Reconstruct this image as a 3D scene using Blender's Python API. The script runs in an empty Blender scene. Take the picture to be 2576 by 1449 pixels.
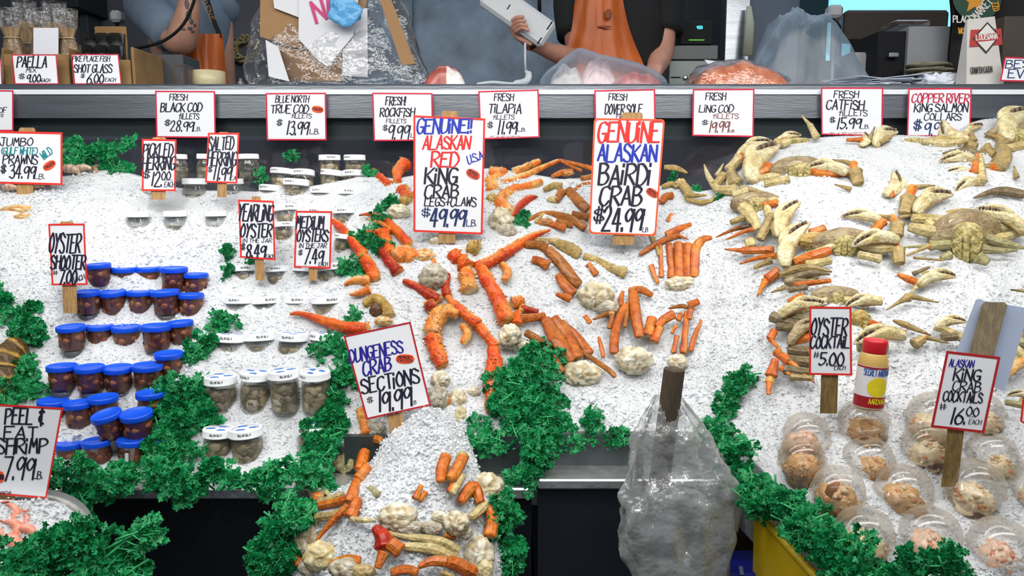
import bpy, math, random
import numpy as np
from mathutils import Vector, Matrix, noise as mnoise
random.seed(7); RNG = np.random.RandomState(7)
SC = bpy.context.scene
COL = SC.collection
# ---------------------------------------------------------------- camera
F = 1950.0; U0 = 1288.0; V0 = 724.5; CH = 1.45; PITCH = math.radians(7.5)
cp, sp = math.cos(PITCH), math.sin(PITCH)
FW = Vector((0, cp, -sp)); UP = Vector((0, sp, cp)); CAM = Vector((0, 0, CH))
cd = bpy.data.cameras.new('camera'); cam = bpy.data.objects.new('camera', cd); COL.objects.link(cam)
cam.location = CAM; cam.rotation_euler = (math.radians(90) - PITCH, 0, 0)
cd.sensor_width = 36; cd.sensor_fit = 'HORIZONTAL'; cd.lens = 36 * F / 2576; cd.clip_start = 0.05
SC.camera = cam
# ---------------------------------------------------------------- world, lights, exposure
SC.view_settings.view_transform = 'Standard'; SC.view_settings.look = 'None'
SC.view_settings.gamma = 1.0; SC.view_settings.use_curve_mapping = False
SC.view_settings.exposure = 0.0
w = bpy.data.worlds.new('market_air'); SC.world = w; w.use_nodes = True
bgn = w.node_tree.nodes['Background']; bgn.inputs[0].default_value = (.62, .72, .85, 1); bgn.inputs[1].default_value = 0.15
def area(name, loc, target, sx, sy, power, color=(1, 1, 1), spread=math.pi):
    d = bpy.data.lights.new(name, 'AREA'); d.shape = 'RECTANGLE'; d.size = sx; d.size_y = sy
    d.energy = power; d.color = color; d.spread = spread
    o = bpy.data.objects.new(name, d); COL.objects.link(o); o.location = loc
    o.rotation_euler = (Vector(target) - Vector(loc)).to_track_quat('-Z', 'Y').to_euler(); return o
def spot(name, loc, target, power, angle, blend=.6, color=(1, 1, 1), r=.08):
    d = bpy.data.lights.new(name, 'SPOT'); d.energy = power; d.spot_size = math.radians(angle); d.spot_blend = blend
    d.color = color; d.shadow_soft_size = r
    o = bpy.data.objects.new(name, d); COL.objects.link(o); o.location = loc
    o.rotation_euler = (Vector(target) - Vector(loc)).to_track_quat('-Z', 'Y').to_euler(); return o
area('display_lamp_row', (0, .75, 2.75), (0, 1.75, 1.2), 4.2, .35, 54, (1, .97, .93))
area('display_lamp_rear', (0, 1.75, 2.7), (0, 1.8, 1.2), 4.4, .3, 28, (1, .98, .95))
area('front_fill_area', (0, -.7, 2.7), (0, 1.7, 1.0), 5., .5, 20, (1, .98, .96))  # added fill from the customer side, lifts heap and cards; no actual fixture
spot('lamp_over_shooters', (-.85, 1.25, 2.6), (-.9, 1.95, 1.35), 26, 46, .9, (1, .98, .95))
spot('lamp_over_crab', (.62, 1.2, 2.6), (.6, 1.72, 1.2), 24, 44, .9, (1, .98, .95))
spot('heap_fill_spot', (-.2, .35, 2.5), (-.18, 1.25, .75), 40, 42, .9, (1, .98, .95))  # added spot that brightens the front heap; not a stall lamp
spot('lamp_over_dungeness', (1.1, 1.2, 2.6), (1.05, 1.85, 1.35), 14, 50, .9, (1, .96, .86))
area('stall_ceiling_lamp', (.4, 3.6, 3.3), (.4, 3.5, 1.6), 3.6, 1.2, 15, (.72, .86, 1))
# ---------------------------------------------------------------- helpers
def lin(c):
    if isinstance(c, str):
        c = [int(c[i:i + 2], 16) / 255 for i in (0, 2, 4)]
    return tuple((x / 12.92 if x <= .04045 else ((x + .055) / 1.055) ** 2.4) for x in c)
def un(u, v, d):
    return CAM + FW * d + Vector((d * (u - U0) / F, 0, 0)) - UP * (d * (v - V0) / F)
def uy(u, v, y):
    r = FW + Vector(((u - U0) / F, 0, 0)) - UP * ((v - V0) / F)
    return CAM + r * (y / r.y)
MATS = {}
def mat(name, col=(.8, .8, .8), rough=.5, metal=0., spec=.5, bump=0., bscale=40., var=0., vscale=8., attr=False,
        alpha=1., trans=0., sss=0., emit=0., coat=0., bdet=4., ior=1.45, vcol=None, stretch=None):
    if name in MATS: return MATS[name]
    m = bpy.data.materials.new(name); m.use_nodes = True; MATS[name] = m
    nt = m.node_tree; b = nt.nodes['Principled BSDF']
    c = lin(col) if isinstance(col, str) else col
    b.inputs['Base Color'].default_value = (*c, 1)
    b.inputs['Roughness'].default_value = rough; b.inputs['Metallic'].default_value = metal
    b.inputs['Specular IOR Level'].default_value = spec; b.inputs['IOR'].default_value = ior
    b.inputs['Coat Weight'].default_value = coat
    b.inputs['Alpha'].default_value = alpha; b.inputs['Transmission Weight'].default_value = trans
    if sss: b.inputs['Subsurface Weight'].default_value = sss; b.inputs['Subsurface Radius'].default_value = (.01, .006, .004); b.inputs['Subsurface Scale'].default_value = .6
    if emit: b.inputs['Emission Color'].default_value = (*c, 1); b.inputs['Emission Strength'].default_value = emit
    tc = nt.nodes.new('ShaderNodeTexCoord'); src = tc.outputs['Object']
    if stretch:
        mp = nt.nodes.new('ShaderNodeMapping'); mp.inputs['Scale'].default_value = stretch
        nt.links.new(src, mp.inputs[0]); src = mp.outputs[0]
    out = None
    if attr:
        a = nt.nodes.new('ShaderNodeAttribute'); a.attribute_name = 'Col'; out = a.outputs['Color']
    if var:
        n = nt.nodes.new('ShaderNodeTexNoise'); n.inputs['Scale'].default_value = vscale; n.inputs['Detail'].default_value = 5
        nt.links.new(src, n.inputs['Vector'])
        rp = nt.nodes.new('ShaderNodeMapRange'); rp.inputs[1].default_value = .3; rp.inputs[2].default_value = .7
        nt.links.new(n.outputs['Fac'], rp.inputs[0])
        mx = nt.nodes.new('ShaderNodeMix'); mx.data_type = 'RGBA'
        if vcol is not None:
            rp.inputs[3].default_value = 0; rp.inputs[4].default_value = var
            mx.inputs[7].default_value = (*(lin(vcol) if isinstance(vcol, str) else vcol), 1)
        else:
            mx.blend_type = 'MULTIPLY'; mx.inputs[0].default_value = 1
            rp.inputs[3].default_value = 1 - var; rp.inputs[4].default_value = 1 + var * .6
        if out is not None: nt.links.new(out, mx.inputs[6])
        else: mx.inputs[6].default_value = (*c, 1)
        nt.links.new(rp.outputs[0], mx.inputs[0] if vcol is not None else mx.inputs[7])
        out = mx.outputs[2]
    if out is not None: nt.links.new(out, b.inputs['Base Color'])
    if bump:
        n2 = nt.nodes.new('ShaderNodeTexNoise'); n2.inputs['Scale'].default_value = bscale; n2.inputs['Detail'].default_value = bdet
        nt.links.new(src, n2.inputs['Vector'])
        bp = nt.nodes.new('ShaderNodeBump'); bp.inputs['Strength'].default_value = bump; bp.inputs['Distance'].default_value = .01
        nt.links.new(n2.outputs['Fac'], bp.inputs['Height']); nt.links.new(bp.outputs[0], b.inputs['Normal'])
    return m
def film(name, col=(), opac=0., rough=.12, gloss=.25, bump=.0, bscale=30., edge=.5, g0=.03):
    """thin clear plastic: mostly see-through, with gloss and a milky share that grows at grazing angles"""
    if name in MATS: return MATS[name]
    m = bpy.data.materials.new(name); m.use_nodes = True; MATS[name] = m
    nt = m.node_tree; nt.nodes.clear(); N = nt.nodes.new; L = nt.links.new
    o = N('ShaderNodeOutputMaterial'); t = N('ShaderNodeBsdfTransparent'); t.inputs[0].default_value = (.99, .99, .99, 1)
    d = N('ShaderNodeBsdfDiffuse'); d.inputs[0].default_value = (*lin(col), 1)
    tl = N('ShaderNodeBsdfTranslucent'); tl.inputs[0].default_value = (*lin(col), 1)
    dm = N('ShaderNodeMixShader'); dm.inputs[0].default_value = .4; L(d.outputs[0], dm.inputs[1]); L(tl.outputs[0], dm.inputs[2])
    g = N('ShaderNodeBsdfGlossy'); g.inputs['Roughness'].default_value = rough
    lw = N('ShaderNodeLayerWeight'); lw.inputs[0].default_value = .35
    ma = N('ShaderNodeMath'); ma.operation = 'MULTIPLY_ADD'; ma.inputs[1].default_value = edge; ma.inputs[2].default_value = opac; ma.use_clamp = True
    L(lw.outputs['Facing'], ma.inputs[0])
    m1 = N('ShaderNodeMixShader'); L(ma.outputs[0], m1.inputs[0]); L(t.outputs[0], m1.inputs[1]); L(dm.outputs[0], m1.inputs[2])
    m2 = N('ShaderNodeMixShader')
    ma2 = N('ShaderNodeMath'); ma2.operation = 'MULTIPLY_ADD'; ma2.inputs[1].default_value = gloss; ma2.inputs[2].default_value = g0; ma2.use_clamp = True
    L(lw.outputs['Fresnel'], ma2.inputs[0]); L(ma2.outputs[0], m2.inputs[0]); L(m1.outputs[0], m2.inputs[1]); L(g.outputs[0], m2.inputs[2])
    if bump:
        tc = N('ShaderNodeTexCoord'); n2 = N('ShaderNodeTexNoise'); n2.inputs['Scale'].default_value = bscale; n2.inputs['Detail'].default_value = 3
        L(tc.outputs['Object'], n2.inputs['Vector'])
        bp = N('ShaderNodeBump'); bp.inputs['Strength'].default_value = bump; bp.inputs['Distance'].default_value = .02
        L(n2.outputs['Fac'], bp.inputs['Height'])
        for x in (d, g, lw): L(bp.outputs[0], x.inputs['Normal'])
    L(m2.outputs[0], o.inputs[0]); return m
class MB:
    def __init__(s): s.v = []; s.f = []; s.m = []; s.c = []; s.hasc = False
    def add(s, vs, fs, mi=0, col=None):
        b = len(s.v); s.v += [tuple(x) for x in vs]
        s.f += [tuple(i + b for i in f) for f in fs]; s.m += [mi] * len(fs)
        if col is None: s.c += [(1, 1, 1)] * len(vs)
        elif isinstance(col[0], (tuple, list)): s.c += list(col); s.hasc = True
        else: s.c += [tuple(col)] * len(vs); s.hasc = True
        return b
    def box(s, c, sx, sy, sz, mi=0, R=None, col=None, bev=0.):
        c = Vector(c); R = R or Matrix.Identity(3)
        if bev <= 0:
            vs = [c + R @ Vector((x * sx / 2, y * sy / 2, z * sz / 2)) for x in (-1, 1) for y in (-1, 1) for z in (-1, 1)]
            return s.add(vs, [(0, 1, 3, 2), (4, 6, 7, 5), (0, 4, 5, 1), (2, 3, 7, 6), (0, 2, 6, 4), (1, 5, 7, 3)], mi, col)
        vs = []; idx = {}; fs = []; h = (sx / 2, sy / 2, sz / 2)
        for x in (-1, 1):
            for y in (-1, 1):
                for z in (-1, 1):
                    for k in range(3):
                        q = [x * h[0], y * h[1], z * h[2]]; 
                        for j in range(3):
                            if j != k: q[j] -= (x, y, z)[j] * min(bev, h[j] * .9)
                        idx[(x, y, z, k)] = len(vs); vs.append(c + R @ Vector(q))
        for k in range(3):
            a, b = [(1, 2), (2, 0), (0, 1)][k]
            for sg in (-1, 1):
                q = []
                for (p1, p2) in ((-1, -1), (1, -1), (1, 1), (-1, 1)):
                    t = [0, 0, 0]; t[k] = sg; t[a] = p1; t[b] = p2; q.append(idx[(*t, k)])
                fs.append(tuple(q) if sg > 0 else tuple(q[::-1]))
            for p1 in (-1, 1):
                for p2 in (-1, 1):
                    t0 = [0, 0, 0]; t1 = [0, 0, 0]; t0[k] = -1; t1[k] = 1
                    for t in (t0, t1): t[a] = p1; t[b] = p2
                    q = (idx[(*t0, a)], idx[(*t1, a)], idx[(*t1, b)], idx[(*t0, b)])
                    fs.append(q if p1 * p2 > 0 else q[::-1])
        for x in (-1, 1):
            for y in (-1, 1):
                for z in (-1, 1):
                    q = tuple(idx[(x, y, z, k)] for k in range(3)); fs.append(q if x * y * z > 0 else q[::-1])
        return s.add(vs, fs, mi, col)
    def lathe(s, c, prof, n=24, mi=0, R=None, col=None, cap=True, mis=None):
        c = Vector(c); R = R or Matrix.Identity(3); vs = []; fs = []; ms = []
        for r, z in prof:
            for i in range(n):
                a = 2 * math.pi * i / n; vs.append(c + R @ Vector((r * math.cos(a), r * math.sin(a), z)))
        for j in range(len(prof) - 1):
            for i in range(n):
                i2 = (i + 1) % n; fs.append((j * n + i, j * n + i2, (j + 1) * n + i2, (j + 1) * n + i)); ms.append(mis[j] if mis else mi)
        if cap:
            fs.append(tuple(range(n))[::-1]); ms.append(mis[0] if mis else mi)
            fs.append(tuple(range((len(prof) - 1) * n, len(prof) * n))); ms.append(mis[-1] if mis else mi)
        b = s.add(vs, fs, mi, col); s.m[-len(ms):] = ms; return b
    def tube(s, pts, rad, n=8, flat=1., ref=None, mi=0, col=None, cap=True, rmod=None):
        """swept tube; flat scales the section along ref (default: towards the camera)"""
        pts = [Vector(p) for p in pts]; N = len(pts)
        if not hasattr(rad, '__len__'): rad = [rad] * N
        vs = []; fs = []; cs = []
        prev = None
        for k in range(N):
            t = (pts[min(k + 1, N - 1)] - pts[max(k - 1, 0)])
            t = t.normalized() if t.length > 1e-9 else Vector((0, 0, 1))
            rf = ref if ref is not None else (CAM - pts[k])
            b = rf - t * rf.dot(t)
            if b.length < 1e-4: b = prev or t.orthogonal()
            b.normalize(); prev = b; a = t.cross(b)
            for i in range(n):
                th = 2 * math.pi * i / n
                rk = rad[k] * (rmod(th) if rmod else 1)
                vs.append(pts[k] + a * (rk * math.cos(th)) + b * (rk * flat * math.sin(th)))
                if col is not None and callable(col): cs.append(col(k / max(1, N - 1), th))
        for k in range(N - 1):
            for i in range(n):
                i2 = (i + 1) % n; fs.append((k * n + i, k * n + i2, (k + 1) * n + i2, (k + 1) * n + i))
        if cap: fs.append(tuple(range(n))[::-1]); fs.append(tuple(range((N - 1) * n, N * n)))
        return s.add(vs, fs, mi, cs if cs else col)
    def ball(s, c, rx, ry=None, rz=None, nu=12, nv=8, R=None, mi=0, col=None, wob=0., seed=0, freq=1.):
        ry = ry or rx; rz = rz or rx; c = Vector(c); R = R or Matrix.Identity(3); vs = []; fs = []; cs = []
        for j in range(nv + 1):
            ph = math.pi * j / nv
            for i in range(nu):
                a = 2 * math.pi * i / nu; q = Vector((math.sin(ph) * math.cos(a), math.sin(ph) * math.sin(a), math.cos(ph)))
                k = 1 + (wob * mnoise.noise(q * 2.2 * freq + Vector((seed * 7.3, seed, -seed * 3.1))) if wob else 0)
                vs.append(c + R @ Vector((q.x * rx * k, q.y * ry * k, q.z * rz * k)))
                if callable(col): cs.append(col(q))
        for j in range(nv):
            for i in range(nu):
                i2 = (i + 1) % nu; fs.append((j * nu + i, (j + 1) * nu + i, (j + 1) * nu + i2, j * nu + i2))
        return s.add(vs, fs, mi, cs if cs else (None if callable(col) else col))
    def grid(s, P, mi=0, col=None, closeu=False):
        """P[j][i] points"""
        nj = len(P); ni = len(P[0]); vs = [p for r in P for p in r]; fs = []
        for j in range(nj - 1):
            for i in range(ni - (0 if closeu else 1)):
                i2 = (i + 1) % ni; fs.append((j * ni + i, j * ni + i2, (j + 1) * ni + i2, (j + 1) * ni + i))
        return s.add(vs, fs, mi, [c for r in col for c in r] if col and isinstance(col[0], list) else col)
    def build(s, name, mats, parent=None, smooth=True, loc=None):
        me = bpy.data.meshes.new(name)
        o0 = Vector(loc) if loc is not None else Vector((0, 0, 0))
        vs = [tuple(Vector(x) - o0) for x in s.v] if loc is not None else s.v
        me.from_pydata(vs, [], s.f)
        if not isinstance(mats, (list, tuple)): mats = [mats]
        for m in mats: me.materials.append(m)
        if any(s.m): me.polygons.foreach_set('material_index', s.m)
        if smooth: me.polygons.foreach_set('use_smooth', [True] * len(s.f))
        if s.hasc:
            at = me.color_attributes.new('Col', 'FLOAT_COLOR', 'POINT')
            at.data.foreach_set('color', np.concatenate([np.array(s.c, dtype=np.float32), np.ones((len(s.c), 1), np.float32)], 1).ravel())
        me.update()
        o = bpy.data.objects.new(name, me); COL.objects.link(o)
        if parent is not None:
            o.parent = parent; o.location = o0 - Vector(parent.location) if loc is not None else -Vector(parent.location)
            # parents here are never rotated when parts are built in world space
        else: o.location = o0
        return o
def tag(o, label=None, cat=None, group=None, kind=None):
    if label: o['label'] = label
    if cat: o['category'] = cat
    if group: o['group'] = group
    if kind: o['kind'] = kind
    return o
def thing(name, label, cat, loc=(0, 0, 0), group=None):
    o = bpy.data.objects.new(name, None); COL.objects.link(o); o.location = loc; o.empty_display_size = .05
    return tag(o, label, cat, group)
def copy_tree(o, parent=None):
    c = o.copy(); COL.objects.link(c)
    if parent is not None: c.parent = parent
    for ch in list(o.children): copy_tree(ch, c)
    return c
def sharp(o, ang=40):
    me = o.data; me.polygons.foreach_set('use_smooth', [True] * len(me.polygons))
    try: me.set_sharp_from_angle(angle=math.radians(ang))
    except Exception: pass
    return o
def cr(pts, n=6, closed=False):
    """Catmull-Rom through points (tuples of any length)"""
    P = [tuple(p) for p in pts]; out = []; N = len(P)
    if N < 3 and not closed: return [Vector(p) if len(p) == 3 else p for p in P]
    rng = range(N if closed else N - 1)
    for i in rng:
        p0 = P[(i - 1) % N] if closed or i > 0 else P[0]; p1 = P[i]; p2 = P[(i + 1) % N]
        p3 = P[(i + 2) % N] if closed or i + 2 < N else P[-1]
        for k in range(n):
            t = k / n
            out.append(tuple(.5 * (2 * b + (c - a) * t + (2 * a - 5 * b + 4 * c - d) * t * t + (3 * b - a - 3 * c + d) * t ** 3) for a, b, c, d in zip(p0, p1, p2, p3)))
    if not closed: out.append(P[-1])
    return out
def pw(tab, x):
    if x <= tab[0][0]: return tab[0][1]
    for (a, b), (c, d) in zip(tab, tab[1:]):
        if x <= c: return b + (d - b) * (x - a) / (c - a)
    return tab[-1][1]
# ================================================================ the ice bed: a depth field, its surface and its crystals
ROWS = [280, 340, 400, 450, 500, 560, 620, 700, 800, 900, 1000, 1100, 1200, 1300, 1450, 1620]
DM = [2.55, 2.46, 2.32, 2.18, 2.09, 2.02, 1.97, 1.91, 1.82, 1.73, 1.655, 1.585, 1.52, 1.46, 1.38, 1.3]
DL = [2.5, 2.42, 2.26, 2.12, 2.02, 1.94, 1.88, 1.83, 1.77, 1.70, 1.635, 1.575, 1.52, 1.46, 1.38, 1.3]
DC = [2.55, 2.46, 2.32, 2.17, 2.07, 1.98, 1.91, 1.83, 1.75, 1.68, 1.62, 1.57, 1.52, 1.46, 1.38, 1.3]
DR = [2.3, 2.17, 2.03, 1.95, 1.88, 1.81, 1.755, 1.68, 1.595, 1.52, 1.455, 1.395, 1.335, 1.28, 1.21, 1.14]
CU = [-400, 150, 480, 700, 1000, 1250, 1500, 1720, 1900, 2100, 3000]
CT = [DL, DL, DM, DM, DC, DC, DM, DM, [a * .45 + b * .55 for a, b in zip(DM, DR)], DR, DR]
GU = np.arange(-400, 3001, 10.); GV = np.arange(280, 1621, 10.)
_t = np.array([np.interp(GV, ROWS, c) for c in CT])
DG = np.array([np.interp(GU, CU, _t[:, j]) for j in range(len(GV))])     # [v,u]
def _blur(a, k, ax):
    pad = [(0, 0), (0, 0)]; pad[ax] = (k, k); b = np.pad(a, pad, 'edge'); c = np.cumsum(b, ax)
    c = np.insert(c, 0, 0, ax); n = 2 * k + 1
    return (np.take(c, range(n, c.shape[ax]), ax) - np.take(c, range(0, c.shape[ax] - n), ax)) / n
for _ in range(2): DG = _blur(_blur(DG, 3, 0), 5, 1)
def Dn(u, v):
    x = np.clip((np.asarray(u, float) + 400) / 10, 0, len(GU) - 1.001); y = np.clip((np.asarray(v, float) - 280) / 10, 0, len(GV) - 1.001)
    i = x.astype(int); j = y.astype(int); a = x - i; b = y - j
    return (DG[j, i] * (1 - a) + DG[j, i + 1] * a) * (1 - b) + (DG[j + 1, i] * (1 - a) + DG[j + 1, i + 1] * a) * b
def D(u, v): return float(Dn(u, v))
def P(u, v, h=0.): return un(u, v, D(u, v) - h)
VT = [(-400, 455), (0, 462), (150, 446), (230, 430), (290, 427), (350, 445), (420, 470), (520, 480), (640, 480), (760, 472), (900, 446), (1000, 448),
      (1100, 430), (1250, 424), (1350, 440), (1420, 450), (1500, 446), (1680, 470), (1760, 482), (1810, 472), (1850, 440), (1900, 400), (1960, 362), (2010, 347), (2200, 338), (2350, 345), (2420, 330), (2470, 300), (2576, 286), (3000, 282)]
VB = [(-400, 1228), (0, 1228), (230, 1205), (600, 1198), (800, 1192), (832, 1150), (850, 1114), (1855, 1110), (1900, 1165), (1950, 1212), (2100, 1352), (2235, 1460), (2330, 1530), (3000, 1530)]
_oct = [(RNG.uniform(-9, 9, 3), s, a) for s, a in ((4, .014), (10, .011), (24, .0058), (60, .0026), (120, .0013))]
def vnoise(X):
    """cheap value noise on an Nx3 array"""
    Xi = np.floor(X).astype(np.int64); f = X - Xi; f = f * f * (3 - 2 * f); r = 0
    for dx in (0, 1):
        for dy in (0, 1):
            for dz in (0, 1):
                h = (Xi[:, 0] + dx) * 374761393 + (Xi[:, 1] + dy) * 668265263 + (Xi[:, 2] + dz) * 2147483647
                h = (h ^ (h >> 13)) * 1274126177; h = (h ^ (h >> 16)) & 0xffff
                wgt = (f[:, 0] if dx else 1 - f[:, 0]) * (f[:, 1] if dy else 1 - f[:, 1]) * (f[:, 2] if dz else 1 - f[:, 2])
                r = r + wgt * (h / 65535.)
    return r - .5
def rough_ice(X, amp=1.):
    d = 0
    for off, s, a in _oct: d = d + a * 2 * vnoise(X * s + off)
    return d * amp
def unN(u, v, d):
    o = np.empty((len(u), 3)); a = (u - U0) / F * d; b = (v - V0) / F * d
    o[:, 0] = a; o[:, 1] = d * cp - b * sp; o[:, 2] = CH - d * sp - b * cp; return o
def mesh_np(name, V, Fq, mats, smooth=True, tri=None):
    me = bpy.data.meshes.new(name); nq = len(Fq); nt = 0 if tri is None else len(tri)
    me.vertices.add(len(V)); me.vertices.foreach_set('co', np.asarray(V, np.float32).ravel())
    me.loops.add(nq * 4 + nt * 3); li = np.asarray(Fq, np.int32).ravel()
    if nt: li = np.concatenate([li, np.asarray(tri, np.int32).ravel()])
    me.loops.foreach_set('vertex_index', li)
    me.polygons.add(nq + nt)
    st = np.arange(nq) * 4
    if nt: st = np.concatenate([st, nq * 4 + np.arange(nt) * 3])
    me.polygons.foreach_set('loop_start', st.astype(np.int32))
    sm = np.zeros(nq + nt, bool); sm[:nq] = smooth; me.polygons.foreach_set('use_smooth', sm)
    for m in mats: me.materials.append(m)
    me.update(calc_edges=True); me.validate()
    o = bpy.data.objects.new(name, me); COL.objects.link(o); return o
def shards(C, size):
    """one small irregular crystal at each point: 6 verts, 8 triangles"""
    n = len(C); base = np.array([(1, 0, 0), (-1, 0, 0), (0, 1, 0), (0, -1, 0), (0, 0, 1), (0, 0, -1)], float)
    A = RNG.normal(size=(n, 3, 3)); Q = np.linalg.qr(A)[0]
    sc = size[:, None] * RNG.uniform(.45, 1.3, (n, 3))
    V = base[None] * sc[:, None, :] + RNG.uniform(-.28, .28, (n, 6, 3)) * size[:, None, None]
    V = np.einsum('nij,nkj->nki', Q, V) + C[:, None, :]
    T = np.array([(0, 2, 4), (2, 1, 4), (1, 3, 4), (3, 0, 4), (2, 0, 5), (1, 2, 5), (3, 1, 5), (0, 3, 5)])
    return V.reshape(-1, 3), (T[None] + (np.arange(n) * 6)[:, None, None]).reshape(-1, 3)
def ice_mat():
    """wet crushed ice: white scatter with light passing through each grain, under a glossy skin"""
    m = bpy.data.materials.new('crushed_ice'); m.use_nodes = True; nt = m.node_tree; nt.nodes.clear(); N = nt.nodes.new; L = nt.links.new
    o = N('ShaderNodeOutputMaterial'); tc = N('ShaderNodeTexCoord')
    n1 = N('ShaderNodeTexVoronoi'); n1.inputs['Scale'].default_value = 170; L(tc.outputs['Object'], n1.inputs['Vector'])
    n2 = N('ShaderNodeTexNoise'); n2.inputs['Scale'].default_value = 60; n2.inputs['Detail'].default_value = 4; L(tc.outputs['Object'], n2.inputs['Vector'])
    ad = N('ShaderNodeMath'); L(n1.outputs['Distance'], ad.inputs[0]); L(n2.outputs['Fac'], ad.inputs[1])
    bp = N('ShaderNodeBump'); bp.inputs['Strength'].default_value = .35; bp.inputs['Distance'].default_value = .006; L(ad.outputs[0], bp.inputs['Height'])
    d = N('ShaderNodeBsdfDiffuse'); d.inputs[0].default_value = (.90, .925, .95, 1); L(bp.outputs[0], d.inputs['Normal'])
    t = N('ShaderNodeBsdfTranslucent'); t.inputs[0].default_value = (.90, .94, .96, 1)
    mx = N('ShaderNodeMixShader'); mx.inputs[0].default_value = .38; L(d.outputs[0], mx.inputs[1]); L(t.outputs[0], mx.inputs[2])
    g = N('ShaderNodeBsdfGlossy'); g.inputs['Roughness'].default_value = .22; L(bp.outputs[0], g.inputs['Normal'])
    fr = N('ShaderNodeFresnel'); fr.inputs[0].default_value = 1.31; L(bp.outputs[0], fr.inputs['Normal'])
    m2 = N('ShaderNodeMixShader'); L(fr.outputs[0], m2.inputs[0]); L(mx.outputs[0], m2.inputs[1]); L(g.outputs[0], m2.inputs[2]); L(m2.outputs[0], o.inputs[0])
    return m
ICE = ice_mat()
def ice_bed():
    us = np.arange(-330, 2900, 5.0); ns = 190
    vt = np.array([pw(VT, u) for u in us]); vb = np.array([pw(VB, u) for u in us])
    k = np.arange(ns) / (ns - 1.)
    U = np.repeat(us[None], ns, 0); V = vt[None] + k[:, None] * (vb - vt)[None]
    d = Dn(U.ravel(), V.ravel()).reshape(U.shape)
    X = unN(U.ravel(), V.ravel(), d.ravel())
    X0 = X.copy()
    dis = rough_ice(X)
    fade = np.clip(np.minimum(k * 6 + .3, (1 - k) * 8 + .25), 0, 1)[:, None].repeat(len(us), 1).ravel()
    n = np.array([0, -.72, .69]); X = X + n[None] * (dis * fade)[:, None]
    X = X.reshape(ns, len(us), 3)
    # behind the crest the bed falls away to the case; in front it folds down inside the bin
    back = []
    for q, (dy, dz) in enumerate(((.05, -.004), (.12, -.03), (.2, -.10), (.26, -.3))):
        r = X[0].copy(); r[:, 1] += dy; r[:, 2] += dz; r[:, 1] = np.minimum(r[:, 1], 2.455); back.insert(0, r)
    front = []
    for dy, dz in ((.012, -.015), (.03, -.06), (.06, -.16)):
        r = X[-1].copy(); r[:, 1] += dy; r[:, 2] += dz; front.append(r)
    A = np.concatenate([np.array(back), X, np.array(front)], 0); nr, nc = A.shape[:2]
    idx = np.arange(nr * nc).reshape(nr, nc)
    Fq = np.stack([idx[:-1, :-1], idx[1:, :-1], idx[1:, 1:], idx[:-1, 1:]], -1).reshape(-1, 4)
    V0_ = A.reshape(-1, 3)
    # crystals, denser where the bed is closer
    nsh = 70000
    su = RNG.uniform(-60, 2640, nsh); kk = RNG.uniform(0.01, .995, nsh)
    st = np.interp(su, us, vt); sb = np.interp(su, us, vb); sv = st + kk * (sb - st)
    C = unN(su, sv, Dn(su, sv)); C = C + n[None] * (rough_ice(C) + RNG.uniform(-.0020, .0006, nsh))[:, None]
    S, T = shards(C, RNG.gamma(2.6, .00068, nsh) + .0010)
    o = mesh_np('crushed_ice', np.concatenate([V0_, S]), Fq, [ICE], True, T + len(V0_))
    return tag(o, 'white crushed ice sloping up from the metal lip under all the seafood', 'ice', kind='stuff')
ice_bed()
# ================================================================ hand lettering
GL = {'A': '00-39-60 13-53', 'B': '00-09 ~09-39-58-57-35-15 ~15-45-63-51-30-00', 'C': '~68-49-18-05-02-20-40-62', 'D': '00-09 ~09-39-66-63-30-00',
 'E': '69-09-00-60 05-45', 'F': '69-09-00 05-45', 'G': '~68-49-18-04-11-30-51-64 34-64-61', 'H': '09-00 69-60 05-65', 'I': '09-00', 'J': '19-69 ~49-42-30-11-03',
 'K': '09-00 69-04 24-60', 'L': '09-00-60', 'M': '00-19-34-59-60', 'N': '00-09-60-69', 'O': '~39-17-04-11-30-51-64-57-39', 'P': '00-09 ~09-49-67-45-04',
 'Q': '~39-17-04-11-30-51-64-57-39 42-60', 'R': '00-09 ~09-49-67-45-04 24-60', 'S': '~67-48-29-08-06-25-44-62-50-20-01', 'T': '09-69 39-30', 'U': '~09-03-10-30-51-63-69',
 'V': '09-30-69', 'W': '09-10-36-50-69', 'X': '09-60 69-00', 'Y': '09-35-69 35-20', 'Z': '09-69-00-60', 'i': '06-00 09-08', 'f': '~49-38-20 06-56', 'm': '00-06 ~05-16-26-30 ~35-46-56-60',
 "'": '09-07', '0': '~39-17-04-11-30-51-64-57-39', '1': '39-20', '2': '~07-29-49-57-45-00 00-60', '3': '~08-39-58-46-25 ~25-55-62-40-11-01', '4': '39-03-63 49-40', '5': '69-19-15 ~15-45-63-41-20-01',
 '6': '~59-26-03-10-40-62-54-25-03', '7': '09-69-20', '8': '~58-39-18-16-35-53-51-30-11-13-35-56-58', '9': '~66-48-28-06-14-34-56-68 68-50', '!': '09-03 01-00', '.': '00-01', '-': '04-64', '+': '04-64 37-31',
 '(': '~39-16-13-30', ')': '~09-26-23-00', '/': '00-69', '&': '~57-38-17-36 ~36-14-22-51 39-30', '$': '~67-48-18-06-44-62-51-11-03 2A-2/ 4A-4/', ',': '01-0/', '#': '19-10 49-40 06-66 03-63'}
NARROW = {'I': 1, 'i': 1, '1': 3.2, '!': 1, '.': .6, "'": .5, '(': 3, ')': 3, 'f': 5, ',': .6}
def glyph(ch):
    out = []
    for st in GL[ch].split():
        sm = st[0] == '~'; st = st.lstrip('~')
        pts = [(int(p[0]), {'A': 10, '/': -1}.get(p[1], None) if p[1] in 'A/' else int(p[1])) for p in st.split('-') if p]
        if sm: pts = cr(pts, 5)
        out.append([(float(a), float(b)) for a, b in pts])
    return out, NARROW.get(ch, 6)
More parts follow.
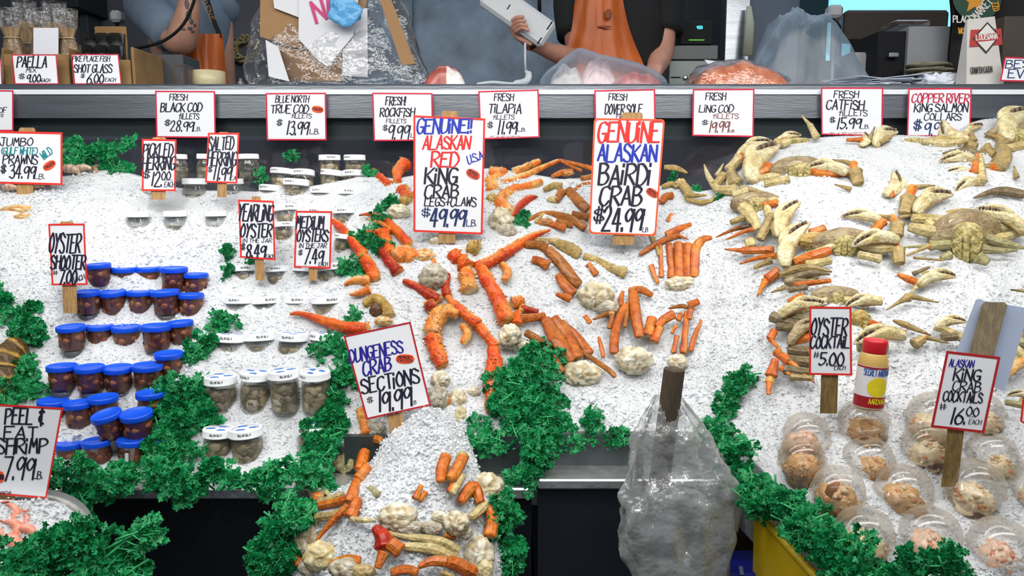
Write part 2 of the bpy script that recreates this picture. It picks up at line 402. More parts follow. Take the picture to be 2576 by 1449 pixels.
def ink(mb, text, u0, u1, v0, v1, pos, wpx=4., rot=0., slant=.12, jit=1., off=.0016, mi=0, chisel=.55):
    """marker lettering fitted to the box u0..u1, v0..v1 (reference-frame units on the card), laid on the card by pos(u,v,off)"""
    rnd = random.Random(text + str(round(u0)))
    x = 0; items = []
    for ch in text:
        if ch == ' ': x += 3.2; continue
        g, wd = glyph(ch); items.append((x, g, wd)); x += wd + 1.5
    tot = max(1., x - 1.5); sx = (u1 - u0) / tot; sy = (v1 - v0) / 9.
    cu, cv = (u0 + u1) / 2, (v0 + v1) / 2; ca, sa = math.cos(math.radians(rot)), math.sin(math.radians(rot))
    k = 0; wpx *= 1.03
    for x0, g, wd in items:
        dy = rnd.uniform(-.35, .35) * jit; ks = 1 + rnd.uniform(-.05, .09) * jit; dr = rnd.uniform(-.05, .05) * jit
        g2 = []
        for st in g:
            cur = [st[0]]
            for i in range(1, len(st)):
                cur.append(st[i])
                if i < len(st) - 1:
                    d1 = ((st[i][0] - st[i - 1][0]) * sx, (st[i][1] - st[i - 1][1]) * sy); d2 = ((st[i + 1][0] - st[i][0]) * sx, (st[i + 1][1] - st[i][1]) * sy)
                    c = (d1[0] * d2[0] + d1[1] * d2[1]) / ((math.hypot(*d1) or 1) * (math.hypot(*d2) or 1))
                    if c < .45: g2.append(cur); cur = [st[i]]
            g2.append(cur)
        for st in g2:
            q = []
            for a, b in st:
                a += (b - 4.5) * dr; b = (b - 4.5) * ks + 4.5 + dy
                X = u0 + (x0 + a) * sx + (b - 4.5) * sy * slant - cu; Y = v1 - b * sy - cv
                q.append((cu + X * ca - Y * sa, cv + X * sa + Y * ca))
            n = len(q); L = []; R = []
            if n == 1: continue
            # extend ends a little so strokes overlap like a marker's
            for i in range(n):
                a = q[max(i - 1, 0)]; b = q[min(i + 1, n - 1)]
                tx, ty = b[0] - a[0], b[1] - a[1]; l = math.hypot(tx, ty) or 1; tx /= l; ty /= l
                ww = wpx * .5 * (1 - chisel + chisel * abs(ty * .85 + tx * .35)) 
                mit = 1.
                if 0 < i < n - 1:
                    d1 = (q[i][0] - a[0], q[i][1] - a[1]); d2 = (b[0] - q[i][0], b[1] - q[i][1])
                    l1 = math.hypot(*d1) or 1; l2 = math.hypot(*d2) or 1
                    c = (d1[0] * d2[0] + d1[1] * d2[1]) / l1 / l2; mit = min(1.5, 1 / max(.5, math.sqrt(max(0, (1 + c) / 2))))
                px, py = q[i]
                if i == 0: px -= tx * wpx * .3; py -= ty * wpx * .3
                if i == n - 1: px += tx * wpx * .3; py += ty * wpx * .3
                L.append((px - ty * ww * mit, py + tx * ww * mit)); R.append((px + ty * ww * mit, py - tx * ww * mit))
            k += 1; o_ = off + (k % 7) * .00003
            vs = [pos(a, b, o_) for a, b in L] + [pos(a, b, o_) for a, b in R]
            mb.add(vs, [(i, i + 1, n + i + 1, n + i) for i in range(n - 1)], mi)
INK = {'k': mat('black_marker_ink', (.012, .011, .03), rough=.45), 'b': mat('blue_marker_ink', (.008, .03, .42), rough=.45), 'n': mat('navy_marker_ink', (.02, .015, .28), rough=.45),
       'r': mat('red_marker_ink', (.72, .02, .015), rough=.45), 't': mat('teal_marker_ink', (.01, .22, .24), rough=.45), 'w': mat('faded_brown_ink', (.22, .07, .06), rough=.5),
       'c': mat('crimson_marker_ink', (.52, .01, .05), rough=.45), 'p': mat('faint_pink_ink', (.62, .35, .36), rough=.5), 'd': mat('blue_black_ink', (.01, .03, .12), rough=.45)}
INKN = {'k': 'black', 'b': 'blue', 'n': 'navy', 'r': 'red', 't': 'teal', 'w': 'faded brown', 'c': 'crimson', 'p': 'faint', 'd': 'blue-black'}
CARD = mat('laminated_white_card', (.80, .82, .86), rough=.32, spec=.5)
EDGE_R = mat('red_marker_border', (.74, .03, .02), rough=.4); EDGE_C = mat('crimson_marker_border', (.62, .02, .06), rough=.4); EDGE_O = mat('orange_red_marker_border', (.85, .10, .03), rough=.4); EDGE_D = mat('dark_red_tape_border', (.45, .02, .025), rough=.4)
WOOD = mat('pale_stake_wood', 'B08A58', rough=.6, var=.35, vscale=30, bump=.3, bscale=60, stretch=(6, 6, .6))
WOODD = mat('wet_dark_stake_wood', '7A6338', rough=.55, var=.4, vscale=40, bump=.4, bscale=60, stretch=(6, 6, .6))
STICK = mat('orange_frozen_sticker', (.85, .09, .02), rough=.4)
def quad_at(c, a, b):
    tl, tr, br, bl = c
    return tuple((tl[i] * (1 - a) + tr[i] * a) * (1 - b) + (bl[i] * (1 - a) + br[i] * a) * b for i in (0, 1))
def slab(mb, ring, pos, o1, o2, mi=0):
    n = len(ring); vs = [pos(u, v, o1) for u, v in ring] + [pos(u, v, o2) for u, v in ring]
    mb.add(vs, [tuple(range(n, 2 * n))[::-1], tuple(range(n))] + [(i, (i + 1) % n, n + (i + 1) % n, n + i)[::-1] for i in range(n)], mi)
def sign(label, corners, where, lines, stick=None, stickers=(), bw=4.5, edge=None, wood=None, ink_w=4., name='price_card', group=None, rnd=0, card=None, cat='sign', back=False):
    if isinstance(where, tuple): pos = lambda u, v, o=0.: uy(u, v, where[1] - o)
    else: pos = lambda u, v, o=0.: un(u, v, where - o)
    bc = quad_at(corners, .5, 1.)
    root = thing(name, label, cat, pos(*bc), group)
    W = math.dist(corners[0], corners[1]); H = math.dist(corners[0], corners[3])
    def ringp(ins):
        a, b = ins / W, ins / H; out = []
        for (s, t) in ((a, b), (1 - a, b), (1 - a, 1 - b), (a, 1 - b)):
            if rnd <= 0: out.append(quad_at(corners, s, t))
            else:
                ra, rb = rnd / W, rnd / H; sx = 1 if s < .5 else -1; sy = 1 if t < .5 else -1
                cs = [quad_at(corners, s + sx * ra * (1 - math.cos(h)), t + sy * rb * (1 - math.sin(h))) for h in (0, .52, 1.05, 1.57)]
                out += cs if sx * sy > 0 else cs[::-1]
        return out
    mb = MB(); slab(mb, ringp(0), pos, -.0012, .0008); mb.build('card', card or CARD, root, smooth=False)
    if edge is not None and not back:
        o, i = ringp(0), ringp(bw); n = len(o); mb = MB()
        vs = [pos(u, v, .0013) for u, v in o + i] + [pos(u, v, -.0015) for u, v in o]
        mb.add(vs, [(k, (k + 1) % n, n + (k + 1) % n, n + k) for k in range(n)] + [(k, 2 * n + k, 2 * n + (k + 1) % n, (k + 1) % n) for k in range(n)])
        mb.build('border', edge, root, smooth=False)
    by = {}
    for ln in lines:
        t, u0, u1, v0, v1, c = ln[:6]; rot = ln[6] if len(ln) > 6 else 0; wpx = ln[7] if len(ln) > 7 else max(1.6, min(ink_w, (v1 - v0) * .16))
        ink(by.setdefault(c, MB()), t, u0, u1, v0, v1, pos, wpx, rot)
    for c, m in by.items():
        o = m.build('lettering', INK[c], root, smooth=False)
        if len(by) > 1: o['label'] = INKN[c] + ' lettering'
    for (cu, cv, w, h, rot, txt) in stickers:
        st = MB(); ca, sa = math.cos(math.radians(rot)), math.sin(math.radians(rot)); ring = []
        for k in range(20):
            a = 2 * math.pi * k / 20; x = w / 2 * (abs(math.cos(a)) ** .8) * (1 if math.cos(a) > 0 else -1); y = h / 2 * math.sin(a); ring.append((cu + x * ca - y * sa, cv + x * sa + y * ca))
        slab(st, ring, pos, .0008, .0018); so = st.build('sticker', STICK, root, smooth=False)
        tb = MB(); T = txt.split('/')
        for i, tx in enumerate(T):
            hh = h / (len(T) + 1.2); yy = (i - (len(T) - 1) / 2) * hh * 1.15
            cx, cy = cu - yy * sa, cv + yy * ca
            ink(tb, tx, cx - w * .38, cx + w * .38, cy - hh * .42, cy + hh * .42, pos, max(1.2, hh * .17), rot, slant=0, jit=0, off=.0022)
        t_ = tb.build('sticker_lettering', INK['k'], so, smooth=False); t_.location = (0, 0, 0)
        t_.location = Vector(root.location) * 0
        t_.matrix_parent_inverse = Matrix.Identity(4)
    if stick:
        ut, vt_, ub, vb_, wp = stick[:5]; dz = stick[5] if len(stick) > 5 else .0
        front = stick[6] if len(stick) > 6 else 0
        o1, o2 = (.012, .0022) if front else (-.0014, -.0105); d_ = where[1] if isinstance(where, tuple) else where
        mb = MB(); hw = wp / 2
        ring = [(ut - hw, vt_ + hw * .25), (ut - hw * .8, vt_), (ut + hw * .8, vt_), (ut + hw, vt_ + hw * .25), (ub + hw, vb_), (ub - hw, vb_)]
        n = 6; zs = [0, 0, 0, 0, dz, dz]
        vs = [pos(u, v, o1 - z) for (u, v), z in zip(ring, zs)] + [pos(u, v, o2 - z) for (u, v), z in zip(ring, zs)]
        mb.add(vs, [tuple(range(n))[::-1], tuple(range(n, 2 * n))] + [(i, (i + 1) % n, n + (i + 1) % n, n + i) for i in range(n)])
        mb.build('stake', wood or WOOD, root, smooth=False)
    return root
def Q(*a): return [(a[i], a[i + 1]) for i in range(0, 8, 2)]
# ---- cards standing in the ice
sign('wide white price card for jumbo gulf white prawns with a red border', Q(-70, 328, 157, 333, 157, 466, -70, 460), 2.04,
     [('JUMBO', 0, 83, 347, 366, 'k'), ('(GULF WHiTE)', 3, 95, 371, 388, 't'), ('PRAWNS', 8, 95, 390, 411, 'k'), ('$', 3, 15, 416, 434, 'k'), ('34.99', 24, 90, 415, 449, 'k'), ('LB.', 84, 113, 438, 450, 'k'), ('WiLD', 102, 131, 376, 394, 't', -38), ('-', 108, 128, 390, 400, 't', -42)],
     (68, 321, 62, 496, 42), [(124, 416, 35, 20, -32, 'FROZEN')], edge=EDGE_R, bw=5)
sign('narrow price card for pickled herring at twelve dollars', Q(357, 349, 444, 351, 442, 481, 357, 480), 2.01,
     [('PiCKLED', 361, 435, 362, 394, 'k'), ('HERRiNG', 359, 441, 396, 427, 'k'), ('$', 361, 377, 430, 447, 'k'), ('12.', 379, 408, 434, 468, 'k'), ('00', 407, 429, 431, 452, 'k'), ('-', 413, 434, 448, 456, 'k'), ('EACH', 414, 439, 458, 470, 'k')],
     (400, 345, 398, 502, 36), edge=EDGE_R, ink_w=4.4)
sign('narrow price card for salted herring in front of the tall herring jars', Q(523, 334, 602, 334, 597, 462, 516, 459), 2.02,
     [('SALTED', 526, 588, 344, 376, 'k'), ('HERRiNG', 523, 595, 383, 416, 'k'), ('$', 524, 534, 419, 432, 'k'), ('11.99', 536, 583, 419, 452, 'k'), ('EA', 580, 594, 443, 453, 'k')],
     (562, 332, 558, 496, 24), edge=EDGE_R, ink_w=4.2)
sign('price card for yearling oysters in the jar, staked above the white lids', Q(599, 502, 689, 505, 693, 655, 604, 648), 1.885,
     [('YEARLiNG', 601, 687, 516, 555, 'k'), ('OYSTER', 606, 684, 563, 595, 'k'), ('iN THE JAR', 611, 684, 600, 610, 'k'), ('$', 607, 617, 613, 627, 'k'), ('8.49', 620, 669, 615, 647, 'k'), ('EACH', 669, 690, 640, 649, 'k')],
     (644, 494, 655, 705, 23), edge=EDGE_R, ink_w=4.8)
sign('price card for medium oysters in the jar', Q(744, 530, 836, 531, 832, 676, 739, 673), 1.86,
     [('MEDiUM', 746, 815, 545, 573, 'k'), ('OYSTERS', 748, 826, 578, 607, 'k'), ('iN THE JAR', 753, 822, 612, 623, 'k'), ('$', 751, 761, 629, 641, 'k'), ('7.49', 766, 814, 627, 664, 'k'), ('EACH', 802, 824, 660, 669, 'k'), ('U.S.A', 760, 778, 668, 673, 'p')],
     (790, 540, 787, 706, 22), edge=EDGE_R, ink_w=4.4)
sign('price card for oyster shooters beside the blue lidded cups', Q(121, 563, 213, 562, 220, 717, 130, 718), 1.735,
     [('OYSTER', 125, 203, 588, 634, 'k'), ('SHOOTER', 129, 215, 643, 676, 'k'), ('#', 134, 145, 680, 691, 'k'), ('7.00', 150, 193, 680, 714, 'k'), ('EACH', 185, 213, 694, 706, 'k', -22)],
     (168, 557, 177, 788, 36), edge=EDGE_R, ink_w=5)
sign('large price card for peel and eat shrimp, standing over the shrimp tray', Q(-80, 1012, 159, 1026, 117, 1255, -80, 1238), 1.34,
     [('PEEL', 14, 82, 1027, 1066, 'k'), ('&', 96, 113, 1028, 1069, 'k'), ('EAT', 11, 94, 1073, 1103, 'k'), ('SHRiMP', -8, 119, 1104, 1141, 'k'), ('7.99', 10, 88, 1149, 1206, 'k'), ('LB.', 82, 107, 1186, 1204, 'k'), ('CANADA', -22, 28, 1236, 1243, 'k')],
     (20, 1030, 16, 1300, 44), [(-2, 1200, 26, 30, 0, 'FROZEN')], edge=EDGE_R, bw=5, ink_w=5.5, wood=WOODD)
sign('tall price card for red king crab legs and claws', Q(1040, 290, 1221, 298, 1214, 590, 1040, 583), 1.90,
     [('GENUiNE!!', 1050, 1188, 300, 335, 'b'), ('ALASKAN', 1066, 1183, 342, 374, 'r'), ('RED', 1086, 1153, 383, 419, 'r'), ('U.S.A', 1175, 1215, 386, 406, 'b', -22), ('KiNG', 1070, 1150, 424, 462, 'k'), ('CRAB', 1070, 1153, 465, 497, 'k'), ('LEGS+CLAWS', 1069, 1198, 497, 518, 'k'), ('$', 1062, 1082, 525, 544, 'd'), ('49.99', 1084, 1172, 524, 568, 'd'), ('LB.', 1174, 1199, 553, 568, 'd')],
     (1131, 279, 1124, 612, 42), [(1190, 438, 37, 22, 28, 'PREVIOUSLY/FROZEN')], edge=EDGE_R, bw=5, ink_w=6.2)
sign('tall price card for bairdi crab with a pink smudged edge', Q(1494, 297, 1673, 300, 1650, 594, 1481, 588), 1.93,
     [('GENUiNE', 1506, 1660, 308, 356, 'r'), ('ALASKAN', 1506, 1652, 364, 405, 'b'), ('BAiRDi', 1508, 1637, 415, 464, 'k'), ('CRAB', 1511, 1615, 470, 514, 'k'), ('$', 1496, 1520, 523, 556, 'k'), ('24.99', 1518, 1618, 522, 580, 'k'), ('LB', 1617, 1630, 572, 583, 'k')],
     (1590, 283, 1568, 616, 54), [(1641, 485, 34, 20, 30, 'PREVIOUSLY/FROZEN')], edge=EDGE_O, bw=4.5, rnd=9, ink_w=7)
sign('tilted price card for dungeness crab sections', Q(864, 845, 1033, 809, 1084, 1020, 922, 1056), 1.545,
     [('DUNGENESS', 878, 1014, 868, 899, 'n', -11.5), ('CRAB', 913, 984, 904, 938, 'n', -11.5), ('SECTiONS', 908, 1055, 941, 976, 'k', -11.5), ('$', 924, 938, 1000, 1012, 'k', -11.5), ('19.99', 947, 1037, 978, 1028, 'k', -11.5), ('LB', 1034, 1047, 1008, 1017, 'k', -11), ('U.S.A.', 967, 1005, 1038, 1046, 'k', -11)],
     (955, 850, 1006, 1110, 40), [(1019, 903, 47, 24, 0, 'PREVIOUSLY/FROZEN')], edge=EDGE_D, bw=4.5, ink_w=6)
sign('price card for oyster cocktails beside the sauce bottle', Q(2036, 771, 2142, 772, 2144, 945, 2035, 943), 1.385,
     [('OYSTER', 2042, 2132, 801, 843, 'k'), ('COCKTAiL', 2040, 2137, 846, 875, 'k'), ('#', 2048, 2061, 885, 899, 'k'), ('5.00', 2062, 2123, 888, 918, 'k'), ('-', 2095, 2124, 915, 925, 'k'), ('EACH', 2099, 2127, 920, 930, 'k')],
     (2092, 800, 2084, 1040, 43), edge=EDGE_R, bw=5, ink_w=5, wood=WOODD)
sign('price card for king crab cocktails, leaning on a grey wooden stake', Q(2381, 882, 2517, 898, 2476, 1090, 2341, 1075), 1.30,
     [('ALASKAN', 2389, 2450, 905, 923, 'n', 4), ('KiNG', 2401, 2467, 928, 957, 'k', 3), ('CRAB', 2398, 2468, 961, 984, 'k', 3), ('COCKTAiLS', 2374, 2472, 986, 1011, 'k', 3), ('#', 2365, 2381, 1015, 1030, 'k'), ('16.', 2390, 2431, 1027, 1064, 'k', 4), ('00', 2432, 2463, 1024, 1046, 'k', 4), ('-', 2434, 2456, 1043, 1053, 'k', 4), ('EACH', 2438, 2469, 1056, 1067, 'k', 4)],
     (2425, 900, 2388, 1225, 42), edge=EDGE_D, bw=6.5, ink_w=5.4, wood=WOODD)
# the card seen from behind, its wooden paddle taped on the near side
sign('blue-grey back of a price card with a pointed wooden paddle taped to it', Q(2455, 753, 2590, 776, 2528, 985, 2388, 930), 1.345, [],
     (2502, 760, 2440, 1000, 64, .0, 1), card=mat('blue_grey_card_back', (.42, .50, .66), rough=.45), name='price_card', wood=mat('grey_paddle_wood', '8B7D62', rough=.7, var=.3, vscale=30, bump=.4, bscale=50, stretch=(5, 5, .8)), back=True)
sign('white card with a red edge, mostly beyond the frame beside the crab cocktails', Q(2573, 998, 2660, 1005, 2655, 1120, 2566, 1060), 1.27, [], (2620, 1000, 2615, 1200, 36), edge=EDGE_R, bw=5)
# ---- cards on the steel rail
RY = ('y', 2.452)
def rail(label, c, lines, edge=EDGE_C, bw=3.6, ink_w=3.4, stickers=()):
    return sign(label, c, RY, lines, None, stickers, bw=bw, edge=edge, ink_w=ink_w, group=None)
rail('white rail card cut off by the frame, above the prawn card', Q(-90, 226, 34, 227, 34, 330, -90, 330), [('OF', -2, 17, 270, 283, 'k'), ('S', 2, 8, 287, 294, 'k')])
rail('rail card for fresh black cod fillets', Q(390, 228, 541, 229, 543, 347, 393, 346), [('FRESH', 427, 471, 237, 252, 'k'), ('BLACK COD', 405, 508, 259, 281, 'k'), ('fiLLETS', 450, 501, 285, 299, 'k'), ('$', 415, 428, 302, 316, 'k'), ('28.99', 429, 488, 304, 330, 'k'), ('LB.', 487, 505, 320, 329, 'k')])
rail('rail card for true cod fillets with an orange frozen sticker', Q(668, 234, 820, 233, 822, 353, 671, 353), [('BLUE NORTH', 694, 777, 241, 257, 'k'), ('TRUE COD', 682, 776, 264, 284, 'k'), ('fiLLETS', 733, 784, 286, 297, 'k'), ('$', 697, 710, 301, 315, 'k'), ('13.99', 720, 777, 305, 337, 'k'), ('LB.', 780, 803, 325, 337, 'k')], stickers=[(799, 275, 30, 17, 8, 'FROZEN')], ink_w=3.8)
rail('rail card for fresh rockfish fillets', Q(936, 233, 1088, 234, 1090, 354, 940, 355), [('FRESH!', 971, 1021, 244, 264, 'k'), ('ROCKFiSH', 957, 1043, 272, 293, 'k'), ('FiLLETS', 972, 1022, 299, 309, 'k'), ('$', 964, 975, 315, 327, 'k'), ('9.99', 978, 1031, 313, 348, 'k'), ('LB', 1034, 1050, 335, 345, 'k')], ink_w=3.8)
rail('rail card for fresh tilapia fillets', Q(1203, 229, 1355, 225, 1358, 346, 1208, 351), [('FRESH', 1244, 1292, 236, 253, 'k'), ('TiLAPiA', 1230, 1312, 262, 284, 'k'), ('fiLLETS', 1240, 1294, 289, 300, 'k'), ('$', 1227, 1240, 308, 321, 'k'), ('11.99', 1251, 1301, 304, 336, 'k'), ('LB.', 1302, 1323, 322, 330, 'k'), ('FARMED', 1234, 1310, 342, 346, 'p')], ink_w=4)
rail('rail card for fresh dover sole fillets, half hidden by the bairdi card', Q(1495, 227, 1648, 224, 1650, 342, 1497, 345), [('FRESH', 1532, 1577, 236, 252, 'k'), ('DOVER SOLE', 1523, 1615, 263, 286, 'k'), ('FiLLETS', 1551, 1600, 287, 298, 'k')])
rail('rail card for fresh ling cod fillets with a faded brown price', Q(1743, 224, 1898, 223, 1896, 345, 1741, 342), [('FRESH', 1776, 1826, 234, 251, 'k'), ('LiNG COD', 1760, 1845, 264, 282, 'k'), ('fiLLETS', 1793, 1858, 286, 298, 'w'), ('$', 1767, 1781, 302, 313, 'k'), ('19.99', 1783, 1835, 304, 332, 'w'), ('LB.', 1835, 1848, 326, 332, 'w')])
rail('rail card for fresh catfish fillets', Q(2065, 220, 2222, 220, 2220, 343, 2066, 339), [('FRESH', 2099, 2160, 229, 246, 'k'), ('CATFiSH', 2080, 2174, 252, 275, 'k'), ('fiLLETS', 2110, 2182, 277, 291, 'k'), ('$', 2088, 2101, 295, 308, 'k'), ('15.99', 2104, 2167, 297, 323, 'k'), ('LB.', 2165, 2187, 314, 323, 'k'), ('FARMED', 2088, 2175, 333, 338, 'p')], ink_w=3.9)
rail('rail card for king salmon collars with crimson heading', Q(2285, 222, 2445, 221, 2441, 345, 2281, 343), [('COPPER RiVER', 2295, 2438, 236, 258, 'c'), ('KiNG SALMON', 2301, 2435, 261, 281, 'k'), ('COLLARS', 2326, 2419, 285, 302, 'k'), ('$', 2300, 2318, 303, 326, 'd'), ('9.99', 2327, 2384, 307, 339, 'd')], ink_w=4)
# ---- cards on the service counter
CY = ('y', 2.545)
sign('small price card for paella mix, leaning on a cardboard box', Q(29, 137, 142, 137, 148, 212, 37, 212), CY, [('PAELLA', 44, 118, 142, 169, 'k'), ('MiX', 66, 91, 171, 182, 'k'), ('$', 48, 62, 186, 198, 'k'), ('9.00', 68, 102, 187, 207, 'k'), ('-', 82, 108, 198, 208, 'k'), ('EACH', 103, 126, 198, 206, 'k')], edge=EDGE_C, bw=2.6, ink_w=4)
sign('small price card for shot glasses, leaning on a cardboard box', Q(179, 136, 298, 136, 306, 212, 187, 212), CY, [('PiKE PLACE FiSH', 183, 276, 141, 154, 'k'), ('SHOT GLASS', 187, 282, 162, 182, 'k'), ('$', 204, 213, 186, 195, 'k'), ('6.00', 220, 261, 186, 209, 'k'), ('-', 238, 262, 198, 209, 'k'), ('EACH', 265, 291, 196, 205, 'k')], edge=EDGE_C, bw=2.6, ink_w=3.6)
sign('small red-edged price card cut off by the frame beside the paella card', Q(-95, 150, 3, 150, 6, 214, -95, 214), CY, [], edge=EDGE_C, bw=2.6)
sign('white card with blue lettering beside the white paper sack', Q(2528, 143, 2650, 147, 2640, 207, 2515, 204), CY, [('BEST', 2531, 2612, 151, 171, 'd'), ('EVER', 2537, 2618, 175, 196, 'd')], edge=EDGE_C, bw=3.5, ink_w=4.6)
# ================================================================ counters and stall
STEEL = mat('brushed_steel', (.40, .43, .47), rough=.3, metal=1., bump=.05, bscale=20, var=.2, vscale=3, stretch=(1, 1, 14))
STEELD = mat('dull_steel', (.36, .39, .42), rough=.38, metal=1., var=.35, vscale=5)
BLACKP = mat('black_laminate', (.006, .007, .010), rough=.35, var=.3, vscale=6)
NAVYP = mat('navy_black_laminate', (.013, .014, .022), rough=.4, var=.3, vscale=6)
WHITEP = mat('white_plastic_strip', (.72, .76, .80), rough=.4)
DARKG = mat('dark_green_grey_metal', (.035, .05, .05), rough=.35, metal=.3)
LY = 1.43
def bx(name, u0, u1, v0, v1, y0, y1, m, parent=None, bev=0., smooth=False):
    a = uy(u0, v0, y0); b = uy(u1, v1, y0); mb = MB()
    mb.box(((a.x + b.x) / 2, (y0 + y1) / 2, (a.z + b.z) / 2), abs(b.x - a.x), y1 - y0, abs(a.z - b.z), bev=bev)
    return mb.build(name, m, parent, smooth=smooth)
def xyz(name, x0, x1, y0, y1, z0, z1, m, parent=None, bev=0.):
    mb = MB(); mb.box(((x0 + x1) / 2, (y0 + y1) / 2, (z0 + z1) / 2), x1 - x0, y1 - y0, z1 - z0, bev=bev); return mb.build(name, m, parent, smooth=False)
ZL = uy(700, 1232, LY).z
xg0 = uy(1337, 1300, LY).x; xg1 = uy(1353, 1300, LY).x
c1 = thing('ice_counter', 'black fronted ice counter with a steel lip under the oyster jars', 'counter', (-.6, LY, 0))
xyz('front_panel', -1.9, xg0, LY, LY + .03, .03, ZL - .006, BLACKP, c1)
LIPM = mat('bright_steel_lip', (.72, .73, .74), rough=.28, metal=.85, bump=.25, bscale=45, var=.3, vscale=20)
xyz('lip', -1.9, xg0 + .002, LY - .014, LY + .07, ZL - .014, ZL + .008, LIPM, c1, .003)
xyz('bin_wall', -.335, xg0 - .01, LY + .062, LY + .08, ZL + .008, ZL + .085, DARKG, c1)
xyz('base', -1.9, xg0, LY + .04, 2.4, .0, .6, BLACKP, c1)
c2 = thing('ice_counter', 'navy-black ice counter behind the hanging plastic bag', 'counter', (.5, LY, 0))
z2 = uy(1500, 1210, LY).z
xyz('front_panel', xg1, .43, LY, LY + .03, .03, z2 - .006, NAVYP, c2)
xyz('lip', xg1, .43, LY - .014, LY + .07, z2 - .012, z2 + .008, LIPM, c2, .003)
xyz('bin_wall', xg1 + .028, uy(1858, 1100, LY).x + .0, LY + .062, LY + .08, z2 + .008, z2 + .073, mat('grey_bin_wall', (.10, .12, .12), rough=.3, metal=.4), c2)
xyz('base', xg1, .43, LY + .04, 2.4, .0, .6, BLACKP, c2); xyz('base', .43, 2.1, 1.8, 2.4, .0, .6, BLACKP, c2)
fl = xyz('floor', -3.5, 3.5, -1, 5.5, -.05, 0, mat('wet_concrete', (.05, .05, .055), rough=.35, var=.4, vscale=3)); tag(fl, kind='structure')
# service counter: everything above the ice at the back
ZT = uy(1288, 214, 2.5).z
sv = thing('service_counter', 'long steel service counter with a glass fish case below its rail', 'counter', (0, 2.5, 0))
xyz('worktop', -2.6, 2.6, 2.47, 3.05, ZT - .03, ZT, STEEL, sv, .006)
a = uy(1288, 226, 2.47).z; b = uy(1288, 238, 2.47).z; c = uy(1288, 297, 2.47).z; d = uy(1288, 342, 2.47).z
xyz('rail_strip', -2.6, 2.6, 2.462, 2.475, b, a, WHITEP, sv)
xyz('rail', -2.6, 2.6, 2.468, 2.52, c, b - .001, STEEL, sv)
xyz('reveal', -2.6, 2.6, 2.50, 2.52, d - .01, c, mat('dark_green_enamel', (.045, .06, .06), rough=.3, metal=.5), sv)
xyz('case_back', -2.6, 2.6, 3.0, 3.03, .85, ZT - .03, mat('case_lining', (.16, .155, .19), rough=.5, var=.5, vscale=4), sv)
xyz('case_floor', -2.6, 2.6, 2.5, 3.0, 1.28, 1.3, mat('case_lining', ()), sv)
xyz('case_glass', -2.6, 2.6, 2.492, 2.497, 1.25, d, film('case_glass', (.5, .52, .6), .1, rough=.05, gloss=.5, bump=.15, bscale=6, edge=.3), sv)
for k in range(9): pass
pf = xyz('floor_platform', -2.6, 2.6, 3.05, 4.4, 0., .78, mat('wet_concrete', ())); tag(pf, kind='structure')
# walls of the stall behind the counter
WY = 4.4
def wall(name, u0, u1, m, y=WY, v0=-260, z0=.78, label=None):
    a = uy(u0, v0, y); b = uy(u1, v0, y)
    o = xyz(name, a.x, b.x, y, y + .05, z0, 3.4, m); return tag(o, label, kind='structure')
wall('wall_back', -400, 700, mat('grey_violet_panel', (.075, .078, .095), rough=.45, var=.3, vscale=4))
wall('wall_steel', 700, 1480, mat('mottled_steel_panel', (.12, .17, .225), rough=.4, metal=.3, var=.5, vscale=5, bump=.12, bscale=90), y=WY - .02)
wall('wall_dark', 1480, 2600, mat('dark_recess', (.012, .013, .016), rough=.6), y=WY + .3)
wall('wall_far', 2600, 3000, mat('dark_recess', ()))
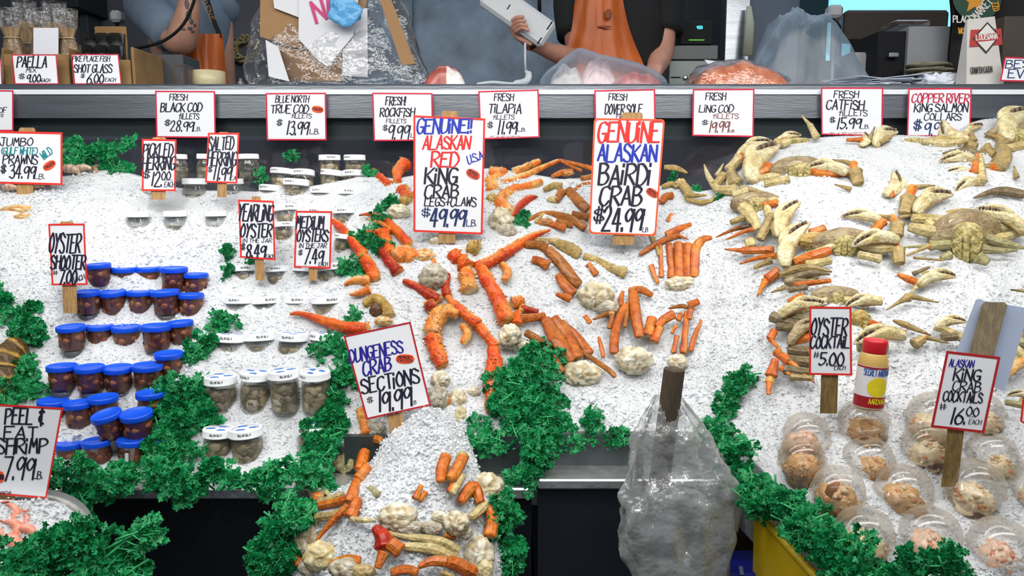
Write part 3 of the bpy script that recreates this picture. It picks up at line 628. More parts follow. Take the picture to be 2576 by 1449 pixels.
# ================================================================ jars, cups, cocktails, bottle
GLASS = film('clear_jar_glass', (.78, .76, .66), .05, rough=.05, gloss=.55, edge=.25)
LIDW = mat('white_plastic_lid', (.78, .80, .82), rough=.35)
LIDB = mat('blue_plastic_lid', (.004, .085, .72), rough=.35)
MEAT = mat('oyster_meat', attr=True, rough=.3, var=.25, vscale=60, coat=.3)
BLUEP = mat('blue_label_print', (.03, .16, .55), rough=.5)
LABELP = mat('pale_label_paper', (.70, .72, .78), rough=.5)
def cyl_pos(R, z0):
    return lambda u, v, o=0.: Vector(((R + o) * math.sin(u / R), -(R + o) * math.cos(u / R), z0 - v))
def oyster_jar(name, label, kind='straight', hue=0, seed=1, r=.035, h=.098):
    t = thing(name, label, 'jar'); rnd = random.Random(seed)
    rb = r * .90
    if kind == 'straight': prof = [(rb * .86, .0), (rb * .95, .003), (rb, .010), (rb, h - .028), (rb * .94, h - .020), (rb * .92, h - .014)]
    else: prof = [(rb * .95, .0), (rb * 1.08, .006), (rb * 1.12, .02), (rb * 1.12, h - .045), (rb * 1.06, h - .032), (rb * .92, h - .024), (rb * .90, h - .014)]
    g = MB(); g.lathe((0, 0, 0), prof, 28); g.build('glass_body', GLASS, t)
    rr = max(p[0] for p in prof) * .95; top = h - (.03 if kind == 'straight' else .045)
    c = MB(); pal = [[(.66, .55, .36), (.56, .46, .30), (.72, .64, .46), (.24, .20, .14), (.44, .37, .26)], [(.60, .55, .40), (.45, .42, .32), (.22, .20, .16)], [(.14, .14, .135), (.09, .09, .09), (.30, .28, .23)]][hue]
    c.lathe((0, 0, 0), [(rr * .8, .004), (rr * .9, .01), (rr * .9, top - .004), (rr * .85, top)], 20, col=tuple(x * .42 for x in pal[0]))
    for k in range(34):
        a = rnd.uniform(0, 6.283); z = rnd.uniform(.012, top - .006); s = rnd.uniform(.008, .016)
        q = rr * .99 - .0045
        R = Matrix.Rotation(a + math.pi / 2, 3, 'Z') @ Matrix.Rotation(rnd.uniform(-1.2, 1.2), 3, 'Y')
        z = max(s * .7 + .003, min(z, top - s * .5))
        b = rnd.choice(pal); f = rnd.uniform(.8, 1.2)
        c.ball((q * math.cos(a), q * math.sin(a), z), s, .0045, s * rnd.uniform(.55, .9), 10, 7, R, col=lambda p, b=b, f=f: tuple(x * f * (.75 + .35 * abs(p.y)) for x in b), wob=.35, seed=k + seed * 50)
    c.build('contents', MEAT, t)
    l = MB(); lh = .0175
    l.lathe((0, 0, h - lh), [(r * .97, 0), (r * 1.005, .0008), (r * 1.005, .0022), (r * .98, .003), (r * .98, lh - .0025), (r * .95, lh - .0006), (r * .90, lh), (r * .86, lh - .0008), (.0005, lh - .0008)], 36)
    lid = l.build('lid', LIDW, t)
    if kind == 'straight':
        s = MB(); ink(s, 'SELL BY JUL 11', -.013, .013, .0055, .0098, cyl_pos(r * .985, h), .0009, slant=0, jit=0, off=.0002, chisel=.1); o = s.build('date_stamp', mat('stamp_ink', (.10, .10, .12)), lid, smooth=False)
        s = MB(); s.lathe((0, 0, h - .0009), [(r * .84, 0.), (r * .84, .0003), (.0005, .0003)], 28, cap=False); o2 = s.build('lid_label', LABELP, lid)
        s = MB()
        for q in range(3):
            a = q * 2.1 + seed; s.ball((r * .45 * math.cos(a), r * .45 * math.sin(a), h - .0006), r * .3, r * .17, .0003, 10, 4, wob=.5, seed=q + seed)
        s.build('label_print', BLUEP, lid)
    return t
def rim_pt(u, v, vice, w, h, ry=.8):
    """base of an upright jar whose lid top sits at (u, v); the crushed ice meets its front at vice"""
    d = D(u, vice); r = w * d / F / 2; d += r * ry
    s = (w * d / F) / .07
    return un(u, v, d) - Vector((0, 0, h * s)), s
jar_protos = [oyster_jar('oyster_jar', 'x', seed=k, hue=0) for k in (1, 2, 3)] + [oyster_jar('herring_jar', 'x', 'round', hue=1, seed=5), oyster_jar('herring_jar', 'x', 'round', hue=2, seed=6)]
used = set()
def mixc(a, b, t): return tuple(x + (y - x) * t for x, y in zip(a, b))
def place(proto, loc, s, rz, tilt, label, group=None):
    o = proto if id(proto) not in used else copy_tree(proto); used.add(id(proto))
    o.location = loc; o.scale = (s,) * 3
    o.rotation_euler = (tilt[0], tilt[1], rz); o['label'] = label
    if group: o['group'] = group
    elif 'group' in o: del o['group']
    return o
ORD = ['leftmost', 'second from the left', 'third from the left', 'rightmost']
rr_ = random.Random(3)
rows = [('front row at the parsley edge', [(544, 1078, 78, 1147), (623, 1076, 84, 1160), (780, 1069, 76, 1128)], ['leftmost', 'middle', 'rightmost']),
        ('tall visible row above the front jars', [(556, 944, 81, 1037), (637, 934, 80, 1042), (717, 929, 79, 1056), (793, 932, 77, 1059)], ORD),
        ('row level with the dungeness card top', [(575, 841, 80, 882), (652, 839, 77, 880), (730, 838, 79, 888), (808, 838, 76, 877)], ORD),
        ('row below the yearling oyster stake', [(600, 747, 71, 783), (673, 746, 73, 779), (748, 745, 73, 775), (822, 745, 75, 785)], ORD),
        ('row crossed by both oyster card stakes', [(616, 668, 60, 695), (698, 669, 60, 693), (762, 667, 68, 693), (834, 663, 70, 705)], ORD),
        ('row by both oyster cards', [(722, 515, 62, 552), (714, 559, 50, 612), (798, 524, 64, 540), (865, 523, 58, 553), (858, 588, 50, 628)], ['its lid label showing', 'lower one between them', 'hidden behind the medium card', 'upper past the medium card', 'lower past the medium card']),
        ('half sunk row behind the yearling card', [(674, 466, 62, 484), (738, 450, 65, 495), (804, 473, 54, 489), (871, 476, 58, 487)], ORD),
        ('back row by the fish case', [(702, 423, 58, 460), (758, 427, 62, 455), (826, 427, 58, 443), (889, 429, 61, 446)], ORD)]
for desc, js, od in rows:
    for i, (u, v, wd, vi) in enumerate(js):
        loc, s = rim_pt(u, v, vi, wd, .098, .55)
        place(jar_protos[rr_.randrange(3)], loc, s, rr_.uniform(-.9, .9), (rr_.uniform(-.04, .04) - (.12 if wd < 80.5 and v < 900 else 0), rr_.uniform(-.05, .05)), 'oyster jar with white lid, %s, %s' % (desc, od[i]), 'oyster jars in rows on the ice')
for i, (u, v, wd) in enumerate([(843, 392, 60), (904, 396, 60)]):     # two stand on the lids of the back row
    d = D(857, 444) + .03; s = wd * d / F / .07 * .97; loc = un(u, v, d + .012) - Vector((0, 0, .098 * s * .5))
    place(jar_protos[i], un((826, 889)[i] + 4, 428, d + .012) - Vector((0, 0, .045)), s * .95, .4 - i, (0, 0), 'oyster jar with white lid on top of the back row, %s of the raised pair' % ('left' if i == 0 else 'right'), 'oyster jars in rows on the ice')
for i, (u, v, wd, vi, k) in enumerate([(446, 387, 50, 440, 0), (519, 386, 52, 440, 0), (626, 386, 52, 455, 1), (488, 447, 61, 500, 0), (586, 448, 56, 490, 1), (345, 530, 58, 572, 0), (439, 529, 57, 568, 0), (543, 529, 55, 565, 1), (380, 455, 46, 496, 0)]):
    loc, s = rim_pt(u, v, vi, wd, .098)
    place(jar_protos[3 + k], loc, s * .98, rr_.uniform(-.5, .5), (0, rr_.uniform(-.03, .03)),
          'herring jar with white lid, ' + ['just right of the pickled herring card', 'behind the salted herring card, pale filling', 'tall dark one right of the salted herring card', 'pale one in front, between the two herring cards', 'dark one beside the salted herring stake', 'sunk to its neck in ice, leftmost of the three', 'sunk to its neck in ice, middle of the three', 'dark one sunk to its neck in ice', 'hidden behind the pickled herring stake'][i], 'herring jars by the herring cards')
# ---- oyster shooter cups
CUPP = film('clear_cup_plastic', (.30, .24, .19), .03, rough=.1, gloss=.35, edge=.2)
def shooter(seed, lab=False):
    t = thing('shooter_cup', 'x', 'cup'); r = .035; h = .092
    pr = [(r * .66, 0), (r * .70, .002), (r * .90, h - .012), (r * .93, h - .011)]
    g = MB(); g.lathe((0, 0, 0), pr, 26); g.build('cup_body', CUPP, t)
    c = MB(); rnd = random.Random(seed); zb = .030
    c.lathe((0, 0, 0), [(r * .68, zb), (r * .78, zb + .006), (r * .89, h - .014), (r * .86, h - .012)], 22, col=(.20, .055, .022))
    for k in range(14):
        a = rnd.uniform(0, 6.283); z = rnd.uniform(zb + .008, h - .024); q = r * (.66 + .2 * z / h)
        b = rnd.choice([(.26, .075, .03), (.14, .045, .022), (.32, .13, .06), (.07, .025, .015)])
        c.ball((q * math.cos(a), q * math.sin(a), z), .009, .004, .008, 9, 6, Matrix.Rotation(a + 1.57, 3, 'Z'), col=b, wob=.4, seed=k + seed)
    c.build('contents', mat('cocktail_sauce', attr=True, rough=.3, var=.3, vscale=70), t)
    b = MB(); b.lathe((0, 0, 0), [(r * .62, .004), (r * .68, zb - .004), (r * .4, zb - .002)], 20); b.build('glass_base', mat('grey_clear_base', (.12, .13, .14), rough=.1, trans=.0), t)
    l = MB(); l.lathe((0, 0, h - .013), [(r * .99, 0), (r * 1.0, .001), (r * 1.0, .010), (r * .97, .0128), (r * .9, .013), (r * .87, .0115), (.0005, .0115)], 34); l.build('lid', LIDB, t)
    if lab:
        s = MB(); ps = cyl_pos(r * .86, h * .8)
        for i in range(9):
            for w_ in [(.0008, .0016)[i % 2]]: pass
        s.grid([[ps(-.004 + .008 * i / 4, z, .002 - .0001 * z) for i in range(5)] for z in (.006, .034)]); s.build('sticker', LABELP, t, smooth=False)
    return t
cups = [shooter(1), shooter(2)]
crow = [('top row beside the shooter card', [(249, 673, 56, 725), (310, 671, 65, 688), (372, 671, 62, 686), (435, 672, 67, 731), (491, 703, 50, 722)]),
        ('second row below the shooter card', [(219, 732, 65, 797), (286, 731, 66, 770), (352, 731, 66, 770), (419, 730, 68, 797), (478, 755, 51, 780)]),
        ('third row', [(180, 819, 68, 890), (248, 820, 65, 842), (317, 820, 71, 848), (391, 817, 73, 884), (456, 818, 58, 848)]),
        ('fourth row with clear bottoms showing', [(154, 919, 71, 1010), (225, 921, 71, 1012), (296, 921, 71, 985), (369, 916, 74, 985), (425, 910, 50, 935)]),
        ('fifth row behind the tipped pair', [(130, 1012, 67, 1050), (200, 1014, 71, 1080), (262, 1012, 60, 1055), (384, 1013, 50, 1055)]),
        ('bottom row in the parsley', [(179, 1117, 70, 1140), (249, 1117, 67, 1158), (329, 1117, 66, 1172), (391, 1117, 60, 1142)])]
used2 = set()
for desc, cs in crow:
    for i, (u, v, wd, vi) in enumerate(cs):
        loc, s = rim_pt(u, v, vi, wd, .092, .35); s = max(s, .86) 
        pr = cups[(i * 3 + len(desc)) % 2]
        if desc.startswith('bottom') and i == 2: pr = shooter(3, True)
        place(pr, loc, s, rr_.uniform(-.6, .6), (rr_.uniform(-.04, .04), rr_.uniform(-.05, .05)), 'blue lidded shooter cup, %s, %s' % (desc, ['first from the left', 'second from the left', 'third from the left', 'fourth from the left', 'last at the right'][i]), 'oyster shooter cups in rows')
for i, (u, v, wd, vi, ty) in enumerate([(274, 1028, 73, 1117, -.2), (350, 1028, 77, 1115, -.06)]):
    loc, s = rim_pt(u, v, vi, wd, .092, .2); loc = loc + Vector((.018 if i == 0 else .006, -.012, 0))
    place(cups[i], loc, s, .3, (.12, ty), 'blue lidded shooter cup tipped forward above the bottom row, %s of the pair' % ('left' if i == 0 else 'right'), 'oyster shooter cups in rows')
# ---- domed cocktail cups
DOME = film('clear_dome_plastic', (.92, .86, .76), .10, rough=.07, gloss=.45, edge=.26, bump=.02, bscale=25)
def cocktail(seed, kind, smear=False):
    t = thing('cocktail_cup', 'x', 'cup'); r = .048; rnd = random.Random(seed)
    g = MB(); g.lathe((0, 0, 0), [(r * .66, 0), (r * .68, .002), (r * .90, .056), (r * .95, .058), (r * .95, .062)], 32, cap=False); g.build('cup_body', DOME, t)
    d = MB(); pr = [(r * 1.0, .058), (r * 1.035, .059), (r * 1.035, .062), (r * .99, .064), (r * .985, .068), (r * .97, .069)]
    for k in range(1, 9):
        a = k / 9 * math.pi / 2; pr.append((r * .97 * math.cos(a) ** .9, .069 + r * .86 * math.sin(a)))
    pr.append((r * .2, .069 + r * .845))
    d.lathe((0, 0, 0), pr, 36, cap=False); d.build('dome_lid', DOME, t)
    s = MB(); lvl = .030 if kind != 'oyster' else .036
    s.lathe((0, 0, 0), [(r * .63, .003), (r * .66, .006), (r * (.66 + .24 * lvl / .058) - .0012, lvl), (r * .5, lvl + .001), (.0005, lvl + .001)], 26, col=(.11, .018, .008)); s.build('cocktail_sauce', mat('cocktail_sauce', attr=True), t)
    m = MB()
    if kind == 'crab': pal = [(.72, .58, .34), (.78, .68, .48), (.66, .46, .24), (.70, .24, .06), (.75, .62, .42)]
    elif kind == 'shrimp': pal = [(.72, .40, .26), (.70, .52, .38), (.75, .60, .46), (.55, .16, .07)]
    else: pal = [(.50, .25, .07), (.55, .34, .14), (.42, .17, .05), (.58, .44, .26)]
    m.ball((0, 0, lvl + .004), r * .80, r * .80, .034, 22, 12, col=lambda q: mixc(pal[0], pal[1], max(0, min(1, .5 + mnoise.noise(q * 5)))), wob=.35, seed=seed, freq=2)
    for k in range(150):
        a = rnd.uniform(0, 6.283); q = r * .78 * math.sqrt(rnd.random()); hz = (1 - (q / (r * .82)) ** 2)
        z = lvl + (.55 + .45 * rnd.random()) * (.010 + .030 * hz); s_ = rnd.uniform(.003, .0085)
        R = Matrix.Rotation(rnd.uniform(0, 6), 3, 'Z') @ Matrix.Rotation(rnd.uniform(-1, 1), 3, 'X')
        m.ball((q * math.cos(a), q * math.sin(a), z), s_, s_ * .6, s_ * .6, 8, 6, R, col=rnd.choice(pal), wob=.5, seed=k + seed * 9)
    m.build('seafood', MEAT, t)
    if smear:
        z = MB(); 
        ring = []
        for k in range(28):
            th = k * 6.2832 / 28; rr = 1 + .55 * mnoise.noise(Vector((math.cos(th) * 1.7, math.sin(th) * 1.7, 3))) + .3 * mnoise.noise(Vector((math.cos(th) * 4, math.sin(th) * 4, 8)))
            ring.append((3.9 + .26 * rr * math.cos(th) + .1 * math.sin(th), .62 + .42 * rr * math.sin(th)))
        def dp(a, e): return Vector((r * .96 * math.cos(e) ** .9 * math.cos(a), r * .96 * math.cos(e) ** .9 * math.sin(a), .069 + r * .85 * math.sin(e)))
        n = len(ring); vs = [dp(a, e) for a, e in ring] + [dp(3.9 + (a - 3.9) * .5, .62 + (e - .62) * .5) for a, e in ring] + [dp(3.9, .62)]
        z.add(vs, [(i, (i + 1) % n, n + (i + 1) % n, n + i) for i in range(n)] + [(n + i, n + (i + 1) % n, 2 * n) for i in range(n)], 0, (.34, .12, .025))
        z.build('sauce_smear', mat('cocktail_sauce', attr=True), t)
    return t
cts = {'oyster': cocktail(1, 'oyster'), 'crab': cocktail(2, 'crab'), 'shrimp': cocktail(4, 'shrimp'), 'smeared': cocktail(6, 'oyster', True)}
CC = [(2023, 1100, 122, 1152, 'shrimp', 'farthest up at the icy edge, beside the parsley'), (2197, 1077, 130, 1120, 'oyster', 'directly below the sauce bottle'), (2036, 1165, 122, 1238, 'oyster', 'second up along the parsley edge'),
      (2208, 1172, 133, 1196, 'oyster', 'tan one in the second row below the bottle'), (2108, 1240, 135, 1312, 'smeared', 'with brown sauce smeared inside its dome, third along the parsley'), (2259, 1247, 146, 1285, 'oyster', 'dented tan one in the middle of the tub'),
      (2443, 1238, 150, 1300, 'crab', 'full of crab meat below the crab cocktail stake'), (2167, 1352, 153, 1425, 'crab', 'nearest the yellow tub rim'), (2326, 1355, 155, 1400, 'shrimp', 'in the front row, middle of three'), (2505, 1381, 155, 1432, 'shrimp', 'in the front row, rightmost'),
      (2522, 1164, 134, 1197, 'crab', 'behind the crab cocktail card stake to its right'), (2605, 1240, 148, 1280, 'crab', 'cut off by the frame, middle height'), (2340, 1062, 146, 1112, 'crab', 'wide one behind the crab cocktail card, seen left of it'),
      (2352, 1128, 118, 1195, 'crab', 'small one beside the grey stake'), (2492, 1052, 116, 1110, 'crab', 'behind the crab cocktail card, seen right of it')]
for u, vr, wd, vb, kind, desc in CC:
    d = D(u, vb) + .02; s = wd * d / F / (.048 * 2.07); tx = .20; z = .06 * s
    ax = Vector((0, -math.sin(tx), math.cos(tx)))
    place(cts[kind], un(u, vr, d) - ax * z, s, rr_.uniform(-2, 2) if kind != 'smeared' else .1, (tx, rr_.uniform(-.05, .05)), 'domed clear cocktail cup, ' + desc, 'seafood cocktail cups in the tub')
# ---- sauce bottle
def bottle():
    b0 = un(2183, 1022, 1.395); t = thing('sauce_bottle', 'yellow sauce bottle with red flip cap standing in the ice', 'bottle', b0)
    k = 1.395 / F; r = 36 * k; lean = Matrix.Rotation(.06, 3, 'Y')
    def L(prof, name, m, n=30, par=t):
        q = MB(); q.lathe((0, 0, 0), [(a * k, b * k) for a, b in prof], n, R=lean); o = q.build(name, m); o.parent = par; return o
    body = L([(30, -4), (35, 0), (35.5, 4), (35.5, 108), (34, 122), (30, 135), (27.5, 140)], 'body', mat('mustard_sauce_plastic', (.62, .40, .12), rough=.3))
    L([(28.5, 138), (29, 140), (29, 166), (27.5, 171), (20, 173), (.1, 173)], 'cap', mat('red_flip_cap', (.55, .012, .02), rough=.35))
    def bp(u, v, o=0.):
        a = u / 35.8; return lean @ Vector(((35.8 * k + o) * math.sin(a), -(35.8 * k + o) * math.cos(a), v * k))
    def band(z0, z1, o, m, name):
        q = MB(); q.grid([[bp(-60 + 120 * i / 20, z, o) for i in range(21)] for z in (z0, z1)]); x = q.build(name, m); x.parent = t; return x
    lab = band(2, 108, .0004, mat('white_bottle_label', (.80, .80, .82), rough=.35), 'label')
    def band2(z0, z1, m, name): x = band(z0, z1, .0008, m, name); x.parent = lab
    band2(4, 32, mat('dark_red_label_band', (.36, .012, .02), rough=.4), 'label_band'); band2(103, 107, mat('dark_red_label_band', ()), 'label_edge')
    q = MB(); q.grid([[bp(3 + 26 * f * math.cos(a * .2618), 57 + 25 * f * math.sin(a * .2618), .0009) for a in range(24)] for f in (1, .7, .4, .01)], closeu=True); x = q.build('yellow_disc', mat('yellow_print', (.80, .66, .02), rough=.4)); x.parent = lab
    f = lambda u, v, o=0.: bp(u, -v, o)
    q = MB(); ink(q, 'SECRET AARDVARK', -34, 38, -102, -86, f, 1.7, slant=0, jit=0, off=.001, chisel=.15); x = q.build('lettering', mat('label_blue_print', (.02, .08, .36))); x.parent = lab
    q = MB(); ink(q, 'AARDVARK', -16, 30, -28, -15, f, 1.7, slant=0, jit=0, off=.0012, chisel=.15); x = q.build('lettering', mat('yellow_print', ())); x.parent = lab
bottle()
# ================================================================ crab building
SHELL = mat('wet_crab_shell', attr=True, rough=.36, coat=.22, spec=.25, var=.35, vscale=80, bump=.5, bscale=150)
FLESH = mat('crab_joint_membrane', attr=True, rough=.42, var=.3, vscale=45, bump=.5, bscale=70)
PALS = {'king': ((.70, .055, .004), (.84, .17, .008), (.82, .42, .08)), 'kred': ((.36, .012, .004), (.58, .04, .005), (.72, .22, .05)), 'kcream': ((.82, .17, .01), (.80, .42, .10), (.80, .66, .36)),
        'snow': ((.46, .075, .004), (.66, .165, .008), (.72, .40, .12)), 'stan': ((.45, .30, .09), (.58, .42, .15), (.68, .55, .28)), 'sbrown': ((.34, .10, .012), (.52, .17, .02), (.60, .30, .08)),
        'dtan': ((.36, .25, .09), (.48, .35, .14), (.60, .47, .22)), 'dgrey': ((.20, .15, .08), (.28, .21, .11), (.40, .31, .17)), 'dor': ((.62, .10, .004), (.78, .24, .012), (.74, .50, .20)), 'dcream': ((.60, .46, .18), (.70, .58, .28), (.80, .72, .46)),
        'dol': ((.40, .36, .16), (.50, .45, .22), (.60, .55, .30)), 'white': ((.56, .45, .25), (.70, .62, .42), (.80, .76, .62)), 'grey': ((.34, .30, .20), (.46, .42, .31), (.62, .58, .47)), 'ybrown': ((.42, .25, .05), (.55, .36, .08), (.62, .48, .18)), 'dark': ((.05, .025, .012), (.08, .03, .015), (.12, .05, .02))}
def mixc(a, b, t): return tuple(x + (y - x) * t for x, y in zip(a, b))
PALS = {k: tuple(tuple(x * (.88 if k not in ('white',) else .95) for x in c) for c in v) for k, v in PALS.items()}
def parse(s):
    out = []
    for seg in s.split('|'):
        out.append([tuple(float(x) for x in p.split(',')) for p in seg.split()])
    return out
DEPTH = [P]
def limb(mb, pts, pal, flat=.8, h=.012, tip=None, spines=0, n=10, seed=0, spread=.1, lump=.05):
    """one shell segment traced by (u, v, half-width[, lift]); solid, with its own round ends"""
    c0, c1, c2 = PALS[pal]; rnd = random.Random(seed + int(pts[0][0] * 7 + pts[0][1]))
    q = []
    for p in pts:
        hh = p[3] if len(p) > 3 else h
        X = DEPTH[0](p[0], p[1], hh); d = (X - CAM).dot(FW); q.append((X.x, X.y, X.z, p[2] * d / F))
    if len(q) == 2: q.insert(1, tuple((a + b) / 2 * (1.06 if i == 3 else 1) for i, (a, b) in enumerate(zip(*q))))
    s = cr(q, 5); pos = [Vector(x[:3]) for x in s]; rad = [max(.0007, x[3]) for x in s]
    # rounded ends
    e0 = (pos[0] - pos[1]).normalized(); e1 = (pos[-1] - pos[-2]).normalized(); M_ = len(rad)
    flare = 0 if rad[-1] < .002 else .16
    rad = [r * (1.02 - .10 * math.sin(math.pi * min(1, i / (M_ - 1) * 1.1)) + flare * max(0, i / (M_ - 1) - .72) * 3 * (1 if i < M_ - 1 else .8)) for i, r in enumerate(rad)]
    pos = [pos[0] + e0 * rad[0] * .26, pos[0] + e0 * rad[0] * .16] + pos + [pos[-1] + e1 * rad[-1] * .16, pos[-1] + e1 * rad[-1] * .26]
    rad = [rad[0] * .5, rad[0] * .86] + rad + [rad[-1] * .86, rad[-1] * .5]
    rad = [r * (1 + lump * 1.6 * mnoise.noise(p * 75 + Vector((seed, 0, 0))) + lump * mnoise.noise(p * 190)) for r, p in zip(rad, pos)]
    N = len(pos); o = rnd.uniform(0, 50); fac = not spines and pal[0] in 'ds'
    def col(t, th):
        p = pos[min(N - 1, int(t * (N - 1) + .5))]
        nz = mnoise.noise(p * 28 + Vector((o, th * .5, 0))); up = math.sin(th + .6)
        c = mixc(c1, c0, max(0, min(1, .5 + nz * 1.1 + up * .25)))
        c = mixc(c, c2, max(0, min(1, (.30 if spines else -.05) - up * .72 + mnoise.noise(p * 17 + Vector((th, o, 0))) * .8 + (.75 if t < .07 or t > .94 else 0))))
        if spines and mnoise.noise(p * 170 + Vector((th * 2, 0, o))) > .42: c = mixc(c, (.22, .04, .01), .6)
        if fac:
            sn = math.sin(th); c = mixc(c, c2, .16) if sn > .9 else tuple(x * (.92 if sn > .3 else .6) for x in c)  # cream ridge is shell colour; darker flanks are contour shading put into the colour
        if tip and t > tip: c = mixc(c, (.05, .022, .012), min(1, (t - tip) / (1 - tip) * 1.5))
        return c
    mb.tube(pos, rad, 8 if fac else n, flat, col=col, rmod=(lambda th: 1 + .10 * max(0, math.sin(th)) ** 4) if fac else (lambda th: 1 + .04 * math.cos(4 * th + seed)))
    for k in range(spines):
        i = rnd.randrange(2, N - 2); th = rnd.uniform(-.6, 3.7); t = (pos[i + 1] - pos[i - 1]).normalized(); rf = CAM - pos[i]
        b = (rf - t * rf.dot(t)).normalized(); a = t.cross(b); nn = a * math.cos(th) + b * math.sin(th) * flat; nn2 = (a * math.cos(th) + b * math.sin(th)).normalized()
        base = pos[i] + nn * rad[i] * .93; L = rad[i] * rnd.uniform(.22, .5); w_ = rad[i] * rnd.uniform(.10, .17); x = nn2.orthogonal().normalized(); y = nn2.cross(x); tipc = (.20, .06, .02) if rnd.random() < .6 else (.8, .4, .12)
        vs = [base + (x * math.cos(a_) + y * math.sin(a_)) * w_ for a_ in (0, 1.57, 3.14, 4.71)] + [base + nn2 * L + t * L * .3]
        mb.add(vs, [(0, 1, 4), (1, 2, 4), (2, 3, 4), (3, 0, 4)], 0, [c1] * 4 + [tipc])
def chunk(mb, u, v, ru, rv, pal, h=.01, seed=0, wob=.55, grooves=0, thick=.75):
    """a knobbly lump of body meat and membrane"""
    c0, c1, c2 = PALS[pal]; X = DEPTH[0](u, v, h); d = (X - CAM).dot(FW); k = d / F
    fw = (CAM - X).normalized(); ri = Vector((1, 0, 0)); up = fw.cross(ri).normalized() ; R = Matrix((ri, up, fw)).transposed()
    def col(q):
        nz = mnoise.noise(q * 2.6 + Vector((seed * 3.3, 1, 0))); g = abs(math.sin((math.atan2(q.y + 1.05, q.x + .15) + .35 * nz) * grooves * .75)) ** .4 if grooves else 1
        return mixc(mixc(c1, c2, max(0, min(1, .5 + nz))), mixc(c0, (.30, .20, .09), .45), max(0, min(1, .22 - nz * .9 + (1 - g) * 1.1)))
    nu, nv = 40, 26; vs = []; fs = []; cs = []
    for j in range(nv + 1):
        ph = math.pi * j / nv
        for i in range(nu):
            a = 2 * math.pi * i / nu; q = Vector((math.sin(ph) * math.cos(a), math.sin(ph) * math.sin(a), math.cos(ph)))
            r_ = 1 - wob * .30 * abs(mnoise.noise(q * 3.2 + Vector((seed, 9, 2)))) + wob * .35 * mnoise.noise(q * 2.1 + Vector((seed * 7.3, seed, 2))) + wob * .22 * mnoise.noise(q * 5 + Vector((seed, 0, 3))) + wob * .16 * mnoise.noise(q * 10 + Vector((seed, 5, 3))) + wob * .10 * mnoise.noise(q * 22 + Vector((seed, 5, 3)))
            if grooves: r_ -= .15 * (1 - abs(math.sin((math.atan2(q.y + 1.05, q.x + .15) + .35 * mnoise.noise(q * 2.6 + Vector((seed * 3.3, 1, 0)))) * grooves * .75)) ** .45)
            vs.append(X + R @ Vector((q.x * ru * k * r_, q.y * rv * k * r_, q.z * min(ru, rv) * k * thick * r_))); cs.append(col(q))
    for j in range(nv):
        for i in range(nu): fs.append((j * nu + i, (j + 1) * nu + i, (j + 1) * nu + (i + 1) % nu, j * nu + (i + 1) % nu))
    mb.add(vs, fs, 0, cs)
def joints(mb, segs, h):
    for a, b in zip(segs, segs[1:]):
        p, q = a[-1], b[0]
        if math.hypot(p[0] - q[0], p[1] - q[1]) < 34:
            r = (p[2] + q[2]) * .40; hh = ((p[3] if len(p) > 3 else h) + (q[3] if len(q) > 3 else h)) / 2 - .002
            limb(mb, [(p[0] - (q[0] - p[0]) * .3, p[1] - (q[1] - p[1]) * .3, r, hh), (q[0] + (q[0] - p[0]) * .3 + .5, q[1] + (q[1] - p[1]) * .3 + .5, r, hh)], 'kcream', .8, hh)
def leg_thing(name, label, cat, spec, pal, flat=.85, spines=26, h=.014, group=None, chunks=(), tip=None, part='segment'):
    h *= .62; segs = parse(spec); X = DEPTH[0](segs[0][0][0], segs[0][0][1], 0); t = thing(name, label, cat, X, group)
    pals = pal.split('/') 
    for i, sg in enumerate(segs):
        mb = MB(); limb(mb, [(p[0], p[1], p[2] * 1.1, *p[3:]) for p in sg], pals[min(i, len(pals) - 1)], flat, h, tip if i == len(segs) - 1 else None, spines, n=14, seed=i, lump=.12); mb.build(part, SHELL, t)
    mb = MB(); joints(mb, segs, h)
    if mb.v: mb.build('joint', FLESH, t)
    for i, c in enumerate(chunks):
        mb = MB(); chunk(mb, *c[:5], h=c[5] if len(c) > 5 else h, seed=i + int(c[0])); mb.build('body_meat', FLESH, t)
    return t
def section(name, label, cat, body, legs, group=None, h=.016, flat=.55, grooves=9):
    """a cluster: cut body lump with its legs; legs = (spec, palette[, tip])"""
    h *= .68
    X = DEPTH[0](body[0][0], body[0][1], 0); t = thing(name, label, cat, X, group)
    for i, b in enumerate(body):
        mb = MB(); chunk(mb, *b[:5], h=b[5] if len(b) > 5 else .01, seed=i + int(b[0]), grooves=grooves if i == 0 else 0, wob=.4); mb.build('body_meat', FLESH, t)
    for i, l in enumerate(legs):
        mb = MB(); sp = parse(l[0])
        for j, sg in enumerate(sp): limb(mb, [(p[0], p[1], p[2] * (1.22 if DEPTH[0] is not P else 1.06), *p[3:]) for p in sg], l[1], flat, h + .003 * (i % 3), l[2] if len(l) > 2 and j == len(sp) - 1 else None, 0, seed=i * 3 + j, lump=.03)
        sharp(mb.build('leg', SHELL, t), 33)
    return t
# ---------------------------------------------------------------- king crab legs
KG = 'king crab legs and claws on the ice'
def king(label, spec, pal='king', **k): return leg_thing('king_crab_leg', label, 'crab leg', spec, pal, group=KG, **k)
king('glossy orange king crab leg rising to the upper left beside the medium oyster card', '838,556,7 862,577,11 887,609,12 914,642,12|908,642,13 930,672,16 943,702,14', h=.03)
king('flat broad orange king crab leg segment standing behind the glossy pair', '900,594,6 930,587,9 962,586,10|964,584,15 972,612,18 980,640,14', h=.02)
king('dark red and pink king crab leg segment leaning between the orange ones', '952,620,7 974,650,13 1000,684,13', 'kred', h=.03)
king('long king crab leg with a black tip pointing to the parsley', '1028,614,12 995,578,11 962,550,9 930,539,5 903,542,1.5', h=.034, tip=.8, spines=36)
king('thin orange king crab finger below the long black tipped one', '985,578,7 955,559,6 921,551,1.6', 'kcream', h=.03, tip=.75, spines=8)
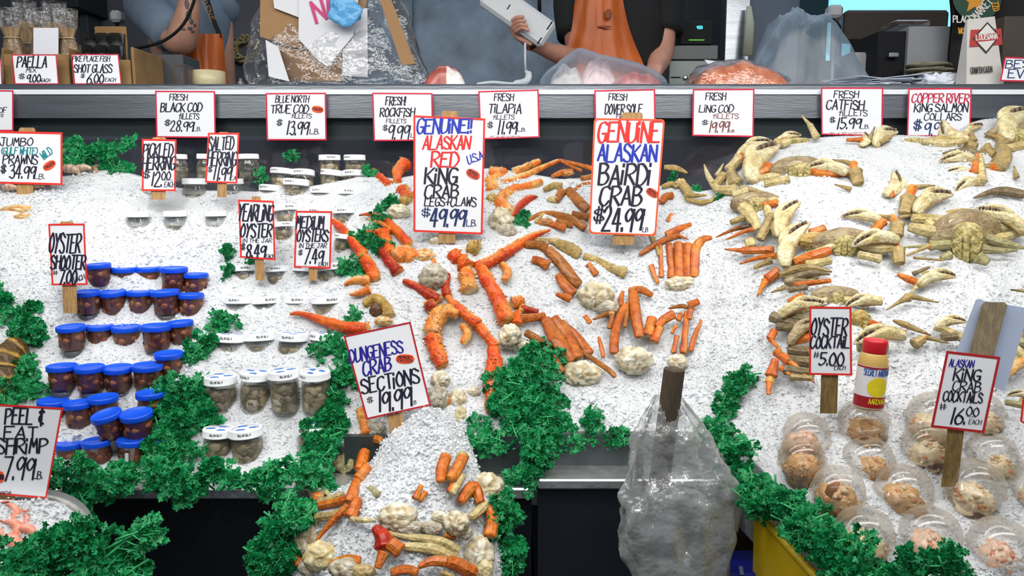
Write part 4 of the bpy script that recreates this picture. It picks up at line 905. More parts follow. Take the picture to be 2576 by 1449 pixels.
king('cream and orange king crab knuckle below the red king crab card corner', '1000,652,22 1022,640,24 1040,655,16', 'kcream', chunks=((1070,645,26,20,'kcream'),), spines=16)
king('pale cream king crab knuckle touching the red king crab card edge', '1012,505,13 1024,515,14', 'ybrown', chunks=((1003, 535, 29, 22, 'white', .02),))
king('round orange king crab claw high beside the card', '1000,458,9 1001,430,13 1020,412,14|1012,478,15 1028,500,15', 'king', spines=16)
king('short orange king crab leg sticking up behind the back oyster jars', '978,464,10 956,446,10 940,427,4', h=.01)
king('curved orange king crab leg just right of its price card', '1362,457,7 1335,468,11 1298,478,14 1270,495,17 1262,518,18 1282,541,13', 'kcream', spines=50, h=.016)
king('dark red king crab finger with a black point, behind the white membrane', '1288,553,5 1309,518,10 1334,500,9 1353,494,1.2', 'kred', h=.03, tip=.82)
king('cream and orange king crab stump against the card edge', '1234,435,15 1262,436,12|1236,455,15 1240,480,14', 'kcream', chunks=((1237, 505, 15, 20, 'ybrown'),), spines=18)
king('king crab leg lying along the top of the crab heap', '1295,433,10 1322,421,9 1356,407,7', 'kcream', h=.012)
king('king crab leg crossing below the one at the heap top', '1264,463,10 1320,442,9 1370,419,6 1405,404,4', 'kcream', h=.012)
king('white membrane king crab body piece between the card and the curved leg', '1285,520,7 1288,545,9', 'kcream', chunks=((1260, 560, 32, 38, 'white', .02), (1275, 585, 25, 22, 'grey', .012)), spines=4)
king('long bent king crab leg, red tip up, thick orange segment ending in cream stump', '1271,638,13 1307,614,12 1343,593,9 1386,578,1.6|1214,669,15 1240,655,13 1268,639,13|1203,664,12 1224,702,18 1252,752,19 1274,806,18|1303,785,9 1300,815,12', h=.03, chunks=((1283, 846, 29, 32, 'white', .026), (1318, 870, 24, 14, 'white', .01)), spines=34)
king('orange king crab leg with rows of bumps in the middle of the heap', '1140,640,16 1152,655,17|1160,650,15 1172,672,18|1172,690,20 1181,730,19', 'king/king/kcream', spines=22, h=.026)
king('long spotted king crab leg running down to the lower heap edge', '1126,690,8 1121,716,9 1124,742,10|1140,765,11 1170,790,13 1202,816,13|1206,822,13 1226,848,12 1246,872,11|1240,878,14 1244,912,21 1239,968,21 1232,1013,13 1230,1035,8', 'kred/king/king/king', h=.03, spines=44)
king('curled cream and orange king crab claw arm below the bumpy one', '1150,792,10 1121,783,18 1096,806,20 1087,836,19|1088,850,18 1098,882,20 1113,918,13', 'kcream/king', h=.034, chunks=((1108, 955, 25, 22, 'white'), (1102, 1000, 27, 30, 'grey')), spines=44)
king('dark red king crab leg lying across the ice above the tilted card', '1016,707,6 1042,719,10 1072,737,12 1101,753,11|1078,765,13 1088,775,12', 'kred', h=.02)
king('open orange king crab claw at the heap edge facing the oyster jars', '866,716,3 893,705,10 930,709,14|880,741,3 905,738,9 928,729,12', 'kcream', h=.02, spines=14)
king('hollow cream king crab shell piece above the tilted card', '918,768,10 940,752,14 968,768,12 978,795,13', 'ybrown', chunks=((945, 782, 16, 20, 'dark', .012), (965, 808, 24, 12, 'kcream', .02)), spines=24)  # the dark lump paints in the shade of the shell's hollow
king('long thin orange king crab leg pointing at the white lidded jars', '730,791,3 757,789,6 814,807,11 870,824,14 922,832,16', h=.02, spines=46)
king('small hooked orange king crab piece beside the spotted leg', '1163,818,8 1176,840,12 1164,864,6', 'kcream', h=.012, spines=10)
king('small orange king crab knuckle right of the hanging segment', '1262,664,8 1278,685,11 1269,706,8', 'kcream', h=.012, spines=10)
king('orange king crab stump with a red finger beside the bairdi legs', '1290,763,16 1312,757,13|1312,776,8 1332,780,9 1352,786,7', 'kcream/kred', spines=16)
king('big pale grey king crab body piece in the middle of the ice', '1090,655,8 1095,668,9', 'kcream', chunks=((1090, 702, 38, 38, 'grey', .018), (1098, 607, 20, 16, 'white')), spines=3)
king('yellow-brown spiny king crab knuckle below the red king crab card', '1180,622,16 1200,628,20', 'ybrown', spines=40, h=.02)
king('cream king crab joints at the bottom of the heap above the ice mound', '1120,1015,11 1135,1000,9', 'kcream', chunks=((1152, 1005, 22, 28, 'white'), (1160, 1045, 16, 22, 'dcream'), (1190, 985, 18, 12, 'white')), spines=3)
king('cream king crab leg stump under the tilted card', '905,1030,9 915,1060,12 925,1090,14', 'kcream', chunks=((945, 1080, 26, 22, 'grey'),), spines=10)
# ---------------------------------------------------------------- bairdi (snow) crab
BG = 'bairdi crab sections on the ice'
def bairdi(label, body, legs, **k): return section('bairdi_crab_section', label, 'crab section', body, legs, BG, **k)
bairdi('bairdi crab claw arm, long and yellow, with brown leg and cream body below it', [(1500, 748, 48, 40, 'white', .012), (1530, 775, 30, 20, 'grey')],
       [('1345,602,3 1372,606,4 1400,610,8|1402,612,11 1430,625,18 1456,640,13|1470,645,9 1500,655,10 1540,675,11 1572,686,13', 'stan'), ('1350,598,2 1375,601,4 1405,606,7', 'white'), ('1322,616,10 1350,616,11 1374,624,11|1378,628,12 1410,660,15 1440,700,15 1457,716,10', 'sbrown'), ('1340,652,9 1358,657,11 1378,668,12|1403,692,9 1420,716,13 1441,740,12', 'snow'), ('1399,740,4 1418,746,9 1434,753,8', 'snow'), ('1480,665,8 1500,690,8', 'snow')])
bairdi('bairdi crab section with folded legs and a round cream body left of its neighbour', [(1465, 942, 52, 35, 'white', .012), (1440, 925, 20, 14, 'dcream')],
       [('1310,802,11 1342,799,11 1370,796,9', 'snow'), ('1372,803,12 1396,848,20 1420,886,18 1434,908,11', 'snow'), ('1393,800,12 1430,850,15 1453,900,13', 'snow'), ('1411,810,8 1450,848,13 1483,891,11', 'snow'), ('1323,836,9 1345,850,11 1364,864,10|1370,870,10 1392,905,12 1414,937,9', 'sbrown'), ('1409,861,4 1470,890,6 1530,930,7 1547,948,5', 'sbrown')], h=.02)
bairdi('bairdi crab section with upright orange legs and a fan shaped cream body', [(1594, 906, 49, 37, 'white', .014)],
       [('1567,733,4 1562,752,7 1564,768,6|1572,768,8 1553,815,12 1545,860,12 1545,888,10', 'snow'), ('1592,732,11 1597,780,15 1603,816,14 1609,847,10', 'snow'), ('1583,732,8 1612,729,10 1640,743,6', 'snow'), ('1578,760,4 1575,800,6 1572,822,5', 'sbrown'), ('1640,800,12 1636,822,14 1630,842,12', 'dor'), ('1694,790,11 1668,806,12 1654,822,9|1660,825,10 1645,858,11', 'dor')], h=.018)
bairdi('small bairdi crab section half frozen in pink ice next to the bag stake', [(1704, 912, 27, 22, 'white')],
       [('1683,776,2.5 1715,770,6 1747,779,2', 'sbrown'), ('1757,758,8 1734,768,9', 'dor'), ('1727,785,6 1724,830,8 1719,887,8', 'snow'), ('1703,845,6 1694,887,6', 'snow'), ('1765,805,3 1748,845,7 1737,882,6', 'snow'), ('1737,780,7 1733,802,7', 'snow'), ('1714,790,7 1706,805,7', 'snow')])
bairdi('wide bairdi crab section with parallel legs standing right of the bairdi card', [(1715, 716, 44, 23, 'white', .008)],
       [('1620,563,4 1640,596,6 1651,620,5 1658,642,4', 'stan'), ('1609,640,4 1652,613,8 1690,597,7 1710,590,5|1700,591,5 1718,596,3.5 1732,602,1', 'snow', .7), ('1678,592,10 1708,576,9 1739,566,6', 'dor'), ('1661,617,5 1664,696,6', 'dor'), ('1683,614,8 1690,698,9', 'snow'), ('1706,612,11 1709,700,12', 'snow'), ('1729,615,12 1731,702,12', 'snow'), ('1790,597,4 1766,606,12 1749,630,12 1747,695,9', 'dor'), ('1638,668,7 1645,690,6 1656,712,4', 'dor')], h=.014)
bairdi('cluster of folded tan bairdi crab legs left of the bairdi card', [(1372, 562, 22, 14, 'sbrown')],
       [('1327,556,4 1360,540,8 1400,542,10 1440,553,10 1471,574,9', 'sbrown'), ('1347,559,4 1376,536,6 1430,545,7', 'stan'), ('1385,563,8 1422,574,8', 'dor'), ('1440,538,8 1480,547,9', 'sbrown'), ('1400,556,7 1440,566,7', 'sbrown')])
bairdi('bairdi crab legs bent in a peak beside the bairdi card, upper of two', [(1392, 503, 16, 10, 'stan')],
       [('1368,477,5 1393,468,10 1411,471,10', 'stan'), ('1400,504,8 1414,481,11', 'sbrown'), ('1428,478,11 1454,505,14 1477,527,10', 'sbrown'), ('1443,479,4 1463,465,4 1484,461,4', 'snow')])
bairdi('thin bairdi crab legs along the back edge of the heap', [(1425, 436, 20, 8, 'snow')],
       [('1408,403,4 1450,413,5 1490,424,6', 'snow'), ('1412,406,3 1440,420,4 1462,430,4', 'snow'), ('1388,444,4 1415,434,8 1440,432,6', 'snow'), ('1463,450,8 1487,446,8', 'sbrown')])
bairdi('tan bairdi crab arm and toothed claw right of the bairdi card', [(1712, 462, 15, 14, 'stan', .02)],
       [('1672,421,6 1700,423,8 1729,435,2', 'stan'), ('1708,456,9 1722,472,13 1736,492,9', 'stan'), ('1722,492,5 1750,492,6 1778,491,2', 'stan'), ('1724,501,4 1765,509,7 1790,503,5 1796,491,1.5', 'stan'), ('1666,470,5 1690,463,8 1702,471,3', 'stan'), ('1664,508,9 1675,495,10 1692,491,8', 'snow'), ('1680,557,6 1691,540,6', 'dor')], h=.02)
bairdi('loose thin orange bairdi crab leg tips on the ice between the cream bodies', [(1538, 790, 9, 7, 'dor')],
       [('1494,803,3 1522,791,6 1543,785,6|1541,788,6 1532,826,5', 'sbrown'), ('1506,848,3.5 1513,875,6 1518,899,4', 'dor'), ('1472,795,6 1484,812,6', 'dor'), ('1690,838,4 1700,820,5', 'dor')], grooves=0)
# ---------------------------------------------------------------- whole dungeness crabs
def claw(mb, dk, b, t, k=1., flip=1, h=.03, dh=.0, pal='dcream', wide=1.):
    k *= .92
    """pincer from wrist pixel b to tip pixel t: palm with fixed finger into mb, hinged finger into dk"""
    B = DEPTH[0](b[0], b[1], h); T = DEPTH[0](t[0], t[1], h + dh); X = T - B; L = X.length; X = X / L
    Z = (CAM - B); Z = (Z - X * Z.dot(X)).normalized(); Y = Z.cross(X) * flip
    c0, c1, c2 = PALS[pal]
    def body(m, prof, up, tipdark, n=12, fl=.62):
        q = cr([(a, y + .15 * (1 - (2 * a - 1) ** 2) - .05, r) for a, y, r in prof], 5); pos = [B + X * (a * L) + Y * (y * L * k) for a, y, r in q]; rad = [max(.0006, r * L * k * wide) for a, y, r in q]; N = len(q)
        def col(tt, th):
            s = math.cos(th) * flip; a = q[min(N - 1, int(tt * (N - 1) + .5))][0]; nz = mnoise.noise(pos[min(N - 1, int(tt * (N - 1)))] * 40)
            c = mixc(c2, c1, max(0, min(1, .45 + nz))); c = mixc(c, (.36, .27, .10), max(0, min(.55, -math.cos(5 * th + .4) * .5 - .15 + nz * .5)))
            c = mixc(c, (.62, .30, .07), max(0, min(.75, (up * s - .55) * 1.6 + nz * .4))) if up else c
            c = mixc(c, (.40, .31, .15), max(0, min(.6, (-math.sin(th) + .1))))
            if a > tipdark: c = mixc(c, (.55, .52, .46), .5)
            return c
        m.tube(pos, rad, 20, fl, ref=Z, col=col, rmod=lambda th: 1 + .05 * math.cos(5 * th + .4))
    body(mb, [(-.02, 0, .06), (.03, .0, .10), (.15, .0, .128), (.32, -.01, .142), (.45, -.03, .134), (.56, -.055, .100), (.70, -.062, .076), (.84, -.05, .053), (.94, -.028, .032), (1, .0, .014)], 1, .9)
    body(dk, [(.34, .07, .065), (.44, .098, .070), (.56, .108, .066), (.70, .098, .055), (.84, .070, .04), (.95, .034, .022), (1.0, .012, .01)], 1, .85, fl=.6)
    for i in range(7):      # dark teeth along the bite
        a = .60 + i * .052; y0 = (.042, .036, .032, .027, .02, .014, .008)[i] + .15 * (1 - (2 * a - 1) ** 2) - .05
        p = B + X * (a * L) + Y * (y0 * L * k) + Z * (.02 * L)
        mb.ball(p, .030 * L, .016 * L, .05 * L, 6, 4, col=(.07, .045, .03) if i % 2 else (.20, .14, .09))
def carapace(mb, u, v, ru, rv, h=.01, seed=0, cols=((.26, .20, .05), (.42, .34, .12), (.56, .48, .22)), rot=0.):
    """pale segmented underside: shield, leg sockets and tail flap"""
    X = DEPTH[0](u, v, h); k = (X - CAM).dot(FW) / F; fw = (CAM - X).normalized(); ri = Vector((math.cos(rot), 0, -math.sin(rot))); ri = (ri - fw * ri.dot(fw)).normalized(); up = fw.cross(ri).normalized(); R = Matrix((ri, up, fw)).transposed()
    n, m_ = 34, 26; vs = []; cs = []
    for j in range(m_ + 1):
        y = 1 - 2 * j / m_
        for i in range(n + 1):
            x = -1 + 2 * i / n
            hw = math.sqrt(max(0, 1 - abs(y) ** 2.6)) * (.80 + .2 * y)
            px = x * hw; z = .55 * math.sqrt(max(0, 1 - (px * px) ** 1.3)) * math.sqrt(max(0, 1 - abs(y) ** 3)) 
            g = 0.
            ax = abs(px)
            if ax < .20 and y < .25: g += .03; 
            if abs(ax - .20) < .035 and y < .28: g -= .14
            if y < .28 and ax < .20 and abs((y * 5) % 1 - .5) > .42: g -= .05
            if ax >= .22:
                f = (y + ax * .55) * 2.6
                g -= .13 * max(0, 1 - abs((f % 1) - .5) * 9)
            nz = mnoise.noise(Vector((px * 5, y * 5, seed))) 
            z += g + .03 * nz
            vs.append(X + R @ Vector((px * ru * k, y * rv * k, z * min(ru, rv) * k * .8)))
            c = mixc(cols[1], cols[2], max(0, min(1, .5 + nz))); c = mixc(c, cols[0], max(0, min(1, .25 - nz * .8))); 
            if g < -.06: c = mixc(c, (.16, .13, .05), .6)
            cs.append(c)
    W = n + 1; fs = [(j * W + i, (j + 1) * W + i, (j + 1) * W + i + 1, j * W + i + 1) for j in range(m_) for i in range(n)]
    mb.add(vs, fs, 0, cs)
    # closed back of the shell
    mb.ball(X - fw * .004, ru * k * .95, rv * k * .95, min(ru, rv) * k * .35, 18, 10, R, col=cols[0])
def crab(label, body, claws, legs, h=.03, extra=()):
    X = DEPTH[0](body[0], body[1], 0); t = thing('dungeness_crab', label, 'crab', X, 'whole dungeness crabs in the ice')
    mb = MB(); carapace(mb, *body[:4], h=body[4] if len(body) > 4 else h - .012, seed=body[0], rot=body[5] if len(body) > 5 else 0.)
    mb.build('body', SHELL, t)
    if len(body) < 5 or body[4] > .004:
        mb = MB(); bu, bv, br, bs = body[:4]; chunk(mb, bu, bv - bs * .25, br * 2.3, bs * 1.35, 'dgrey', h=.003, seed=int(bu) + 5, wob=.12, thick=.7); mb.build('back_shell', SHELL, t)  # oversized dark back shell; its colour also supplies shade between the legs
    for c in claws:
        sx = 1 if c[0] > body[0] else -1; e = (body[0] + sx * body[2] * .75, body[1] - body[3] * .15); L_ = math.hypot(c[0] - e[0], c[1] - e[1])
        if 35 < L_ < 190:
            mb = MB(); mid = (e[0] * .45 + c[0] * .55, e[1] * .45 + c[1] * .55 + 6); hb = h - .006
            sg = [[(e[0], e[1], 8, hb), ((e[0] + mid[0]) / 2, (e[1] + mid[1]) / 2, 12, hb), (mid[0], mid[1], 11, hb)], [(mid[0], mid[1], 11, hb), (c[0], c[1], 11, hb + .006)]]
            joints(mb, sg, hb)
            for q in sg: limb(mb, q, 'dor' if int(c[0]) % 2 else 'dcream', .7, hb)
            sharp(mb.build('arm', SHELL, t), 33)
    for e in extra:
        mb = MB(); chunk(mb, *e[:5], h=e[5] if len(e) > 5 else .01, seed=int(e[0]), wob=.25, grooves=e[6] if len(e) > 6 else 0); mb.build('carapace_edge', SHELL, t)
    for c in claws:
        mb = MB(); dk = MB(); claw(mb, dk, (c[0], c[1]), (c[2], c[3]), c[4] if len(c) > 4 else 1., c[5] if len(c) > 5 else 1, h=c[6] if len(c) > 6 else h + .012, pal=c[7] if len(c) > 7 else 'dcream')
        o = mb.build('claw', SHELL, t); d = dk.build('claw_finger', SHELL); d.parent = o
    for i, l in enumerate(legs):
        mb = MB(); sp = parse(l[0])
        sp = [[(p[0], p[1], p[2] * 1.14, *p[3:]) for p in sg] for sg in sp]; joints(mb, sp, h)
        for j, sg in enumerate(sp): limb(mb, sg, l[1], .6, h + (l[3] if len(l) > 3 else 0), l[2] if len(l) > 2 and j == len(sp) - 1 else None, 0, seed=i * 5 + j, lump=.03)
        sharp(mb.build('leg', SHELL, t), 33)
crab('dungeness crab on its back atop the pile beside the bairdi card, claws raised', (2013, 437, 34, 28), [(1855, 392, 1941, 351, 1, 1), (1884, 449, 1953, 360, 1, 1, .05), (2129, 432, 2027, 419, 1.05, -1, .05)],
     [('1980,424,10 1930,430,13 1890,448,8', 'dor'), ('1985,452,9 1925,463,8', 'dcream'), ('2043,432,8 2110,434,7', 'dor'), ('2159,462,13 2150,432,15|2146,416,7 2125,407,5 2093,402,1.5', 'dtan', .7), ('1832,428,11 1862,398,12', 'dcream'), ('1836,436,14 1850,462,16', 'dtan'),
      ('1804,476,9 1783,446,7 1771,413,1.5', 'dcream', .75), ('1803,442,6 1820,411,1.2', 'dcream', .75), ('1832,472,6 1829,444,1.5', 'dcream', .7), ('1803,479,11 1850,479,12', 'dcream'), ('1862,474,8 1890,478,7 1927,486,2', 'dtan', .7), ('1822,440,11 1800,465,9', 'dtan'), ('1845,492,11 1880,482,10', 'dcream')], extra=((1990, 412, 40, 14, 'dtan', .004),))
crab('dungeness crab lying on its side at the ice edge, under the claws-raised one', (1905, 520, 30, 24, .02), [(1956, 592, 2008, 503, 1, 1, .05)],
     [('1850,505,12 1880,532,17 1906,576,7', 'dcream'), ('1912,602,10 1934,562,14 1946,540,9', 'dtan'), ('1801,597,1.5 1850,576,5 1888,570,7', 'dor', .1), ('1827,603,1.5 1870,583,5 1895,577,5', 'dor'), ('1838,560,6 1870,548,8', 'dtan'), ('1885,604,12 1890,620,12', 'dcream'), ('1883,505,6 1920,514,8 1955,510,8', 'dor')], extra=((1945, 505, 16, 10, 'dol', .015),))
crab('dungeness crab on its back in the middle of the pile, brown gills showing', (2124, 622, 36, 31), [(1968, 664, 2031, 555, 1, 1, .055), (2258, 600, 2141, 614, 1.05, -1, .055), (2221, 557, 2115, 541, 1, -1, .03)],
     [('2088,630,9 2040,648,15 2000,662,9', 'dor'), ('2090,655,9 2030,668,11', 'dcream'), ('2158,615,8 2215,624,14 2250,620,8', 'dcream'), ('2160,640,9 2215,652,9', 'dcream'), ('2262,662,13 2259,628,14|2247,611,7 2230,608,5 2203,607,1.5', 'dtan', .7), ('1945,628,8 1900,630,9 1868,630,8|1866,630,6 1823,627,1.5', 'dor', .7), ('1955,643,7 1910,648,6 1861,664,1.5', 'dor', .8), ('1940,655,8 1897,674,4', 'dtan'), ('2040,588,12 2075,575,9', 'dor')], extra=((2050, 608, 45, 26, 'ybrown', .02, 22),))
crab('stack of folded dungeness crab legs below the middle crab, orange knuckle out', (2030, 712, 26, 14, .005), [],
     [('1958,682,11 1930,702,11|1926,706,9 1905,745,1.5', 'dor', .75), ('1963,692,8 2010,675,9 2050,674,8 2092,684,2', 'dtan', .8), ('1978,704,8 2040,688,8 2088,690,2', 'dgrey', .8), ('2000,717,7 2040,712,7 2090,706,4', 'dor'), ('1976,722,6 1940,736,1.5', 'dtan', .7), ('1985,730,7 2030,722,6', 'dgrey')])
crab('olive dungeness crab on its back with its whole underside facing out', (2431, 612, 42, 54, .03), [(2302, 530, 2395, 483, 1, 1, .05), (2580, 580, 2455, 520, 1.0, -1, .06)],
     [('2396,558,10 2345,552,13 2295,549,9', 'dcream'), ('2392,583,12 2340,582,16 2288,571,9', 'dcream'), ('2390,615,10 2340,618,11|2335,619,5 2268,622,2', 'dol'), ('2390,642,11 2368,650,6', 'dol'), ('2468,565,12 2520,575,14 2565,585,8', 'dol'), ('2470,597,12 2525,612,11 2576,624,3', 'dol'), ('2470,625,11 2500,630,9 2560,630,2', 'dol'), ('2462,648,15 2485,660,8', 'dol'),
      ('2275,537,14 2286,498,16|2292,478,8 2310,470,6 2352,467,1.5', 'dtan', .7), ('2255,592,15 2258,562,14|2243,549,7 2203,540,1.5', 'dtan', .7), ('2262,547,5 2312,538,1.5', 'dtan', .6), ('2576,490,9 2530,482,12 2495,483,8 2450,498,2', 'dgrey'), ('2282,642,3 2330,622,4', 'dtan'), ('2298,648,3 2340,652,3 2374,655,2', 'dtan')], extra=((2420, 540, 45, 16, 'ybrown', .002),))
crab('half buried dungeness crab claw and orange arm in the ice below the olive one', (2330, 692, 18, 12, .0), [(2311, 712, 2407, 691, 1, 1, .04)],
     [('2258,690,4 2285,702,9 2312,713,7', 'dor'), ('2310,716,6 2290,739,1.5', 'dcream', .6), ('2298,689,6 2338,672,3', 'dgrey'), ('2285,748,11 2262,760,5 2230,780,1.5', 'dtan', .8), ('2285,744,8 2320,752,5 2360,761,1.5', 'dtan', .7)])
crab('dungeness crab with two toothed claws above the oyster cocktail card', (2102, 757, 30, 24, .01), [(1962, 790, 2080, 758, 1.05, 1, .055), (2216, 757, 2122, 769, 1.05, -1, .045)],
     [('1942,796,13 1985,812,12 2030,822,11', 'dgrey'), ('1962,798,14 2000,800,12 2036,805,10', 'dgrey'), ('1955,822,9 2035,830,10', 'dgrey'), ('1985,760,8 2020,745,9', 'dor')])
crab('dungeness crab behind the oyster cocktail card with one big claw over the bottle', (2160, 815, 36, 32, .0), [(1983, 862, 2062, 800, 1, 1, .05, 'dgrey'), (2275, 842, 2146, 858, 1.05, -1, .055)],
     [('1948,832,9 1938,852,9|1938,854,6 1963,880,3', 'dor'), ('1950,885,9 1985,908,12|1990,912,8 2018,938,6 2049,962,1.5', 'dor', .75), ('1950,905,8 1940,945,13|1936,958,8 1933,992,4', 'dor'), ('1966,924,9 1986,942,3', 'dor'), ('1985,880,12 2040,886,12', 'dgrey'), ('1985,905,12 2040,912,12', 'dgrey'), ('1975,930,12 2045,940,11', 'dgrey'), ('1990,948,8 2045,952,6', 'dtan'), ('2160,870,14 2230,872,12', 'dol'), ('2247,806,3 2280,818,8 2342,844,1.5', 'dtan', .7), ('2300,866,14 2322,852,9|2330,849,6 2386,863,1.5', 'dtan', .7)], extra=((2165, 800, 24, 22, 'ybrown', .015),))
crab('dungeness crab mostly hidden by the backwards card and its paddle', (2520, 875, 42, 36, .005), [(2356, 820, 2432, 806, 1, 1, .035), (2590, 905, 2520, 955, 1, -1, .03, 'dor')],
     [('2370,850,10 2405,846,9', 'dgrey'), ('2510,840,8 2570,830,10', 'dgrey'), ('2515,860,10 2576,862,10', 'dol'), ('2505,905,10 2560,900,10', 'dol'), ('2576,732,4 2542,729,1.5', 'dtan', .5)])
crab('cream dungeness crab claw over the cocktail tub at the frame edge', (2590, 1015, 26, 18, .0), [(2600, 1000, 2532, 992, 1, -1, .03)], [('2530,1012,7 2576,1020,8', 'dol')])
crab('dungeness crab at the top corner of the pile with a tall bent claw', (2555, 350, 34, 26), [(2527, 345, 2592, 272, 1.1, 1, .04)],
     [('2512,299,5 2545,290,6', 'dcream'), ('2532,364,9 2512,346,9|2508,344,5 2476,336,1.5', 'dtan', .7), ('2515,360,10 2523,394,20 2509,422,16|2495,420,8 2438,414,2', 'dtan', .85), ('2528,374,9 2585,365,11', 'dcream'), ('2558,446,6 2551,418,1.5', 'dtan', .7)])
crab('dungeness crab under the top corner one, only pale pincers out of the ice', (2440, 392, 28, 14, .0), [(2456, 404, 2362, 401, 1.05, -1, .03), (2449, 434, 2380, 430, .9, -1, .015), (2472, 457, 2399, 479, 1, -1, .02)],
     [('2462,388,6 2430,377,7 2372,386,2', 'dgrey'), ('2440,398,8 2462,412,7', 'dtan')])
crab('dungeness crab rearing up in front of the king salmon collar card', (2300, 358, 30, 12, .0), [(2428, 356, 2365, 306, 1.1, 1, .03), (2426, 340, 2472, 312, .7, 1, .02)],
     [('2421,364,11 2404,326,1.5', 'dtan', .7), ('2500,388,8 2478,374,14|2448,355,9 2440,320,1.5', 'dtan', .75), ('2455,370,10 2430,362,9', 'dtan')], extra=((2366, 360, 36, 19, 'ybrown', .012, 16),))
crab('dungeness crab sunk in the ice under the catfish card, one pincer and two tips out', (2190, 362, 26, 12, -.005), [(2200, 362, 2256, 327, 1, 1, .02), (2171, 366, 2176, 334, 1, -1, .015)],
     [('2187,350,6 2201,319,1.2', 'dtan', .6), ('2130,352,4 2168,352,6', 'dor'), ('2215,358,6 2240,345,5', 'dtan')])
crab('dungeness crab sunk in the crest of the ice, one raised leg under the rail', (2010, 356, 30, 10, -.005), [(1950, 358, 2015, 337, 1, 1, .02)], [('2054,346,9 2038,315,6|2036,313,5 2015,289,1.2', 'dcream', .7), ('1950,360,7 1980,352,7', 'dor')])
crab('dungeness crab buried in the middle of the ice, single upright pincer out', (2240, 500, 22, 12, -.008), [(2234, 491, 2255, 431, 1, -1, .02)], [('2140,476,6 2100,464,1.5', 'dtan', .7), ('2246,496,5 2243,478,4', 'dor')])
# ================================================================ parsley
GREEN = mat('bright_parsley', (.007, .30, .085), rough=.42, var=.8, vscale=38, vcol=(.002, .105, .03), spec=.4)
GREEND = mat('parsley_stem', (.03, .34, .11), rough=.45)
def leaflet(mb, o, d, up, s, rnd):
    """flat three-fingered leaf with slightly cupped lobes"""
    d = d.normalized(); sd = d.cross(up).normalized(); nn = sd.cross(d)
    P2 = [(0, 0), (.22, -.14), (.10, -.52), (.34, -.44), (.42, -.62), (.58, -.34), (.60, -.12), (.82, -.26), (.92, -.06), (1.08, 0), (.92, .08), (.80, .28), (.60, .12), (.58, .36), (.40, .62), (.34, .42), (.08, .50), (.22, .14)]
    k = rnd.uniform(-.5, .5)
    vs = [o + d * (x * s) + sd * (y * s) + nn * (s * (k * y * y + .18 * x * x * rnd.uniform(-1, 1))) for x, y in P2]
    c = o + d * (.45 * s) + nn * (.05 * s); n = len(vs)
    mb.add(vs + [c], [(i, (i + 1) % n, n) for i in range(n)], 0)
def sprig_mesh(seed, L=.085, dense=1., spread=1.):
    rnd = random.Random(seed); mb = MB()
    def frond(p, d, ln, depth):
        pts = [p]; dd = d.copy()
        for i in range(4):
            dd = (dd + Vector((rnd.gauss(0, .18), rnd.gauss(0, .18), rnd.gauss(0, .14)))).normalized(); pts.append(pts[-1] + dd * ln / 4)
        mb.tube(pts, [.0011 * (2.2 - depth * .6)] * 4 + [.0006], 4, ref=Vector((0, 0, 1)), mi=1)
        if depth < 2:
            nb = int((4 if depth == 0 else 2) * dense + .5)
            for k in range(nb * 2):
                t = .2 + .78 * (k / (nb * 2)); i = min(3, int(t * 4)); q = pts[i].lerp(pts[i + 1], t * 4 - i)
                sd = dd.cross(Vector((0, 0, 1))); sd = sd.normalized() if sd.length > .1 else Vector((1, 0, 0))
                nd = (dd * .55 + sd * (1 if k % 2 else -1) * .8 * spread + Vector((rnd.gauss(0, .2), rnd.gauss(0, .2), rnd.gauss(.05, .35)))).normalized()
                frond(q, nd, ln * rnd.uniform(.36, .52) * (1.1 - .4 * t), depth + 1)
        if depth >= 1:
            for k in range(3):
                q = pts[2 + k] if k < 3 else pts[-1]
                ld = (dd + Vector((rnd.gauss(0, .55), rnd.gauss(0, .55), rnd.gauss(0, .35)))).normalized()
                leaflet(mb, q, ld, Vector((rnd.gauss(0, .35), rnd.gauss(0, .35), 1)).normalized(), rnd.uniform(.0085, .0145), rnd)
    frond(Vector((0, -L * .5, 0)), Vector((0, 1, .08)), L, 0)
    return mb
SPR = [sprig_mesh(k, *a) for k, a in ((1, (.085, 1.2)), (2, (.075, 1.4)), (3, (.065, 1.2)), (4, (.10, .7, .7)))]
SPO = []
prnd = random.Random(11)
def sprig(u, v, d, size=1., ang=None, label='', group=None, kind=None, lay=.5):
    """a sprig lying against the slope; ang turns it in the plane of the slope (0 = pointing up the picture)"""
    kind = prnd.randrange(3) if kind is None else kind
    while len(SPO) <= kind: SPO.append(None)
    if SPO[kind] is None:
        o = SPR[kind].build('parsley_sprig', [GREEN, GREEND]); SPO[kind] = o
    else: o = SPO[kind].copy(); COL.objects.link(o)
    X = un(u, v, d); fw = (CAM - X).normalized(); ri = Vector((1, 0, 0)); up = fw.cross(ri).normalized()
    a = math.radians(ang if ang is not None else prnd.uniform(0, 360)); y = up * math.cos(a) + ri * math.sin(a); x = ri * math.cos(a) - up * math.sin(a)
    R = Matrix((x, y, fw)).transposed() @ Matrix.Rotation(prnd.uniform(-lay, lay), 3, 'X') @ Matrix.Rotation(prnd.uniform(-lay, lay), 3, 'Y')
    M = R.to_4x4(); M.translation = X; o.matrix_world = M @ Matrix.Scale(size * .72 * prnd.uniform(.85, 1.15), 4)
    o['label'] = label; o['category'] = 'parsley'
    if group: o['group'] = group
    return o
def scatter(label, group, areas, depth=None, lift=.012, size=1.):
    for (u0, u1, v0, v1, n) in areas:
        for k in range(max(1, int(n * .68 + .5))):
            u, v = prnd.uniform(u0, u1), prnd.uniform(v0, v1); d = (D(u, v) if depth is None else depth(u, v)) - prnd.uniform(0, lift * 2)
            sprig(u, v, d, size, None, label, group)
